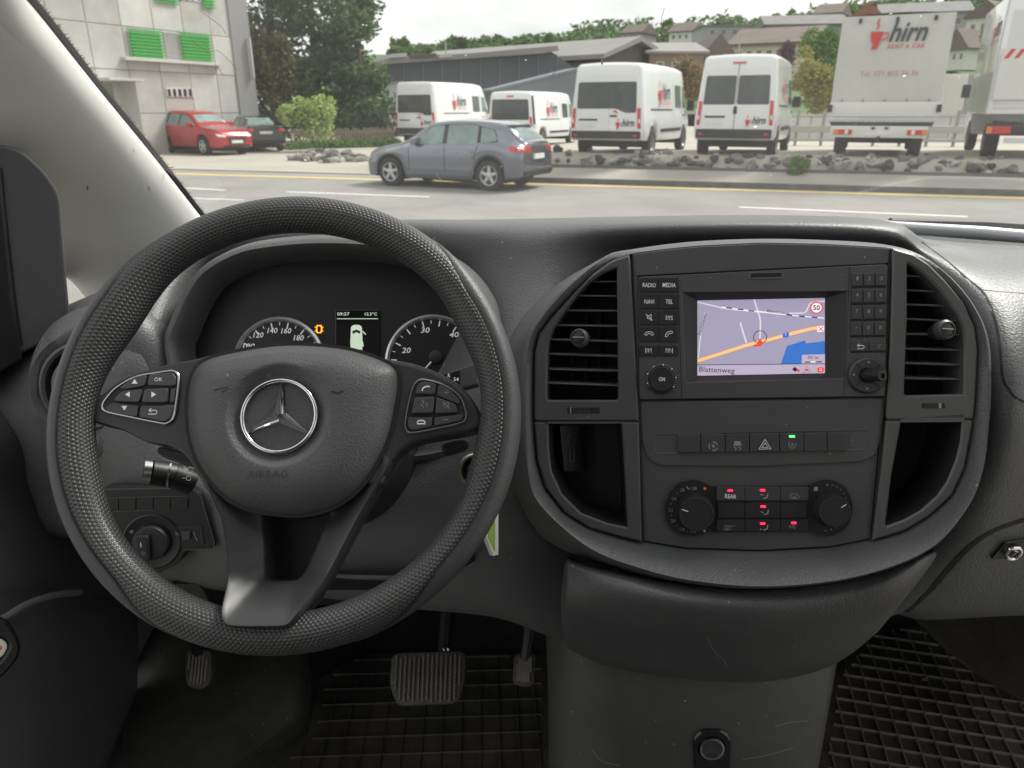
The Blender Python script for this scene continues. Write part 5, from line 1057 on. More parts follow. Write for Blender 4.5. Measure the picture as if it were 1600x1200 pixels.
mk('socket_pin', *lathe(SK, c, [(.004, -.03), (.004, -.012), (.003, -.010)], 16), 'satin', so_)
# left end of the dash: round air vent in its pod
VPl = Plane(P(128, 604, .775), nrm(16, 10)); c = VPl.uv(128, 604)
v2 = by_angle(smooth(VPl.px([(6, 612), (14, 552), (48, 500), (110, 470), (190, 470), (250, 520), (268, 600), (250, 680), (190, 735), (110, 745), (48, 705), (14, 660)]), 5), c, 80)
rs = [(v2, -.07), (offset(v2, .004), -.045), (offset(v2, .012), -.026), (offset(v2, .024), -.018), (circ(c, .058, 80), -.016), (circ(c, .050, 80), -.020)]
mk('vent_pod', *rings(VPl, rs, cap1=False), 'dash', DB, sharp=60)
AV = thing('round_vent', 'round air vent at the left end of the dashboard behind the wheel rim', 'air vent', VPl.pt(c, -.03))
mk('bezel', *lathe(VPl, c, [(.050, -.022), (.049, -.016), (.046, -.014), (.043, -.016), (.041, -.035)], 48, cap=False), 'panel', AV)
mk('inner_ring', *lathe(VPl, c, [(.035, -.03), (.035, -.012), (.032, -.010), (.030, -.03)], 40, cap=False), 'panel', AV)
mk('back', *lathe(VPl, c, [(.043, -.035), (.001, -.036)], 40), 'deep_black', AV)
for k in range(-2, 3):
    y = c[1] + k * .012; x = math.sqrt(.031 ** 2 - (k * .012) ** 2); slab('slat', VPl, rect(c[0] - x, y - .001, c[0] + x, y + .001), -.03, -.014, .0005, 'black', AV)
# ---------------------------------------------------------------- floor, mats, pedals
FM = .556
def fp(x, y, z=FM): return G(x, y, z)
RM = thing('floor_mat', 'black rubber floor mat with raised square grid, dusty, on the passenger side', 'floor mat', fp(1440, 1100))
fpl = Plane(fp(1400, 1000), Vector((0, 0, 1)), (fp(1400, 1000) - fp(1475, 1200)).normalized()); 
mo = fpl.px([(1270, 1260), (1300, 1060), (1360, 985), (1440, 974), (1478, 1012), (1545, 1062), (1640, 1110), (1800, 1260)])
slab('mat_base', fpl, mo, -.012, .0, .002, 'rubber', RM)
def inside(p, poly):
    r = False
    for i in range(len(poly)):
        a, b = poly[i - 1], poly[i]
        if (a[1] > p[1]) != (b[1] > p[1]) and p[0] < (b[0] - a[0]) * (p[1] - a[1]) / (b[1] - a[1]) + a[0]: r = not r
    return r
def ribs(pl, poly, du, dv, mt, parent, w_=.0032, h=.007, off=(0, 0)):
    us = [q[0] for q in poly]; vs = [q[1] for q in poly]; pp = ccw(poly)
    for axis, step in ((0, du), (1, dv)):
        lo, hi = (min(us), max(us)) if axis == 0 else (min(vs), max(vs)); k = math.floor(lo / step)
        while k * step < hi:
            s = k * step + off[axis]; k += 1; lo2, hi2 = (min(vs), max(vs)) if axis == 0 else (min(us), max(us)); run = []
            n = 160
            for i in range(n + 1):
                q = lo2 + (hi2 - lo2) * i / n
                if inside((s, q) if axis == 0 else (q, s), pp): run.append(q)
            if len(run) < 3: continue
            a, b = run[0], run[-1]; hh = h if axis else h * .93
            slab('rib', pl, rect(s - w_ / 2, a, s + w_ / 2, b) if axis == 0 else rect(a, s - w_ / 2, b, s + w_ / 2), -.001, hh, .0012, mt, parent, flat=True)
ribs(fpl, offset(ccw(mo), .012), .0315, .036, 'rubber_dusty', RM, w_=.0023, h=.006)
mk('mat_rim', *tube([fpl.pt(q, .002) for q in smooth(fpl.px([(1440, 974), (1478, 1012), (1545, 1062), (1640, 1110), (1800, 1260)]), 5, False)], .007, 8), 'rubber_dusty', RM)
for x, y, s in ((1441, 1062, .005), (1316, 1072, .0016), (1405, 1045, .002), (1460, 1042, .0022), (1508, 1062, .002), (1525, 1120, .0028), (1535, 1170, .002), (1580, 1090, .002)):
    q = fp(x, y, FM + .004); o = mk('crumb', *tube([q, q + Vector((s * 1.5, 0, s * .6)), q + Vector((s * 2, s, 0))], [s * .7, s, s * .4], 6), 'soil', None); tag(o, 'tan crumb of dirt lying on the passenger floor mat' if s > .004 else 'tiny speck of dirt on the passenger floor mat', 'dirt', 'specks of dirt on the mat')
# carpeted kick panel right of the mat
KP = [[(1425, 966, 1.62), (1452, 988, 1.58), (1500, 1030, 1.50), (1560, 1074, 1.40), (1650, 1120, 1.28), (1760, 1180, 1.14)], [(1432, 965, 1.58), (1490, 985, 1.48), (1545, 1018, 1.38), (1600, 1052, 1.28), (1690, 1090, 1.16), (1800, 1140, 1.05)], [(1440, 964, 1.54), (1530, 970, 1.38), (1600, 980, 1.26), (1660, 1000, 1.17), (1740, 1040, 1.07), (1850, 1080, .97)], [(1440, 930, 1.54), (1540, 920, 1.36), (1620, 920, 1.22), (1690, 930, 1.13), (1780, 950, 1.02), (1900, 980, .92)]]
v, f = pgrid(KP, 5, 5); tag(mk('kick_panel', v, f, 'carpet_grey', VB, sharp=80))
# driver's footwell
LM = thing('floor_mat', 'black rubber floor mat with square grid in the dark driver footwell', 'floor mat', fp(660, 1150))
fpd = Plane(fp(660, 1150), Vector((0, 0, 1)), Vector((-.04, 1, 0)))
mo = fpd.px([(300, 1300), (480, 1150), (500, 1060), (560, 1020), (856, 1020), (858, 1300)])
slab('mat_base', fpd, mo, -.012, 0, .002, 'rubber', LM); ribs(fpd, offset(ccw(mo), .012), .036, .041, 'rubber', LM, w_=.002, h=.0045)
FR = [[(200, 980, 1.30), (196, 1060, 1.22), (192, 1150, 1.12), (190, 1260, 1.0)], [(300, 975, 1.32), (300, 1060, 1.22), (290, 1150, 1.12), (270, 1250, 1.02)], [(420, 980, 1.34), (425, 1060, 1.24), (400, 1140, 1.17), (360, 1200, 1.10)], [(468, 985, 1.36), (478, 1060, 1.27), (465, 1125, 1.22), (410, 1170, 1.2), ], [(476, 990, 1.5), (486, 1062, 1.42), (476, 1135, 1.34), (420, 1180, 1.3)]]
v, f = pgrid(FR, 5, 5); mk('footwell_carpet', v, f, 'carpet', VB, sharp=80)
def pedal(name, label, outline, t_, el, arm, rib, n, mt='rubber'):
    c = (sum(q[0] for q in outline) / len(outline), sum(q[1] for q in outline) / len(outline)); pl = Plane(P(*c, t_), nrm(el)); T = thing(name, label, 'pedal', pl.o)
    out = rounded(pl.px(outline), .012); slab('pad', pl, out, -.012, 0, .004, mt, T)
    mk('arm', *tube([P(*q) for q in arm], [.009, .011, .013][:len(arm)], 8), 'black', T); pp = ccw(offset(ccw(out), .006)); us = [q[0] for q in pp]; vs = [q[1] for q in pp]
    if rib == 'bars':
        for k in range(n):
            u = min(us) + (max(us) - min(us)) * (k + .5) / n; run = [min(vs) + (max(vs) - min(vs)) * i / 40 for i in range(41)]; run = [q for q in run if inside((u, q), pp)]
            if len(run) > 3: slab('tread_bar', pl, rect(u - .0018, run[0], u + .0018, run[-1]), -.001, .0035, .001, 'rubber_dusty', T, flat=True)
    else:
        rnd = random.Random(6)
        for i in range(n):
            for j in range(int(n * .75)):
                u = min(us) + (max(us) - min(us)) * (i + .5) / n; w_ = min(vs) + (max(vs) - min(vs)) * (j + .5 + .5 * (i % 2)) / (n * .75)
                if inside((u, w_), pp): slab('tread_stud', pl, rounded(rect(u - .0016, w_ - .003, u + .0016, w_ + .003), .001, 1), -.001, .003, .001, 'rubber_dusty', T, flat=True)
    return T
pedal('brake_pedal', 'wide studded rubber brake pedal in the driver footwell', [(612, 1020), (728, 1016), (728, 1060), (716, 1100), (620, 1104), (608, 1070)], 1.12, 42, [(692, 1030, 1.14), (697, 985, 1.16), (702, 930, 1.18)], 'studs', 15)
mk('pedal_pin', *join(tube([P(693, 1012, 1.105), P(695, 1016, 1.105)], .002, 6), tube([P(700, 1012, 1.105), P(701, 1016, 1.105)], .002, 6)), 'satin', bpy.data.objects['brake_pedal'])
pedal('accelerator_pedal', 'narrow ribbed accelerator pedal at the right of the driver footwell', [(804, 1020), (838, 1018), (834, 1070), (822, 1074), (800, 1070)], 1.15, 40, [(820, 1030, 1.16), (826, 990, 1.16), (830, 950, 1.15)], 'bars', 7)
pedal('parking_brake_pedal', 'ribbed parking brake pedal half hidden under the steering wheel', [(288, 1015), (330, 1015), (330, 1062), (318, 1078), (290, 1074)], 1.14, 35, [(310, 1020, 1.15), (305, 980, 1.13), (300, 930, 1.1)], 'bars', 6)
# ---------------------------------------------------------------- steering wheel
WP = Plane(P(451.7, 642.8, .6005), nrm(33.1, 2.42))
SW = thing('steering_wheel', 'black steering wheel with dotted grip, three spokes and chrome star emblem', 'steering wheel', WP.pt((0, 0), -.1))
RC, RT_ = .1748, .0152
def gauss(a, c, w_):
    d = (a - c + 180) % 360 - 180; return math.exp(-(d / w_) ** 2)
def rimpt(th, ph, lift=0.0):
    a = math.degrees(th) % 360; g = gauss(a, 151, 17) + .38 * gauss(a, 24, 13) + .35 * gauss(a, 195, 14) + .35 * gauss(a, -15, 14)
    ain = RT_ + .0105 * g + .0008; aout = RT_; bb = .0160 + .002 * g; c_, s_ = math.cos(ph), math.sin(ph)
    rad = RC + ((aout + lift) if c_ > 0 else (ain + lift)) * c_; return WP.pt((rad * math.cos(th), rad * math.sin(th)), (bb + lift) * s_)
def sm(x): x = max(0, min(1, x)); return x * x * (3 - 2 * x)
def seam_phi(th):                                               # where the smooth outer leather meets the dotted grip
    a = math.degrees(th) % 360; out = 0
    for a0, a1, mx_ in ((120, 250, 82), (-72, 58, 86)):
        d = (a - a0) % 360; L_ = (a1 - a0)
        if d < L_: out = max(out, mx_ * sm(d / 30) * sm((L_ - d) / 26))
    return R(out)
NT, NPh = 260, 30; v = []; f = []; uvs = []
for i in range(NT + 1):
    th = 2 * math.pi * i / NT; sp = seam_phi(th)
    for j in range(NPh + 1):
        ph = sp + (2 * math.pi - 2 * sp) * j / NPh; v.append(rimpt(th, ph, -.0012 if (j in (0, NPh) and sp > .02) else 0)); uvs.append((th * RC * 1.0, ph * .0185))
f = [(i * (NPh + 1) + j, (i + 1) * (NPh + 1) + j, (i + 1) * (NPh + 1) + j + 1, i * (NPh + 1) + j + 1) for i in range(NT) for j in range(NPh)]
mk('dotted_grip', v, f, 'grip', SW, uvs=uvs, sharp=60)
for a0, a1 in ((120, 250), (-72, 58)):
    v = []; n = 90; m = 12
    for i in range(n + 1):
        th = R(a0 + (a1 - a0) * i / n); sp = seam_phi(th)
        for j in range(m + 1):
            w_ = -1 + 2 * j / m; v.append(rimpt(th, sp * w_ * .985, .0009 * (1 - abs(w_) ** 8) - .0010 * abs(w_) ** 8))
    mk('leather_panel', v, [(i * (m + 1) + j, (i + 1) * (m + 1) + j, (i + 1) * (m + 1) + j + 1, i * (m + 1) + j + 1) for i in range(n) for j in range(m)], 'leather', SW, sharp=60)
    for sg in (1, -1):
        v = []
        for i in range(n + 1):
            th = R(a0 + (a1 - a0) * i / n); sp = seam_phi(th); v += [rimpt(th, sg * (sp - .035), .0006), rimpt(th, sg * (sp + .035), .0006)]
        mk('stitch_line', v, [(2 * i, 2 * i + 2, 2 * i + 3, 2 * i + 1) for i in range(n)], 'seam', SW)
def plate(name, pts, prof, mt, c=None, n=120, k=5, parent=SW, pl=WP):   # domed plate: (inset, height) profile
    out = ccw(smooth(pl.px(pts), k)); cc_ = pl.uv(*c) if c else (sum(q[0] for q in out) / len(out), sum(q[1] for q in out) / len(out)); out = by_angle(out, cc_, n)
    return mk(name, *rings(pl, [(offset(out, i), h) for i, h in prof]), mt, parent, sharp=50)
# spokes
def spoke(pts, nm): return slab(nm, WP, smooth(WP.px(pts), 5), -.028, -.001, .007, 'spoke', SW, sharp=50)
spoke([(380, 548), (300, 561), (250, 571), (198, 588), (165, 610), (143, 634), (136, 650), (141, 658), (165, 664), (195, 674), (228, 690), (266, 698), (292, 716), (310, 745), (340, 770), (420, 700), (420, 600)], 'side_spoke')
spoke([(510, 543), (590, 557), (650, 568), (704, 591), (735, 618), (752, 648), (752, 664), (740, 673), (700, 680), (655, 689), (628, 704), (606, 728), (585, 760), (480, 700), (480, 600)], 'side_spoke')
o_ = ccw(smooth(WP.px([(318, 742), (332, 785), (344, 815), (352, 873), (355, 930), (357, 960), (366, 975), (390, 978), (440, 978), (460, 976), (474, 962), (515, 900), (561, 812), (598, 748), (612, 715), (540, 690), (450, 690), (360, 705)]), 5))
i_ = ccw(smooth(WP.px([(404, 790), (405, 850), (407, 898), (415, 908), (440, 909), (457, 907), (471, 890), (497, 828), (508, 800), (450, 780)]), 5)); cc_ = WP.uv(446, 850)
o_, i_ = by_angle(o_, cc_, 160), by_angle(i_, cc_, 160)
def relax(p, k=3):
    for _ in range(k): p = [((p[i - 1][0] + 2 * p[i][0] + p[(i + 1) % len(p)][0]) / 4, (p[i - 1][1] + 2 * p[i][1] + p[(i + 1) % len(p)][1]) / 4) for i in range(len(p))]
    return p
o_, i_ = relax(o_, 1), relax(i_, 3); v0, v1 = WP.uv(420, 890)[1], WP.uv(420, 965)[1]
def foot(p, h, hi=.0205): return (p, [h + hi * sm((q[1] - v0) / (v1 - v0)) for q in p])
md = [((a[0] + b[0]) / 2, (a[1] + b[1]) / 2) for a, b in zip(o_, i_)]
mk('lower_spoke', *rings(WP, [(o_, -.03), foot(o_, -.004), foot(offset(o_, .0022), .0008), foot(offset(o_, .0045), -.0004), foot(md, -.008), foot(offset(i_, -.002), -.014), foot(i_, -.016), (i_, -.04)], cap1=False), 'spoke', SW, sharp=45)
slab('spoke_back', WP, [(a[0] * 1.0, a[1]) for a in offset(i_, -.004)], -.06, -.045, .002, 'deep_black', SW)
# airbag cover with the star recess
hubpx = [(378, 549), (322, 564), (301, 588), (294, 633), (298, 684), (314, 728), (347, 770), (382, 792), (430, 802), (477, 803), (526, 789), (568, 754), (602, 694), (617, 636), (622, 594), (612, 572), (567, 553), (517, 543), (447, 540)]
hc = WP.uv(443, 654); out = by_angle(ccw(smooth(WP.px(hubpx), 6)), hc, 150); cs = lambda r: circ(hc, r, 150)
def lerp_o(u, r):
    q = []
    for a in out:
        L_ = math.dist(a, hc); k = min(max(L_ * u, r), L_ - .010) / L_; q.append(((a[0] - hc[0]) * k + hc[0], (a[1] - hc[1]) * k + hc[1]))
    return q
mk('hub_groove', *rings(WP, [(offset(out, -.0025), -.02), (offset(out, -.0025), .0012), (offset(out, .002), .0012)], cap1=False), 'deep_black', SW)
hub = mk('airbag_cover', *rings(WP, [(out, -.02), (out, .0005), (offset(out, .002), .0045), (offset(out, .007), .0085), (lerp_o(.84, .0475), .0135), (lerp_o(.68, .0445), .0165), (cs(.0425), .0172), (cs(.0402), .0165), (cs(.0345), .0112), (cs(.0315), .0105), (cs(.001), .0105)]), 'hub', SW, sharp=60)
hb = BVHTree.FromPolygons([q.co + root(hub).location for q in hub.data.vertices], [tuple(q.vertices) for q in hub.data.polygons])
def drape(o, off=.0003):                                        # lay flat print onto the domed cover
    L_ = root(o).location
    for q in o.data.vertices:
        h, n, _, _ = hb.ray_cast(q.co + L_ + WP.n * .1, -WP.n)
        if h is not None: q.co = h + WP.n * off - L_
drape(ptext('airbag_lettering', 'AIRBAG', WP, 427, 744, 62, .02, 'emboss_shade', hub, hpx=11, bold=.012, track=1.15))  # embossing in the cover's own colour; its relief shade is painted darker
drape(strokes('horn_symbol', WP, [WP.px([(346, 617), (352, 615), (360, 613), (367, 612), (365, 617), (358, 619)])], .0007, .02, 'seam', hub))
drape(strokes('horn_symbol', WP, [WP.px([(524, 618), (531, 622), (540, 621), (543, 617), (534, 620), (524, 618)])], .0007, .02, 'seam', hub))
v, f = [], []
n, m = 72, 12
for i in range(n):
    a = 2 * math.pi * i / n
    for j in range(m):
        b = 2 * math.pi * j / m; r_ = .0292 + .0018 * math.cos(b); v.append(WP.pt((hc[0] + r_ * math.cos(a), hc[1] + r_ * math.sin(a)), .0125 + .0022 * math.sin(b)))
f = [(i * m + j, ((i + 1) % n) * m + j, ((i + 1) % n) * m + (j + 1) % m, i * m + (j + 1) % m) for i in range(n) for j in range(m)]
mk('emblem_ring', v, f, 'chrome', SW)
sv = []; sf = []
for k in range(3):
    a = R(90 + 120 * k) - .035; d = (math.cos(a), math.sin(a)); e = (-d[1], d[0]); q = lambda r_, s_: (hc[0] + d[0] * r_ + e[0] * s_, hc[1] + d[1] * r_ + e[1] * s_); b = len(sv)
    sv += [WP.pt(q(.0003, 0), .0172), WP.pt(q(.0285, 0), .0125), WP.pt(q(.0285, .0007), .0112), WP.pt(q(.0285, -.0007), .0112), WP.pt(q(.0028, .0048), .0106), WP.pt(q(.0028, -.0048), .0106)]
    sf += [(b, b + 4, b + 2, b + 1), (b, b + 1, b + 3, b + 5), (b + 1, b + 2, b + 3)]
mk('emblem_star', sv, sf, 'chrome', SW, flat=True)
# control pads
def pad(outline, buttons):
    o = ccw(smooth(WP.px(outline), 5)); p = slab('control_pad', WP, offset(o, .0006), -.004, .0008, .0006, 'deep_black', SW)
    mk('silver_frame', *rings(WP, [(offset(o, -.0004), -.002), (offset(o, -.0004), .0012), (offset(o, .0002), .0018), (offset(o, .0010), .0018), (offset(o, .0015), .0008), (offset(o, .0015), -.002)], cap1=False), 'satin', p)
    for nm, poly, h in buttons: slab('button', WP, rounded(offset(ccw(WP.px(poly)), .0003), .0022, 4), -.002, h, .0009, 'button', p, sharp=50)
    return p
def bx_(*q): return list(q)
p = pad([(277, 582), (281, 592), (277, 630), (272, 653), (263, 662), (250, 662), (200, 652), (166, 644), (160, 634), (168, 620), (184, 604), (213, 588), (245, 582), (268, 579)],
    [('up', [(187, 607), (212, 589), (232, 586), (229, 604), (195, 610)], .0026), ('ok', [(234, 585), (272, 582), (278, 592), (276, 605), (231, 604)], .0026), ('left', [(181, 624), (194, 612), (226, 609), (221, 630), (184, 629)], .004), ('right', [(228, 609), (266, 607), (264, 631), (223, 631)], .004),
     ('down', [(165, 638), (178, 629), (219, 634), (216, 653), (170, 644)], .0026), ('back', [(221, 634), (275, 633), (270, 654), (260, 661), (218, 653)], .0026), ('side', [(268, 608), (276, 607), (274, 630), (266, 630)], .0022)])
def tri(x, y, r, d): return WP.px([(x + d[0] * r, y + d[1] * r), (x - d[0] * r * .6 + d[1] * r, y - d[1] * r * .6 - d[0] * r), (x - d[0] * r * .6 - d[1] * r, y - d[1] * r * .6 + d[0] * r)])
for x, y, d, h in ((213, 598, (0, -1), .003), (204, 618, (-1, 0), .0044), (243, 618, (1, 0), .0044), (197, 638, (0, 1), .003)): flat('arrow_mark', WP, tri(x, y, 4.6, d), h, 'white_print', p)
ptext('button_lettering', 'OK', WP, 250, 594, 12.5, .003, 'white_print', p, bold=.005)
strokes('back_mark', WP, [WP.px([(236, 642), (246, 642), (248, 645), (246, 648), (234, 648)]), WP.px([(239, 639), (235, 642), (239, 645)])], .0006, .003, 'white_print', p)
p = pad([(650, 597), (663, 593), (693, 601), (718, 618), (728, 640), (729, 652), (722, 661), (690, 669), (645, 677), (634, 671), (633, 655), (642, 612)],
    [('call', [(653, 600), (664, 596), (683, 600), (680, 618), (648, 617)], .0026), ('plus', [(685, 601), (702, 608), (718, 624), (720, 634), (683, 619)], .0026), ('voice', [(648, 622), (680, 620), (678, 647), (643, 648)], .004), ('mute', [(682, 621), (712, 632), (717, 646), (680, 648)], .004), ('hang', [(637, 652), (677, 652), (675, 668), (645, 674), (637, 668)], .0026), ('minus', [(679, 652), (726, 647), (721, 659), (678, 667)], .0026)])
strokes('call_mark', WP, [WP.px([(660, 612), (661, 608), (666, 605), (672, 605)])], .0011, .003, 'white_print', p)
strokes('plus_mark', WP, [WP.px([(694, 615), (702, 614)]), WP.px([(698, 611), (698, 618)])], .0005, .003, 'dim_print', p)
strokes('voice_mark', WP, [WP.px([(660, 626), (663, 630), (659, 634), (663, 638)]), WP.px([(667, 631), (668, 637)])], .0005, .0044, 'dim_print', p)
strokes('mute_mark', WP, [WP.px([(694, 632), (698, 632), (701, 629), (701, 640), (698, 637), (694, 637), (694, 632)]), WP.px([(692, 629), (704, 640)])], .0004, .0044, 'dim_print', p)
strokes('hang_mark', WP, [WP.px([(652, 661), (655, 658), (662, 658), (665, 661)]), WP.px([(652, 663), (665, 663)])], .0009, .003, 'white_print', p)
strokes('minus_mark', WP, [WP.px([(693, 657), (701, 656)])], .0006, .003, 'dim_print', p)
slab('paddle', WP, smooth(WP.px([(225, 690), (262, 698), (290, 712), (285, 724), (250, 715), (222, 702)]), 4), -.045, -.03, .003, 'black', SW)
slab('paddle', WP, smooth(WP.px([(690, 684), (726, 676), (728, 690), (700, 700), (688, 698)]), 4), -.05, -.032, .003, 'black', SW)
# steering column behind the wheel
ST = thing('steering_column', 'black steering column shroud behind the steering wheel hub', 'steering column', WP.pt((0, 0), -.2))
mk('shroud', *lathe(WP, WP.uv(452, 655), [(.045, -.025), (.055, -.05), (.062, -.08), (.075, -.13), (.085, -.24)], 40), 'black', ST)
for nm, pts, r_, mt in (('indicator_stalk', [(300, 752, .69), (285, 745, .685), (258, 741, .675), (236, 738, .668)], [.008, .0115, .0115, .0105], 'black'),):
    IS = thing(nm, 'black indicator stalk with a silver end left of the steering column', 'stalk', P(285, 745, .69))
    pp = [P(*q) for q in smooth(pts, 5, False)]; mk('stalk', *tube(pp, [.008 + .0035 * min(1, i / 5) for i in range(len(pp))], 18), mt, IS)
    a, b = P(236, 738, .668), P(224, 737, .665); mk('end_cap', *tube([a, b, b + (b - a) * .1], [.0108, .0108, .0085], 18), 'satin', IS)
    a, b = P(267, 742, .6775), P(264, 741.7, .677); mk('ring', *tube([a, b], .0121, 18), 'satin', IS)
    ip = Plane(P(285, 742, .66), nrm(15, 0)); mk('outer_collar', *tube([P(300, 754, .69), P(268, 742.2, .678)], [.012, .0119], 18), 'black', IS)
    strokes('stalk_mark', ip, [ip.px(circ((299, 733), 4, 10)), ip.px([(289, 730), (294, 730)]), ip.px([(291, 727), (291, 734)])], .0005, .003, 'white_print', IS); strokes('stalk_mark', ip, [ip.px(circ((297, 746), 3.6, 10)), ip.px([(287, 746), (292, 746)])], .0005, .003, 'white_print', IS)
# ---------------------------------------------------------------- centre console
def q4(x0, y0, x1, y1, s=0): return SP.px([(x0, y0), (x1, y0 + s), (x1, y1 + s), (x0, y1)])
CF = thing('console_fascia', 'flat charcoal centre console plate holding radio, switches and heater panel', 'console panel', SP.pt(SP.uv(1190, 862), -.02))
fo = SP.px([(988, 397), (1040, 390), (1090, 385), (1190, 380), (1290, 382), (1391, 388), (1388, 500), (1380, 640), (1362, 843), (1300, 855), (1190, 861), (1070, 857), (1006, 846), (1000, 700), (992, 500)])
slab('fascia_plate', SP, SP.px([(988, 397), (1040, 390), (1090, 385), (1190, 380), (1290, 382), (1391, 388), (1390, 411), (1190, 421), (989, 431)]), -.03, -.0005, .001, 'panel', CF)
slab('fascia_plate', SP, SP.px([(994, 626), (1190, 624), (1383, 621), (1380, 640), (1362, 843), (1300, 855), (1190, 861), (1070, 857), (1006, 846), (1000, 700)]), -.03, -.003, .001, 'panel', CF)
slab('fascia_edge', SP, SP.px([(989, 431), (996, 431), (999, 626), (995, 626)]), -.03, -.0005, .0005, 'panel', CF); slab('fascia_edge', SP, SP.px([(1388.5, 412), (1391, 412), (1384, 621), (1382.8, 621)]), -.03, -.0005, .0003, 'panel', CF)
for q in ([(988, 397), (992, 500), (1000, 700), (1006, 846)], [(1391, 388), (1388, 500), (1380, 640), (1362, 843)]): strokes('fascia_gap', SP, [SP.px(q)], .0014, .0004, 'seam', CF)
# lower plate that holds the switch row
lo = rounded(SP.px([(1001, 628), (1383, 623), (1376, 690), (1368, 712), (1345, 722), (1190, 729), (1030, 728), (1012, 716), (1004, 690)]), .004)
slab('switch_plate', SP, lo, -.01, -.0008, .0012, 'panel', CF)
# ---- air vents and cubbies
def side_unit(nm, lab, fr_out, hole, slats, xin, vanes, knob, bar, wheel_, cub_out, cub_hole, mtb, tilt):
    V = thing('console_vent', lab[0], 'air vent', SP.pt(SP.uv(*knob), -.03))
    frame('vent_frame', SP, SP.px(fr_out), SP.px(hole), -.03, .003, .0018, 'panel_trim' if tilt > 0 else 'panel', V, hin=-.05, n=220)
    slab('duct', SP, SP.px(hole), -.06, -.042, .001, 'deep_black', V); hp = ccw(SP.px(hole))
    for y0, y1 in slats:
        us = [SP.uv(x, y0)[0] for x in (xin[0], xin[1])]; vv = SP.uv((xin[0] + xin[1]) / 2, y0)[1]; run = [us[0] + (us[1] - us[0]) * i / 200 for i in range(201)]; run = [u for u in run if inside((u, vv), hp)]
        if len(run) < 4: continue
        a, b = run[0], run[-1]; dz = (SP.uv(xin[1], y1)[1] - SP.uv(xin[1], y0)[1])
        prof = [(-.034, .0045), (-.006, .0007), (-.0045, 0), (-.006, -.0009), (-.034, .0030)]
        vs = [SP.pt((u, vv + e + (dz if u == b else 0)), h) for u in (a, b) for h, e in prof]
        mk('slat', vs, [(i, i + 1, i + 6, i + 5) for i in range(4)] + [(4, 0, 5, 9), (4, 3, 2, 1, 0), (5, 6, 7, 8, 9)], 'slat', V, flat=True)
    for x, y0, y1 in vanes:
        for (a, b) in zip(slats, slats[1:]):
            if y0 <= a[0] and b[0] <= y1: slab('vane', SP, SP.px([(x - .8, a[0] + 2), (x + .8, a[0] + 2), (x + .8, b[0] - 2), (x - .8, b[0] - 2)]), -.042, -.028, .0003, 'black', V, flat=True)
    c = SP.uv(*knob); ax = (SP.n + SP.u * tilt * .25 + SP.v * .12).normalized(); kp = Plane(SP.pt(c, -.006), ax, SP.v)
    kb = mk('knob', *lathe(kp, (0, 0), [(.005, -.004), (.0062, .004), (.0085, .006), (.0092, .012), (.0088, .019), (.0068, .0205)], 28), 'black', V)
    mk('knob_ring', *lathe(kp, (0, 0), [(.0070, .0204), (.0090, .0188), (.0094, .013), (.0096, .013), (.0092, .0194), (.0070, .0212)], 28, cap=False), 'button', kb)
    slab('knob_mark', kp, rect(-.006, -.0006, .006, .0006), .0203, .0212, .0002, 'dim_print', kb)
    b_ = slab('control_bar', SP, SP.px(bar), -.03, .001, .0018, mtb, V)
    x0, y0, x1, y1 = wheel_; rc = rounded(q4(x0 - 9, y0 - 4.5, x1 + 9, y1 + 4.5), .0022)
    fr = frame('thumbwheel_recess', SP, rc, offset(ccw(rc), .0022) if True else rc, .0008, .0016, .0004, mtb, b_); slab('recess_floor', SP, offset(ccw(rc), .0012), .0008, .0012, .0001, 'black' if tilt < 0 else 'button', b_)
    tw = slab('thumbwheel', SP, rounded(q4(x0, y0, x1, y1), .0018), -.005, .0032, .0012, 'black', b_)
    for k in range(9): x = x0 + 6 + k * (x1 - x0 - 20) / 9; slab('ridge', SP, q4(x, y0 + 1, x + 1.1, y1 - 1), .003, .0038, .0002, 'button', tw, flat=True)
    slab('thumbwheel_mark', SP, q4(x0 + 5 if tilt < 0 else x1 - 12, y0 + 1, (x0 + 7 if tilt < 0 else x1 - 8), y1 - 1), .003, .0042, .0002, 'dim_print', tw, flat=True)
    K = thing('storage_cubby', lab[1], 'cubby', SP.pt(SP.uv(sum(q[0] for q in cub_hole) / len(cub_hole), sum(q[1] for q in cub_hole) / len(cub_hole)), -.06))
    frame('cubby_frame', SP, SP.px(cub_out), SP.px(cub_hole), -.03, .003, .0018, 'panel_trim' if tilt > 0 else 'panel', K, hin=-.004, n=220)
    hole_ = by_angle(ccw(SP.px(cub_hole)), SP.uv(sum(q[0] for q in cub_hole) / len(cub_hole), sum(q[1] for q in cub_hole) / len(cub_hole)), 220)
    mk('cubby_lining', *rings(SP, [(hole_, .0005), (offset(hole_, .0012), -.004), (offset(hole_, .0022), -.006), (offset(hole_, .003), -.04), (offset(hole_, .004), -.065)]), 'black', K)
    return V, K
sl = [(438, 437), (461, 460), (485, 483), (509, 507), (532, 531), (555, 554), (579, 577), (601, 600)]
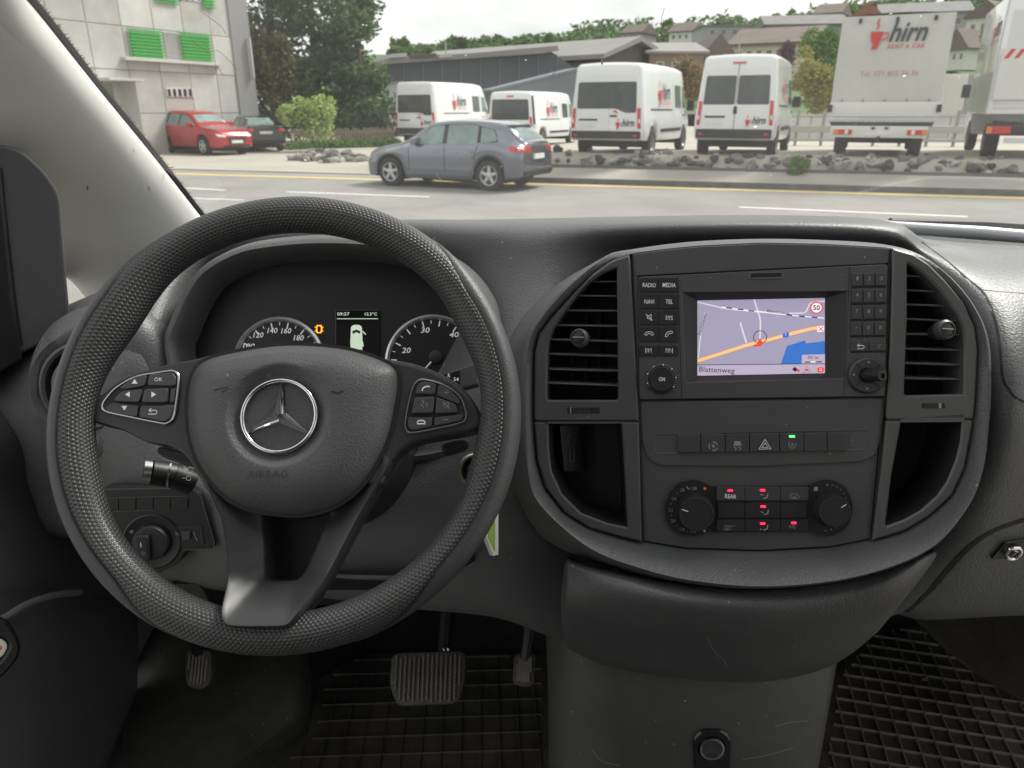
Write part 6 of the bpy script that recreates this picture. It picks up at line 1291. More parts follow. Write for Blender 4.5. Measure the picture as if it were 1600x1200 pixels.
V, K = side_unit('l', ('slatted air vent on the left of the radio with a round knob', 'open black cubby below the left console vent holding media sockets'),
    [(984, 398), (955, 408), (927, 428), (895, 461), (863, 496), (843, 522), (836, 550), (835, 658), (998, 658), (993, 560), (987, 450)], [(964, 419), (940, 428), (920, 442), (904, 459), (890, 477), (876, 497), (865, 515), (858, 535), (856, 560), (855, 625), (966, 625), (965, 520)], sl, (848, 966), [(891, 555, 625), (915, 555, 625), (937, 485, 625), (915, 485, 509), (891, 509, 532)],
    (912, 532), [(853, 627), (967, 626), (970, 657), (854, 659)], (886, 635.5, 938, 646.5), [(835, 659), (840, 720), (853, 762), (883, 801), (920, 824), (970, 838.5), (1003, 846), (998, 659)], [(857, 661), (858, 700), (862, 735), (878, 771), (908, 801), (950, 817), (980, 823), (976, 740), (971, 661)], 'panel', -1)
sr = [(430, 431), (453, 454), (476, 476), (499, 500), (523, 521), (546, 545), (569, 568), (593, 591)]
V2, K2 = side_unit('r', ('slatted air vent on the right of the keypad with a tilted round knob', 'empty black cubby below the right console vent'),
    [(1393, 388), (1425, 397), (1450, 413), (1475, 438), (1504, 473), (1521, 511), (1526, 547), (1523, 612), (1520, 655), (1384, 656), (1390, 540), (1393, 430)], [(1416, 411), (1434, 422), (1450, 437), (1468, 456), (1482, 475), (1495, 494), (1502, 512), (1505, 547), (1504, 616), (1411, 618), (1416, 500)], sr, (1411, 1506), [(1413, 500, 546), (1430, 476, 500), (1435, 546, 593), (1454, 546, 593), (1436, 500, 523)],
    (1462, 519), [(1408, 620), (1507, 615), (1507, 648), (1406, 656)], (1437, 629, 1476, 638.5), [(1384, 657), (1378, 720), (1362, 844), (1412, 829), (1450, 806), (1486, 774), (1506, 730), (1516, 675), (1519, 656)], [(1407, 657), (1502, 650), (1499, 690), (1492, 718), (1478, 752), (1462, 775), (1437, 797), (1410, 812), (1382, 822), (1392, 740)], 'panel_trim', 1)
cp = Plane(SP.pt(SP.uv(885, 700), -.030), (SP.n + SP.u * .8).normalized(), SP.v)
mp_ = slab('media_panel', cp, rounded(cp.px([(873, 664), (905, 664), (912, 738), (880, 736)]), .002), -.002, .002, .0008, 'black', K)
mk('audio_jack', *lathe(cp, cp.uv(888, 685), [(.0042, .001), (.0042, .003), (.003, .0034), (.0022, .001), (.0022, -.006), (.0003, -.006)], 20), 'button', mp_)
frame('usb_port', cp, rounded(cp.px([(886, 701), (895, 701), (895, 722), (886, 722)]), .001), rounded(cp.px([(888.5, 703.5), (892.5, 703.5), (892.5, 719.5), (888.5, 719.5)]), .0005), .001, .0035, .0004, 'button', mp_)
# ---- radio with navigation screen
RU = thing('navigation_radio', 'black radio unit with a map screen, labelled buttons and keypad', 'radio', SP.pt(SP.uv(1190, 622), -.02))
ro = SP.px([(997, 433), (1387, 413), (1382, 619), (999, 624)]); ri = SP.px([(1066, 457), (1324, 455), (1319, 591), (1071, 597)]); rsn = SP.px([(1091, 468), (1293, 464), (1293, 583), (1091, 587)])
k4 = lambda p, r_: rounded(ccw(p), r_, 4)
def align(p, ref):
    best = min(range(len(p)), key=lambda i: math.dist(p[i], ref)); return p[best:] + p[:best]
o2, i2, s2 = [align(ccw(p), p[0]) for p in (ro, ri, rsn)]; o2, i2, s2 = k4(o2, .003), k4(i2, .0015), k4(s2, .0008)
mk('face', *rings(SP, [(o2, -.01), (o2, .0004), (offset(o2, .0006), .001), (offset(i2, -.0006), .001), (i2, .0004)], cap1=False), 'panel', RU, sharp=30)
mk('screen_recess', *rings(SP, [(i2, .0004), (offset(s2, -.0008), -.0075), (s2, -.0078), (s2, -.011)], cap1=False), 'button_dark', RU, sharp=20)
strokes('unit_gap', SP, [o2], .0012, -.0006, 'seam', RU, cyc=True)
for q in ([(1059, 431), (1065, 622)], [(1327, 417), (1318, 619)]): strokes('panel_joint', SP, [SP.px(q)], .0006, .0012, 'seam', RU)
sl_ = frame('disc_slot', SP, rounded(q4(1168, 426, 1224, 437, -1), .0012), rounded(q4(1173, 428, 1221, 434, -1), .0006), .0008, .0016, .0003, 'panel_trim', RU); slab('slot_opening', SP, q4(1172, 427.5, 1222, 434.5, -1), .0002, .0012, .0001, 'deep_black', sl_)
def btn(x0, y0, x1, y1, parent, s=0, h=.0026, mt='button', r_=.0007, nm='button'): return slab(nm, SP, rounded(q4(x0, y0, x1, y1, s), r_), -.001, h, .0007, mt, parent, sharp=50)
H1 = .0030
rows_ = [(434.5, 457), (460, 483), (485.5, 508), (511, 534.5), (540, 556)]; words_ = [('RADIO', 'MEDIA'), ('NAVI', 'TEL'), (None, 'SYS'), (None, None), (None, None)]
BB = []
for (y0, y1), ws_ in zip(rows_, words_):
    for k, (x0, x1) in enumerate(((998.5, 1028), (1029.5, 1059))):
        b_ = btn(x0, y0, x1, y1, RU, -.4, mt='button_dark'); BB.append(b_)
        if ws_[k]: ptext('lettering', ws_[k], SP, (x0 + x1) / 2 + 1, (y0 + y1) / 2 + .3, {5: 20.5, 4: 15, 3: 11.5}[len(ws_[k])], H1, 'white_print', b_, hpx=6.6, bold=.003)
strokes('mute_mark', SP, [SP.px([(1011, 494), (1014, 494), (1017, 491), (1017, 501), (1014, 498), (1011, 498), (1011, 494)]), SP.px([(1009, 491), (1019, 501)])], .0006, H1, 'white_print', BB[4])
strokes('hang_mark', SP, [SP.px([(1007, 523), (1009, 519.5), (1014, 518.5), (1019, 519.5), (1021, 523), (1018, 524.5), (1016, 521.5), (1012, 521.5), (1010, 524.5), (1007, 523)])], .0006, H1, 'white_print', BB[6])
strokes('call_mark', SP, [SP.px([(1039, 526), (1040, 522), (1043, 519), (1048, 517.5), (1051, 519), (1050, 521), (1046, 521), (1043, 523.5), (1042, 526.5), (1039, 526)])], .0006, H1, 'white_print', BB[7])
for x, d, b_ in ((1014, -1, BB[8]), (1045, 1, BB[9])):
    for e in (-3, 1.5): strokes('skip_mark', SP, [SP.px([(x + e - d * 1.8, 544.5), (x + e + d * 2.2, 548), (x + e - d * 1.8, 551.5), (x + e - d * 1.8, 544.5)])], .0005, H1, 'white_print', b_)
    strokes('skip_mark', SP, [SP.px([(x + d * 5.2, 544), (x + d * 5.2, 552)])], .0006, H1, 'white_print', b_)
c = SP.uv(1033, 592); vd = mk('volume_dial', *lathe(SP, c, [(.0158, .0005), (.0158, .0022), (.0146, .003), (.0128, .003), (.0125, .009), (.0118, .0098), (.0105, .0095)], 48), 'button_dark', RU)
ptext('lettering', 'ON', SP, 1033, 592.5, 9.5, .0101, 'white_print', vd, hpx=6, bold=.01)
for k in range(26):
    a = R(-30 + 240 * k / 25); u0, u1 = .0140, .0153; strokes('dial_tick', SP, [[(c[0] + u0 * math.cos(a), c[1] + u0 * math.sin(a)), (c[0] + u1 * math.cos(a), c[1] + u1 * math.sin(a))]], .0007 if k % 4 else .0012, .0032, 'dim_print' if k % 4 else 'white_print', vd)
ks = ['1', '2', '3', '4', '5', '6', '7', '8', '9', '*', '0', '#']; sb_ = ['', 'abc', 'def', 'ghi', 'jkl', 'mno', 'pqrs', 'tuv', 'wxyz', '', '+', '']
for r_, (y0, y1) in enumerate(((427.5, 447), (453, 473), (478.5, 498.5), (504, 524))):
    for k, (x0, x1) in enumerate(((1330.5, 1346), (1349, 1364.5), (1367, 1383.5))):
        xo = -r_ * .5; b_ = btn(x0 + xo, y0, x1 + xo, y1, RU, -.5); i = r_ * 3 + k
        ptext('lettering', ks[i], SP, (x0 + x1) / 2 + xo, y0 + 8, 4.2 if ks[i] not in '1*' else 2.6, H1, 'dim_print', b_, hpx=6 if ks[i] != '*' else 3, bold=.01)
        if sb_[i]: ptext('small_lettering', sb_[i], SP, (x0 + x1) / 2 + xo, y0 + 15, 5.5, H1, 'faint_print', b_, hpx=1.8)
    slab('key_gap', SP, q4(1329 - r_ * .5, y1 + .8, 1384 - r_ * .5, y1 + 3.6, -1), .0004, .0014, .0001, 'deep_black', RU, flat=True)
b1 = btn(1328.5, 534, 1355.5, 548.5, RU, -.6); b2 = btn(1357.5, 533.5, 1383, 548, RU, -.6); slab('key_gap', SP, q4(1328, 549.3, 1383, 551.5, -1), .0004, .0014, .0001, 'deep_black', RU, flat=True)
strokes('back_mark', SP, [SP.px([(1339, 540), (1347, 540), (1349, 542), (1347, 545), (1338, 545)]), SP.px([(1341, 537.5), (1338, 540), (1341, 542.5)])], .0006, H1, 'white_print', b1)
ptext('lettering', 'C', SP, 1372, 541.5, 4.2, H1, 'dim_print', b2, hpx=6)
c = SP.uv(1353.5, 586.5); jw = mk('selector', *lathe(SP, c, [(.0172, .0004), (.0172, .003), (.0158, .0045), (.0075, .003), (.0070, .001)], 48), 'button', RU)
mk('selector_rim', *lathe(SP, c, [(.0182, .0006), (.0182, .0026), (.0172, .0032), (.0170, .001)], 48, cap=False), 'black', jw)
strokes('selector_gap', SP, [[(c[0] + math.cos(R(a)) * .0075, c[1] + math.sin(R(a)) * .0075), (c[0] + math.cos(R(a)) * .0158, c[1] + math.sin(R(a)) * .0158)] for a in (45, 135, 225, 315)], .0008, .0050, 'seam', jw)
for a in (0, 90, 180, 270):
    d = (math.cos(R(a)), math.sin(R(a))); e = (-d[1], d[0]); q = lambda r_, s_: (c[0] + d[0] * r_ + e[0] * s_, c[1] + d[1] * r_ + e[1] * s_); flat('selector_arrow', SP, [q(.0145, 0), q(.0122, .0014), q(.0122, -.0014)], .0048, 'dim_print', jw)
jp = Plane(SP.pt(c, .002), (SP.n + SP.u * .30 - SP.v * .02).normalized(), SP.v); js = mk('joystick', *lathe(jp, (0, 0), [(.0066, -.002), (.0066, .008), (.0055, .012), (.0052, .022), (.0046, .0235), (.0025, .0235), (.002, .021)], 28), 'black', jw)
# the map on the screen
SC = thing('map_screen', 'lit navigation display showing a pale purple map with an orange road and blue lake', 'screen', SP.pt(SP.uv(1192, 586), -.009))
h0 = -.0090; flat('map_area', SP, SP.px([(1091, 468), (1293, 464), (1293, 583), (1091, 587)]), h0, 'map_land', SC)
def ribbon(nm, pts, w_, k, mt): return strokes(nm, SP, [SP.px(smooth(pts, 4, False))], w_ * .735 / FPX, h0 + .00012 * k, mt, SC)
flat('lake', SP, SP.px([(1233, 540), (1261, 531), (1263.5, 536), (1293, 532), (1293, 569), (1223, 569)]), h0 + .0001, 'map_water', SC)
ribbon('side_road', [(1091, 470.5), (1115, 476), (1137, 481), (1170, 484.5), (1200, 486.5), (1256, 488), (1266, 480), (1271, 472), (1293, 469)], 2.2, 1, 'map_road')
ribbon('railway', [(1129, 478.5), (1180, 484.5), (1220, 489.5), (1292, 496)], 1.4, 2, 'map_white')
for x, y in ((1137, 479.5), (1155, 481.5), (1172, 484), (1232, 490.5), (1252, 492.5), (1272, 494)): ribbon('sleeper_mark', [(x, y), (x + 9, y + 1)], 1.8, 3, 'map_ink')
ribbon('side_road', [(1181, 466.5), (1186, 482), (1191, 501), (1190, 530)], 2.6, 1, 'map_road'); ribbon('side_road', [(1159, 503), (1169.5, 537.5)], 2.6, 1, 'map_road'); ribbon('side_road', [(1103, 488), (1097, 520), (1092.5, 560)], 1.8, 1, 'map_road')
mr_ = [(1091.5, 563.5), (1130, 551.5), (1169, 539), (1203, 530.5), (1230, 523), (1256, 516.5), (1275, 512), (1292, 511)]
ribbon('main_road_edge', mr_, 7.2, 2.4, 'map_edge'); ribbon('main_road', mr_, 5.4, 3, 'map_main')
flat('road_shield', SP, SP.px([(1226, 520), (1236, 518), (1236, 525), (1231, 527), (1226, 526)]), h0 + .0005, 'map_blue', SC); ptext('shield_number', '7', SP, 1231, 522.3, 2.4, h0 + .0006, 'map_white', SC, hpx=4.2)
flat('closed_road_sign', SP, SP.px([(1281, 509), (1291, 508), (1291, 517), (1281, 518)]), h0 + .0005, 'map_white', SC); strokes('closed_road_cross', SP, [SP.px([(1283, 510), (1290, 516)]), SP.px([(1283, 516), (1290, 509.5)])], .0009, h0 + .0006, 'map_red', SC)
strokes('position_ring', SP, [circ(SP.uv(1190.5, 526), .0065, 32)], .0007, h0 + .0005, 'map_ink', SC, cyc=True)
flat('position_arrow', SP, SP.px([(1190, 527), (1196, 538), (1190, 536), (1184, 539)]), h0 + .0006, 'map_red', SC); flat('position_base', SP, SP.px([(1180, 538), (1193, 536), (1192, 540), (1181, 541)]), h0 + .00055, 'map_red', SC)
flat('status_bar', SP, SP.px([(1091, 570.5), (1293, 568.5), (1293, 583), (1091, 587)]), h0 + .0004, 'map_bar', SC); ribbon('status_edge', [(1091, 570), (1293, 568)], 1, 6, 'map_ink')
ptext('street_lettering', 'Blattenweg', SP, 1122, 579, 56, h0 + .0006, 'map_ink', SC, hpx=11)
ptext('map_lettering', 'Blattenweg', SP, 1219, 487, 35, h0 + .0006, 'map_ink', SC, hpx=6, rot=R(-4))
ptext('map_lettering', 'Stadelwies', SP, 1098.5, 506, 36, h0 + .0006, 'map_ink', SC, hpx=5.2, rot=R(78))
c = SP.uv(1279.5, 479.5); flat('speed_sign', SP, circ(c, .0062, 28), h0 + .0006, 'map_red', SC); flat('speed_sign_face', SP, circ(c, .0049, 28), h0 + .0007, 'map_white', SC); text('speed_number', '50', SP, c, .0066, h0 + .0008, 'map_ink', SC, bold=.02)
flat('scale_box', SP, SP.px([(1256.5, 554), (1293, 553), (1293, 568), (1256, 569)]), h0 + .0005, 'map_bar', SC); ptext('scale_lettering', '50 m', SP, 1274, 558, 17, h0 + .0006, 'map_ink', SC, hpx=5); ribbon('scale_rule', [(1261, 565.5), (1288, 565)], 1.6, 6, 'map_ink'); ribbon('scale_rule', [(1270, 565.2), (1278, 565.1)], 1.6, 7, 'map_white')
strokes('warning_sign', SP, [SP.px([(1258, 582), (1264, 571.5), (1270, 581.5)])], .0009, h0 + .0006, 'map_red', SC, cyc=True); flat('warning_car', SP, SP.px([(1261, 579), (1264, 576), (1267, 578.5)]), h0 + .0006, 'map_ink', SC)
flat('satellite_mark', SP, SP.px([(1241, 577), (1245, 573), (1250, 577), (1246, 581)]), h0 + .0006, 'map_ink', SC); flat('satellite_cross', SP, SP.px([(1249, 577), (1253, 577), (1253, 581), (1249, 581)]), h0 + .0007, 'map_red', SC)
flat('radio_mark', SP, rounded(SP.px([(1281, 574), (1291, 573.5), (1291, 581), (1281, 581.5)]), .001), h0 + .0006, 'map_red', SC); strokes('radio_mark_print', SP, [SP.px([(1284, 576), (1288, 576), (1288, 579), (1284, 579)])], .0005, h0 + .0007, 'map_white', SC)
# ---- switch row
SR = thing('switch_row', 'row of seven rectangular switches below the radio with a hazard triangle', 'switches', SP.pt(SP.uv(1190, 706), -.004))
rc = rounded(SP.px([(1021, 679), (1357, 672), (1352, 703), (1024, 709)]), .004, 6)
mk('recess', *rings(SP, [(offset(ccw(rc), -.0012), -.0006), (ccw(rc), -.0002), (offset(ccw(rc), .0006), -.0006), (offset(ccw(rc), .003), -.0030)], cap1=True), 'panel', SR, sharp=60)
xs = [1058.5, 1094.5, 1132.5, 1170.5, 1217.5, 1255.5, 1291.5, 1323]; SB = []
for k in range(7): y = 678.5 - (xs[k] - 1058) * .011; SB.append(slab('switch', SP, rounded(SP.px([(xs[k] + .7, y), (xs[k + 1] - .7, y - .4), (xs[k + 1] - .9, y + 28), (xs[k] + .9, y + 28.3)]), .0012), -.004, .0022, .0016, 'button', SR, sharp=55))
HS = .0026; c = SP.uv(1114, 697)
strokes('turn_assist_mark', SP, [[(c[0] + .0042 * math.cos(R(a)), c[1] + .0042 * math.sin(R(a))) for a in range(s0, s0 + 95, 12)] for s0 in (20, 140, 260)], .0011, HS, 'dim_print', SB[1]); flat('turn_assist_core', SP, [(c[0] - .0018, c[1] - .001), (c[0] + .0018, c[1] - .001), (c[0] + .001, c[1] + .0018), (c[0] - .001, c[1] + .0018)], HS, 'dim_print', SB[1])
flat('skid_mark', SP, SP.px([(1147, 689), (1156, 689), (1158, 696), (1145, 696)]), HS, 'dim_print', SB[2]); strokes('skid_trace', SP, [SP.px([(1146, 698), (1150, 700), (1148, 703)]), SP.px([(1153, 698), (1157, 700), (1155, 703)])], .001, HS, 'dim_print', SB[2])
strokes('hazard_mark', SP, [SP.px([(1194.5, 686), (1204, 701), (1185, 701.5)]), SP.px([(1194.5, 691.5), (1199.5, 699), (1189.5, 699.2)])], .0009, HS, 'white_print', SB[3], cyc=True); strokes('hazard_edge', SP, [SP.px([(1194.5, 683), (1207.5, 703), (1182, 703.6)])], .0007, HS, 'seam', SB[3], cyc=True)
c = SP.uv(1237, 694.5); strokes('auto_stop_mark', SP, [[(c[0] + .0034 * math.cos(R(a)), c[1] + .0034 * math.sin(R(a))) for a in range(-230, 50, 20)]], .0007, HS, 'dim_print', SB[4]); text('lettering', 'A', SP, c, .0034, HS, 'dim_print', SB[4], bold=.02)
slab('green_indicator', SP, rounded(q4(1232, 679.8, 1241, 683.2), .0006), .001, HS + .0002, .0002, 'led_green', SB[4])
# ---- heater panel
HP = thing('heater_controls', 'heater control panel with two round knobs and small red lit buttons', 'heater controls', SP.pt(SP.uv(1190, 832), -.004))
ol = [(1119, 760), (1105, 756), (1092, 751), (1080, 750), (1062, 754), (1048, 766), (1040, 783), (1038, 797), (1041, 815), (1050, 828), (1063, 836), (1080, 838), (1095, 836), (1110, 832.5), (1190, 831.5), (1262, 831.5), (1276, 837), (1290, 838.5), (1310, 834), (1324, 822), (1331, 805), (1332, 788), (1326, 768), (1314, 756), (1298, 749.5), (1284, 750), (1270, 754.5), (1258, 758), (1190, 759.5)]
so2 = ccw(smooth(SP.px(ol), 4)); slab('panel', SP, so2, -.008, -.0008, .0006, 'black', HP, sharp=50)
mk('panel_rim', *rings(SP, [(offset(so2, -.0009), -.004), (offset(so2, -.0009), -.0014), (offset(so2, -.0004), -.0004), (offset(so2, .0004), -.0004), (offset(so2, .0007), -.002)], cap1=False), 'button', HP, sharp=60)
cx = [1119, 1163.5, 1219, 1263]; ry = [(761, 782.5), (785, 809.5), (812, 830)]; HB = {}
for r_, (y0, y1) in enumerate(ry):
    for k in range(3):
        a, b = cx[k] + (2 if k == 0 and r_ == 1 else 0), cx[k + 1] - (2 if k == 2 and r_ == 1 else 0); o = slab('heater_button', SP, rounded(q4(a + .5, y0, b - .5, y1 - .6, -.3), .0006), -.003, .0016 if r_ != 1 else .0008, .0008, 'button' if r_ == 0 else 'button_dark', HP, sharp=50); HB[(r_, k)] = o
for x, y, key in ((1140.5, 766, (0, 0)), (1191, 765.5, (0, 1)), (1192, 791, (1, 1)), (1191, 817.5, (2, 1)), (1239.5, 816.5, (2, 2))): slab('red_indicator', SP, rounded(q4(x - 4, y - 1.7, x + 4, y + 1.7), .0006), .001, .0023, .0002, 'led_red', HB[key])
ptext('lettering', 'REAR', SP, 1141, 775, 17.5, .0021, 'white_print', HB[(0, 0)], hpx=6.6, bold=.003); ptext('lettering', 'A/C', SP, 1237, 822.5, 11, .0021, 'dim_print', HB[(2, 2)], hpx=5)
def seatfig(x, y, key, kind):
    strokes('airflow_mark', SP, [SP.px([(x + 6, y - 4), (x + 4.5, y + 2), (x - 1, y + 3.5)])], .0014, .0021, 'dim_print', HB[key])
    pts = {'top': [(x - 6, y - 3), (x - 1, y - 2)], 'mid': [(x - 6, y - 1), (x - 1, y + .5)], 'low': [(x - 4, y + 1), (x - 6, y + 4)]}[kind]; strokes('airflow_arrow', SP, [SP.px(pts)], .0010, .0021, 'dim_print', HB[key])
seatfig(1193, 775, (0, 1), 'top'); seatfig(1194, 800, (1, 1), 'mid'); seatfig(1193, 824, (2, 1), 'low')
strokes('recirculation_mark', SP, [SP.px([(1233, 776), (1236, 771), (1244, 771), (1248, 776), (1246, 778), (1235, 778), (1233, 776)]), SP.px([(1238, 775), (1241, 777), (1243, 774)])], .0006, .0021, 'dim_print', HB[(0, 2)])
strokes('rear_heat_mark', SP, [SP.px([(1131, 821), (1141, 821), (1141, 827), (1131, 827)])], .0006, .0021, 'dim_print', HB[(2, 0)], cyc=True); strokes('rear_heat_wave', SP, [SP.px([(1134, 823), (1138, 823)]), SP.px([(1134, 825), (1138, 825)]), SP.px([(1142, 822), (1148, 820)])], .0005, .0021, 'dim_print', HB[(2, 0)])
def knob(x, y, rk, ang, lab, cx_, cy_):
    T = thing('temperature_dial' if ang > 90 else 'fan_dial', lab, 'knob', SP.pt(SP.uv(x, y), 0)); kp = Plane(SP.pt(SP.uv(cx_, cy_), 0), SP.n, SP.v); c = (0, 0); n = 72
    def rag(r_, d): return [((r_ + (d if (i // 2) % 2 else 0)) * math.cos(2 * math.pi * i / n), (r_ + (d if (i // 2) % 2 else 0)) * math.sin(2 * math.pi * i / n)) for i in range(n)]
    mk('knob_body', *rings(kp, [(rag(rk * 1.12, 0), -.001), (rag(rk * 1.10, -.0004), .002), (rag(rk * 1.02, -.0007), .012), (rag(rk * .98, -.0004), .0135), (circ(c, rk * .93, n), .0138), (circ(c, rk * .90, n), .0130)]), 'button_dark', T, sharp=35)
    d = (math.cos(R(ang)), math.sin(R(ang))); strokes('knob_pointer', kp, [[(d[0] * rk * .50, d[1] * rk * .5), (d[0] * rk * .88, d[1] * rk * .88)]], .0007, .0133, 'white_print', T)
    return T
knob(1088, 800, .0172, 165, 'left temperature knob of the heater panel beside the number scale', 1086, 800); knob(1298, 796, .0150, 38, 'right fan knob of the heater panel beside the scale of dots', 1298, 796)
for s_, x, y in (('16', 1084, 830.5), ('18', 1066, 827), ('20', 1052, 814), ('22', 1048, 797), ('24', 1053, 779), ('26', 1066.5, 765.5), ('28', 1085, 763)): ptext('scale_number', s_, SP, x, y, 7, -.0004, 'dim_print', HP, hpx=5)
for x, y in ((1074, 830), (1058, 821), (1049, 805.5), (1049, 787), (1058.5, 771)): flat('scale_dot', SP, circ(SP.uv(x, y), .0005, 8), -.0004, 'dim_print', HP)
strokes('seat_mark', SP, [SP.px([(1073, 760), (1076, 765), (1079, 762)])], .0009, -.0004, 'dim_print', HP)
flat('warm_dot', SP, circ(SP.uv(1101.5, 763.5), .0015, 14), -.0004, 'dot_red', HP); flat('cold_dot', SP, circ(SP.uv(1101, 829.5), .0014, 14), -.0004, 'dot_blue', HP)
flat('fan_dot', SP, SP.px([(1272, 761), (1278, 761), (1278, 767), (1272, 767)]), -.0004, 'dim_print', HP)
for k, (x, y) in enumerate(((1293, 758), (1301, 758), (1308, 761), (1314, 765), (1319, 771), (1322, 778), (1324, 786), (1290, 829), (1299, 827), (1307, 825))): flat('scale_dot', SP, circ(SP.uv(x, y), .0007, 10), -.0004, 'dim_print' if k in (0, 7, 8) else 'faint_print', HP)
# ---------------------------------------------------------------- instruments behind the wheel
CPl = Plane(P(520, 520, .815), nrm(24, 2))
IC = thing('instrument_cluster', 'black instrument cluster with two dials and a small display behind the wheel', 'instrument cluster', CPl.pt((0, -.05), -.07))
opn = smooth(CPl.px([(268, 556), (276, 505), (312, 436), (363, 402), (413, 389), (500, 382), (600, 388), (690, 414), (742, 462), (768, 530), (772, 610), (740, 690), (520, 720), (320, 690)]), 5); cI = CPl.uv(525, 560)
opn = by_angle(ccw(opn), cI, 140); oo = offset(opn, -.012)
mk('hood', *rings(CPl, [(offset(opn, -.034), -.10), (offset(opn, -.021), -.036), (oo, -.010), (offset(opn, -.006), -.001), (offset(opn, -.002), .0005), (opn, -.002), (offset(opn, .003), -.010), (offset(opn, .006), -.055)], cap1=False), 'dash', IC, sharp=60)
mk('hood_lip', *rings(CPl, [(offset(opn, -.0025), .0008), (offset(opn, -.0015), .0016), (offset(opn, -.0005), .0010)], cap1=False), 'panel_trim', IC, sharp=60)
slab('cluster_face', CPl, offset(opn, .004), -.075, -.055, .002, 'gauge_face', IC)
FH = -.0545; FP = Plane(CPl.pt((0, 0), FH), CPl.n)
def gauge(x, y, rpx, nums, ticks, a0, a1, name, lab, needle=None, red=None):
    T = thing('dial', lab, 'dial', FP.pt(FP.uv(x, y))); c = FP.uv(x, y); r_ = rpx * .87 / FPX
    mk('dial_ring', *lathe(FP, c, [(r_ * 1.06, 0), (r_ * 1.05, .004), (r_ * 1.0, .0055), (r_ * .965, .003), (r_ * .95, .0008)], 64, cap=False), 'gauge_ring', T)
    flat('dial_face', FP, circ(c, r_ * .96, 64), .0006, 'gauge_face', T)
    lines = []; big = []
    for k in range(ticks + 1):
        a = R(a0 + (a1 - a0) * k / ticks); l0 = r_ * (.80 if k % 2 == 0 else .86); (big if k % 2 == 0 else lines).append([(c[0] + l0 * math.cos(a), c[1] + l0 * math.sin(a)), (c[0] + r_ * .93 * math.cos(a), c[1] + r_ * .93 * math.sin(a))])
    strokes('tick_marks', FP, big, .0014, .0010, 'gauge_ink', T); strokes('fine_tick_marks', FP, lines, .0008, .0010, 'gauge_ink', T)
    for s_, px_, py_, w_ in nums: ptext('dial_number', s_, FP, px_, py_, w_, .0010, 'gauge_ink', T, hpx=8.5, bold=.012, shear=.18)
    if needle: strokes('needle', FP, [FP.px(needle)], .0016, .004, 'white_print', T); mk('needle_cap', *lathe(FP, FP.uv(*needle[1]), [(.008, .001), (.008, .004), (.006, .005)], 20), 'button_dark', T)
    return T
T = gauge(437, 566, 67, [('100', 389, 541, 19), ('120', 404, 523.5, 16), ('140', 426, 516.5, 16), ('160', 447.5, 517, 16), ('180', 467, 528, 16)], 18, 200, -20, 'speed', 'left speed dial with white numbers up to 180', None)
T = gauge(677, 566, 71, [('20', 635, 547.5, 14), ('30', 664.5, 516, 14), ('40', 709.5, 523, 15), ('50', 727, 561, 15)], 18, 200, -15, 'rev', 'right engine speed dial with white numbers 20 to 50 and a needle', needle=[(664, 577), (681, 558)])
strokes('red_zone', FP, [FP.px([(737, 551), (744, 548)]), FP.px([(736, 561), (745, 561)])], .0014, .0012, 'gauge_red', T); ptext('dial_lettering', 'rpm', FP, 727, 547, 8, .001, 'gauge_ink', T, hpx=3); ptext('dial_lettering', 'x 100', FP, 729, 551, 9, .001, 'gauge_ink', T, hpx=3)
for x, y, r_ in ((711, 577, 20),):
    c = FP.uv(x, y); strokes('small_dial', FP, [[(c[0] + .0145 * math.cos(R(a)), c[1] + .0145 * math.sin(R(a))) for a in range(20, 165, 8)]], .0012, .002, 'gauge_ring', T)
D = thing('trip_display', 'small dark display with a white van outline, clock and temperature', 'display', FP.pt(FP.uv(558, 550)))
slab('display_panel', FP, rounded(FP.px([(524, 484), (594, 484), (594, 570), (524, 570)]), .002), -.002, .002, .001, 'gloss_black', D)
ptext('clock_digits', '09:27', FP, 537, 491, 19, .0024, 'lcd', D, hpx=5, bold=.01); ptext('temperature_digits', '12.5°C', FP, 580, 491, 19, .0024, 'lcd', D, hpx=5, bold=.01); strokes('display_rule', FP, [FP.px([(527, 498.5), (591, 498.5)])], .0009, .0024, 'lcd', D)
vo = [(549, 511), (553, 508), (562, 508), (566, 511), (567, 534), (566, 562), (549, 562), (548, 534)]
flat('van_outline', FP, rounded(FP.px(vo), .003), .0024, 'lcd', D); flat('van_windscreen', FP, FP.px([(551, 518), (557.5, 515.5), (564, 518), (563, 522), (557.5, 519.5), (552, 522)]), .0028, 'lcd_dark', D); strokes('van_door_mark', FP, [FP.px([(567, 518), (572, 523)]), FP.px([(567, 534), (568, 542)])], .0012, .0024, 'lcd', D); strokes('van_line', FP, [FP.px([(549, 547), (566, 547)])], .0006, .0028, 'lcd_dark', D)
W_ = thing('warning_lamp', 'orange warning lamp between the speed dial and the display', 'warning lamp', FP.pt(FP.uv(499, 515)))
strokes('bulb_mark', FP, [FP.px([(496, 509), (502, 509), (503, 514), (502, 520), (496, 520), (495, 514)])], .0016, .0015, 'led_amber', W_, cyc=True); strokes('bulb_rays', FP, [FP.px([(492.5, 511), (494, 512)]), FP.px([(492.5, 518), (494, 517)]), FP.px([(505.5, 511), (504, 512)]), FP.px([(505.5, 518), (504, 517)])], .0011, .0015, 'led_amber', W_)
GD = Plane(P(712, 592, .76), nrm(30, -4)); GT = thing('gear_display', 'small gear display beside the right dial reading R', 'display', GD.o)
slab('display_bezel', GD, rounded(GD.px([(684, 588), (742, 568), (748, 570), (746, 600), (724, 606), (688, 604)]), .002), -.02, 0, .001, 'button', GT); slab('display_glass', GD, rounded(GD.px([(687, 587), (719, 578), (719, 600), (690, 603)]), .001), -.001, .001, .0004, 'gloss_black', GT)
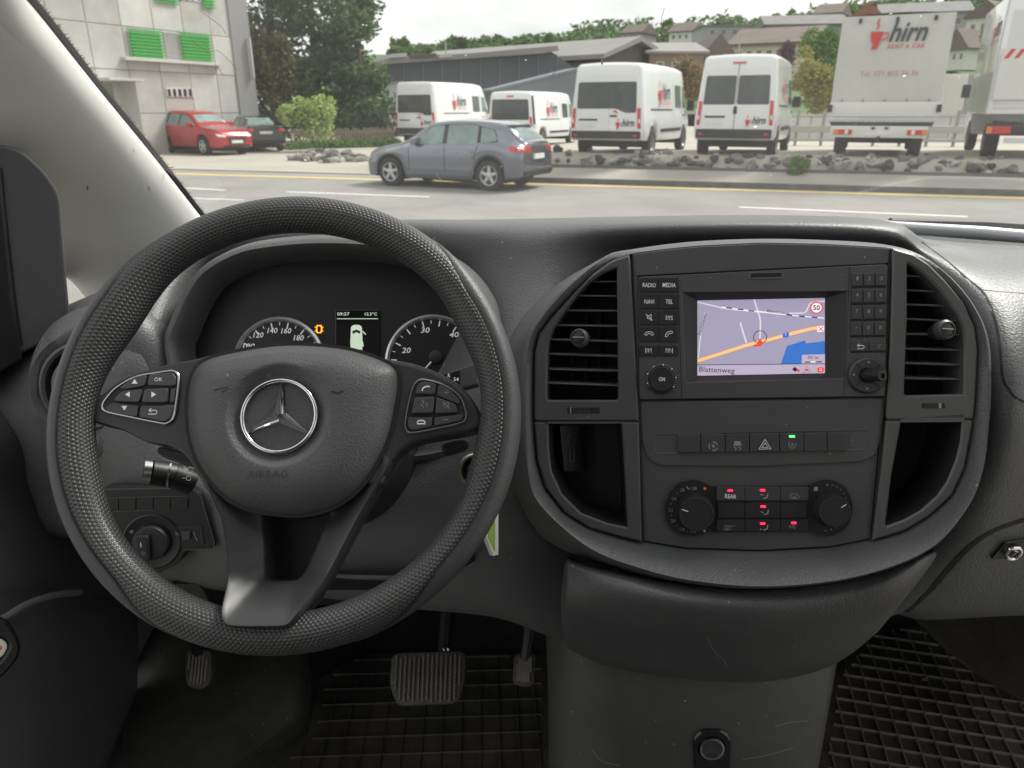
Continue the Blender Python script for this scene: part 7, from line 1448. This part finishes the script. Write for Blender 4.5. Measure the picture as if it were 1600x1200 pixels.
ptext('gear_letter', 'R', GD, 702, 587, 4, .0014, 'white_print', GT, hpx=6, bold=.01); ptext('gear_digits', '54', GD, 713, 593, 8, .0014, 'white_print', GT, hpx=6, bold=.01)
# ---- ignition and key
KP_ = Plane(P(742, 735, .755), nrm(14, -6)); c = KP_.uv(744, 735); IG = thing('ignition_lock', 'ignition lock with a bright metal ring right of the steering column', 'ignition', KP_.o)
mk('lock_ring', *lathe(KP_, c, [(.0185, -.01), (.0185, .002), (.0172, .0035), (.0150, .003), (.0145, -.008)], 40, cap=False), 'key_ring', IG); mk('lock_barrel', *lathe(KP_, c, [(.0145, -.006), (.010, -.004), (.009, .012), (.007, .014)], 30), 'black', IG)
kt = Plane(P(768, 832, .74), Vector((.82, -.55, .1))); KT = thing('key_tag', 'green and white key tag hanging below the ignition', 'key tag', P(768, 832, .74))
ko = [(762, 800), (776, 800), (776, 866), (768, 868), (757, 838)]; slab('tag', kt, kt.px(ko), -.0025, .0025, .0006, 'tag_white', KT); slab('tag_insert', kt, kt.px([(760, 804), (770, 804), (770, 861), (759, 838)]), .002, .0031, .0002, 'tag_green', KT)
mk('tag_cord', *tube([kt.pt(kt.uv(768, 800)), P(762, 775, .745), P(748, 745, .745)], .001, 6), 'black', KT)
# ---- light switch panel
LPn = Plane(P(250, 810, .775), nrm(14, 6)); LS = thing('light_switch_panel', 'black panel with light switch dial and blank switches left below the wheel', 'switch panel', LPn.o)
po = rounded(LPn.px([(150, 766), (290, 762), (312, 770), (336, 850), (332, 858), (290, 860), (280, 880), (230, 905), (165, 900), (150, 860)]), .005); slab('panel', LPn, po, -.03, .0, .0015, 'black', LS)
strokes('panel_edge', LPn, [LPn.px([(165, 764), (290, 763), (304, 766), (314, 776), (335, 846), (334, 857), (285, 859)])], .0009, .0006, 'panel_trim', LS)
strokes('row_edge', LPn, [LPn.px([(160, 778), (290, 775)]), LPn.px([(178, 799), (296, 795)])], .0008, .0006, 'panel_trim', LS)
for k in range(5): x = 160 + k * 27; slab('blank_switch', LPn, rounded(LPn.px([(x, 779), (x + 26, 778), (x + 26, 796), (x, 797)]), .0008), -.002, .0014, .0008, 'black', LS)
c = LPn.uv(238, 846); dl = mk('dial_plate', *lathe(LPn, c, [(.030, -.002), (.030, .001), (.0285, .0018), (.027, .0012)], 48), 'black', LS)
mk('light_dial', *lathe(LPn, c, [(.0185, .001), (.0185, .006), (.0175, .0075), (.014, .008)], 40), 'button_dark', dl); slab('dial_grip', LPn, rounded(LPn.px([(220, 832), (238, 832), (240, 872), (218, 872)]), .002), .006, .014, .002, 'button_dark', dl)
strokes('dial_mark', LPn, [LPn.px([(228, 841), (229, 848)])], .0008, .0144, 'white_print', dl); ptext('dial_lettering', 'AUTO', LPn, 228, 823, 13, .0014, 'faint_print', dl, hpx=4)
ptext('dial_lettering', '0', LPn, 248, 825, 4, .0014, 'faint_print', dl, hpx=4); flat('dial_symbol', LPn, LPn.px([(203, 829), (209, 827), (209, 832), (204, 833)]), .0014, 'faint_print', dl); strokes('dial_symbol', LPn, [LPn.px([(229, 857), (232, 860), (235, 857), (232, 855)])], .0005, .0144, 'dim_print', dl, cyc=True)
slab('leveller_bay', LPn, rounded(LPn.px([(262, 822), (316, 821), (320, 851), (275, 855)]), .002), -.001, .0008, .0004, 'button_dark', LS); slab('leveller_wheel', LPn, rounded(LPn.px([(285, 830), (298, 829), (298, 842), (286, 843)]), .001), 0, .0035, .0012, 'button', LS); strokes('leveller_mark', LPn, [LPn.px([(275, 831), (281, 834)]), LPn.px([(275, 834), (281, 836)]), LPn.px([(303, 830), (306, 838), (309, 844)])], .0008, .0016, 'dim_print', LS)
# ---- lower trim under the column, with its edge line
v, f = pgrid([[(330, 860, .83), (345, 900, .84), (380, 935, .87)], [(430, 880, .81), (440, 905, .80), (460, 945, .86)], [(540, 895, .80), (545, 905, .79), (560, 945, .86)], [(660, 890, .80), (665, 898, .79), (670, 945, .86)], [(740, 850, .80), (742, 858, .79), (745, 930, .86)]], 5, 4); mk('knee_trim', v, f, 'black', DB, sharp=80)
mk('knee_trim_edge', *tube([P(*q) for q in smooth([(440, 868, .80), (470, 890, .785), (530, 900, .78), (600, 903, .78), (650, 898, .785), (690, 878, .79)], 5, False)], .0025, 8), 'panel', DB)
slab('hatch', Plane(P(295, 925, .83), nrm(0, 0)), Plane(P(295, 925, .83), nrm(0, 0)).px([(268, 912), (310, 910), (325, 930), (330, 960), (268, 960)]), -.01, .002, .001, 'black', DB)
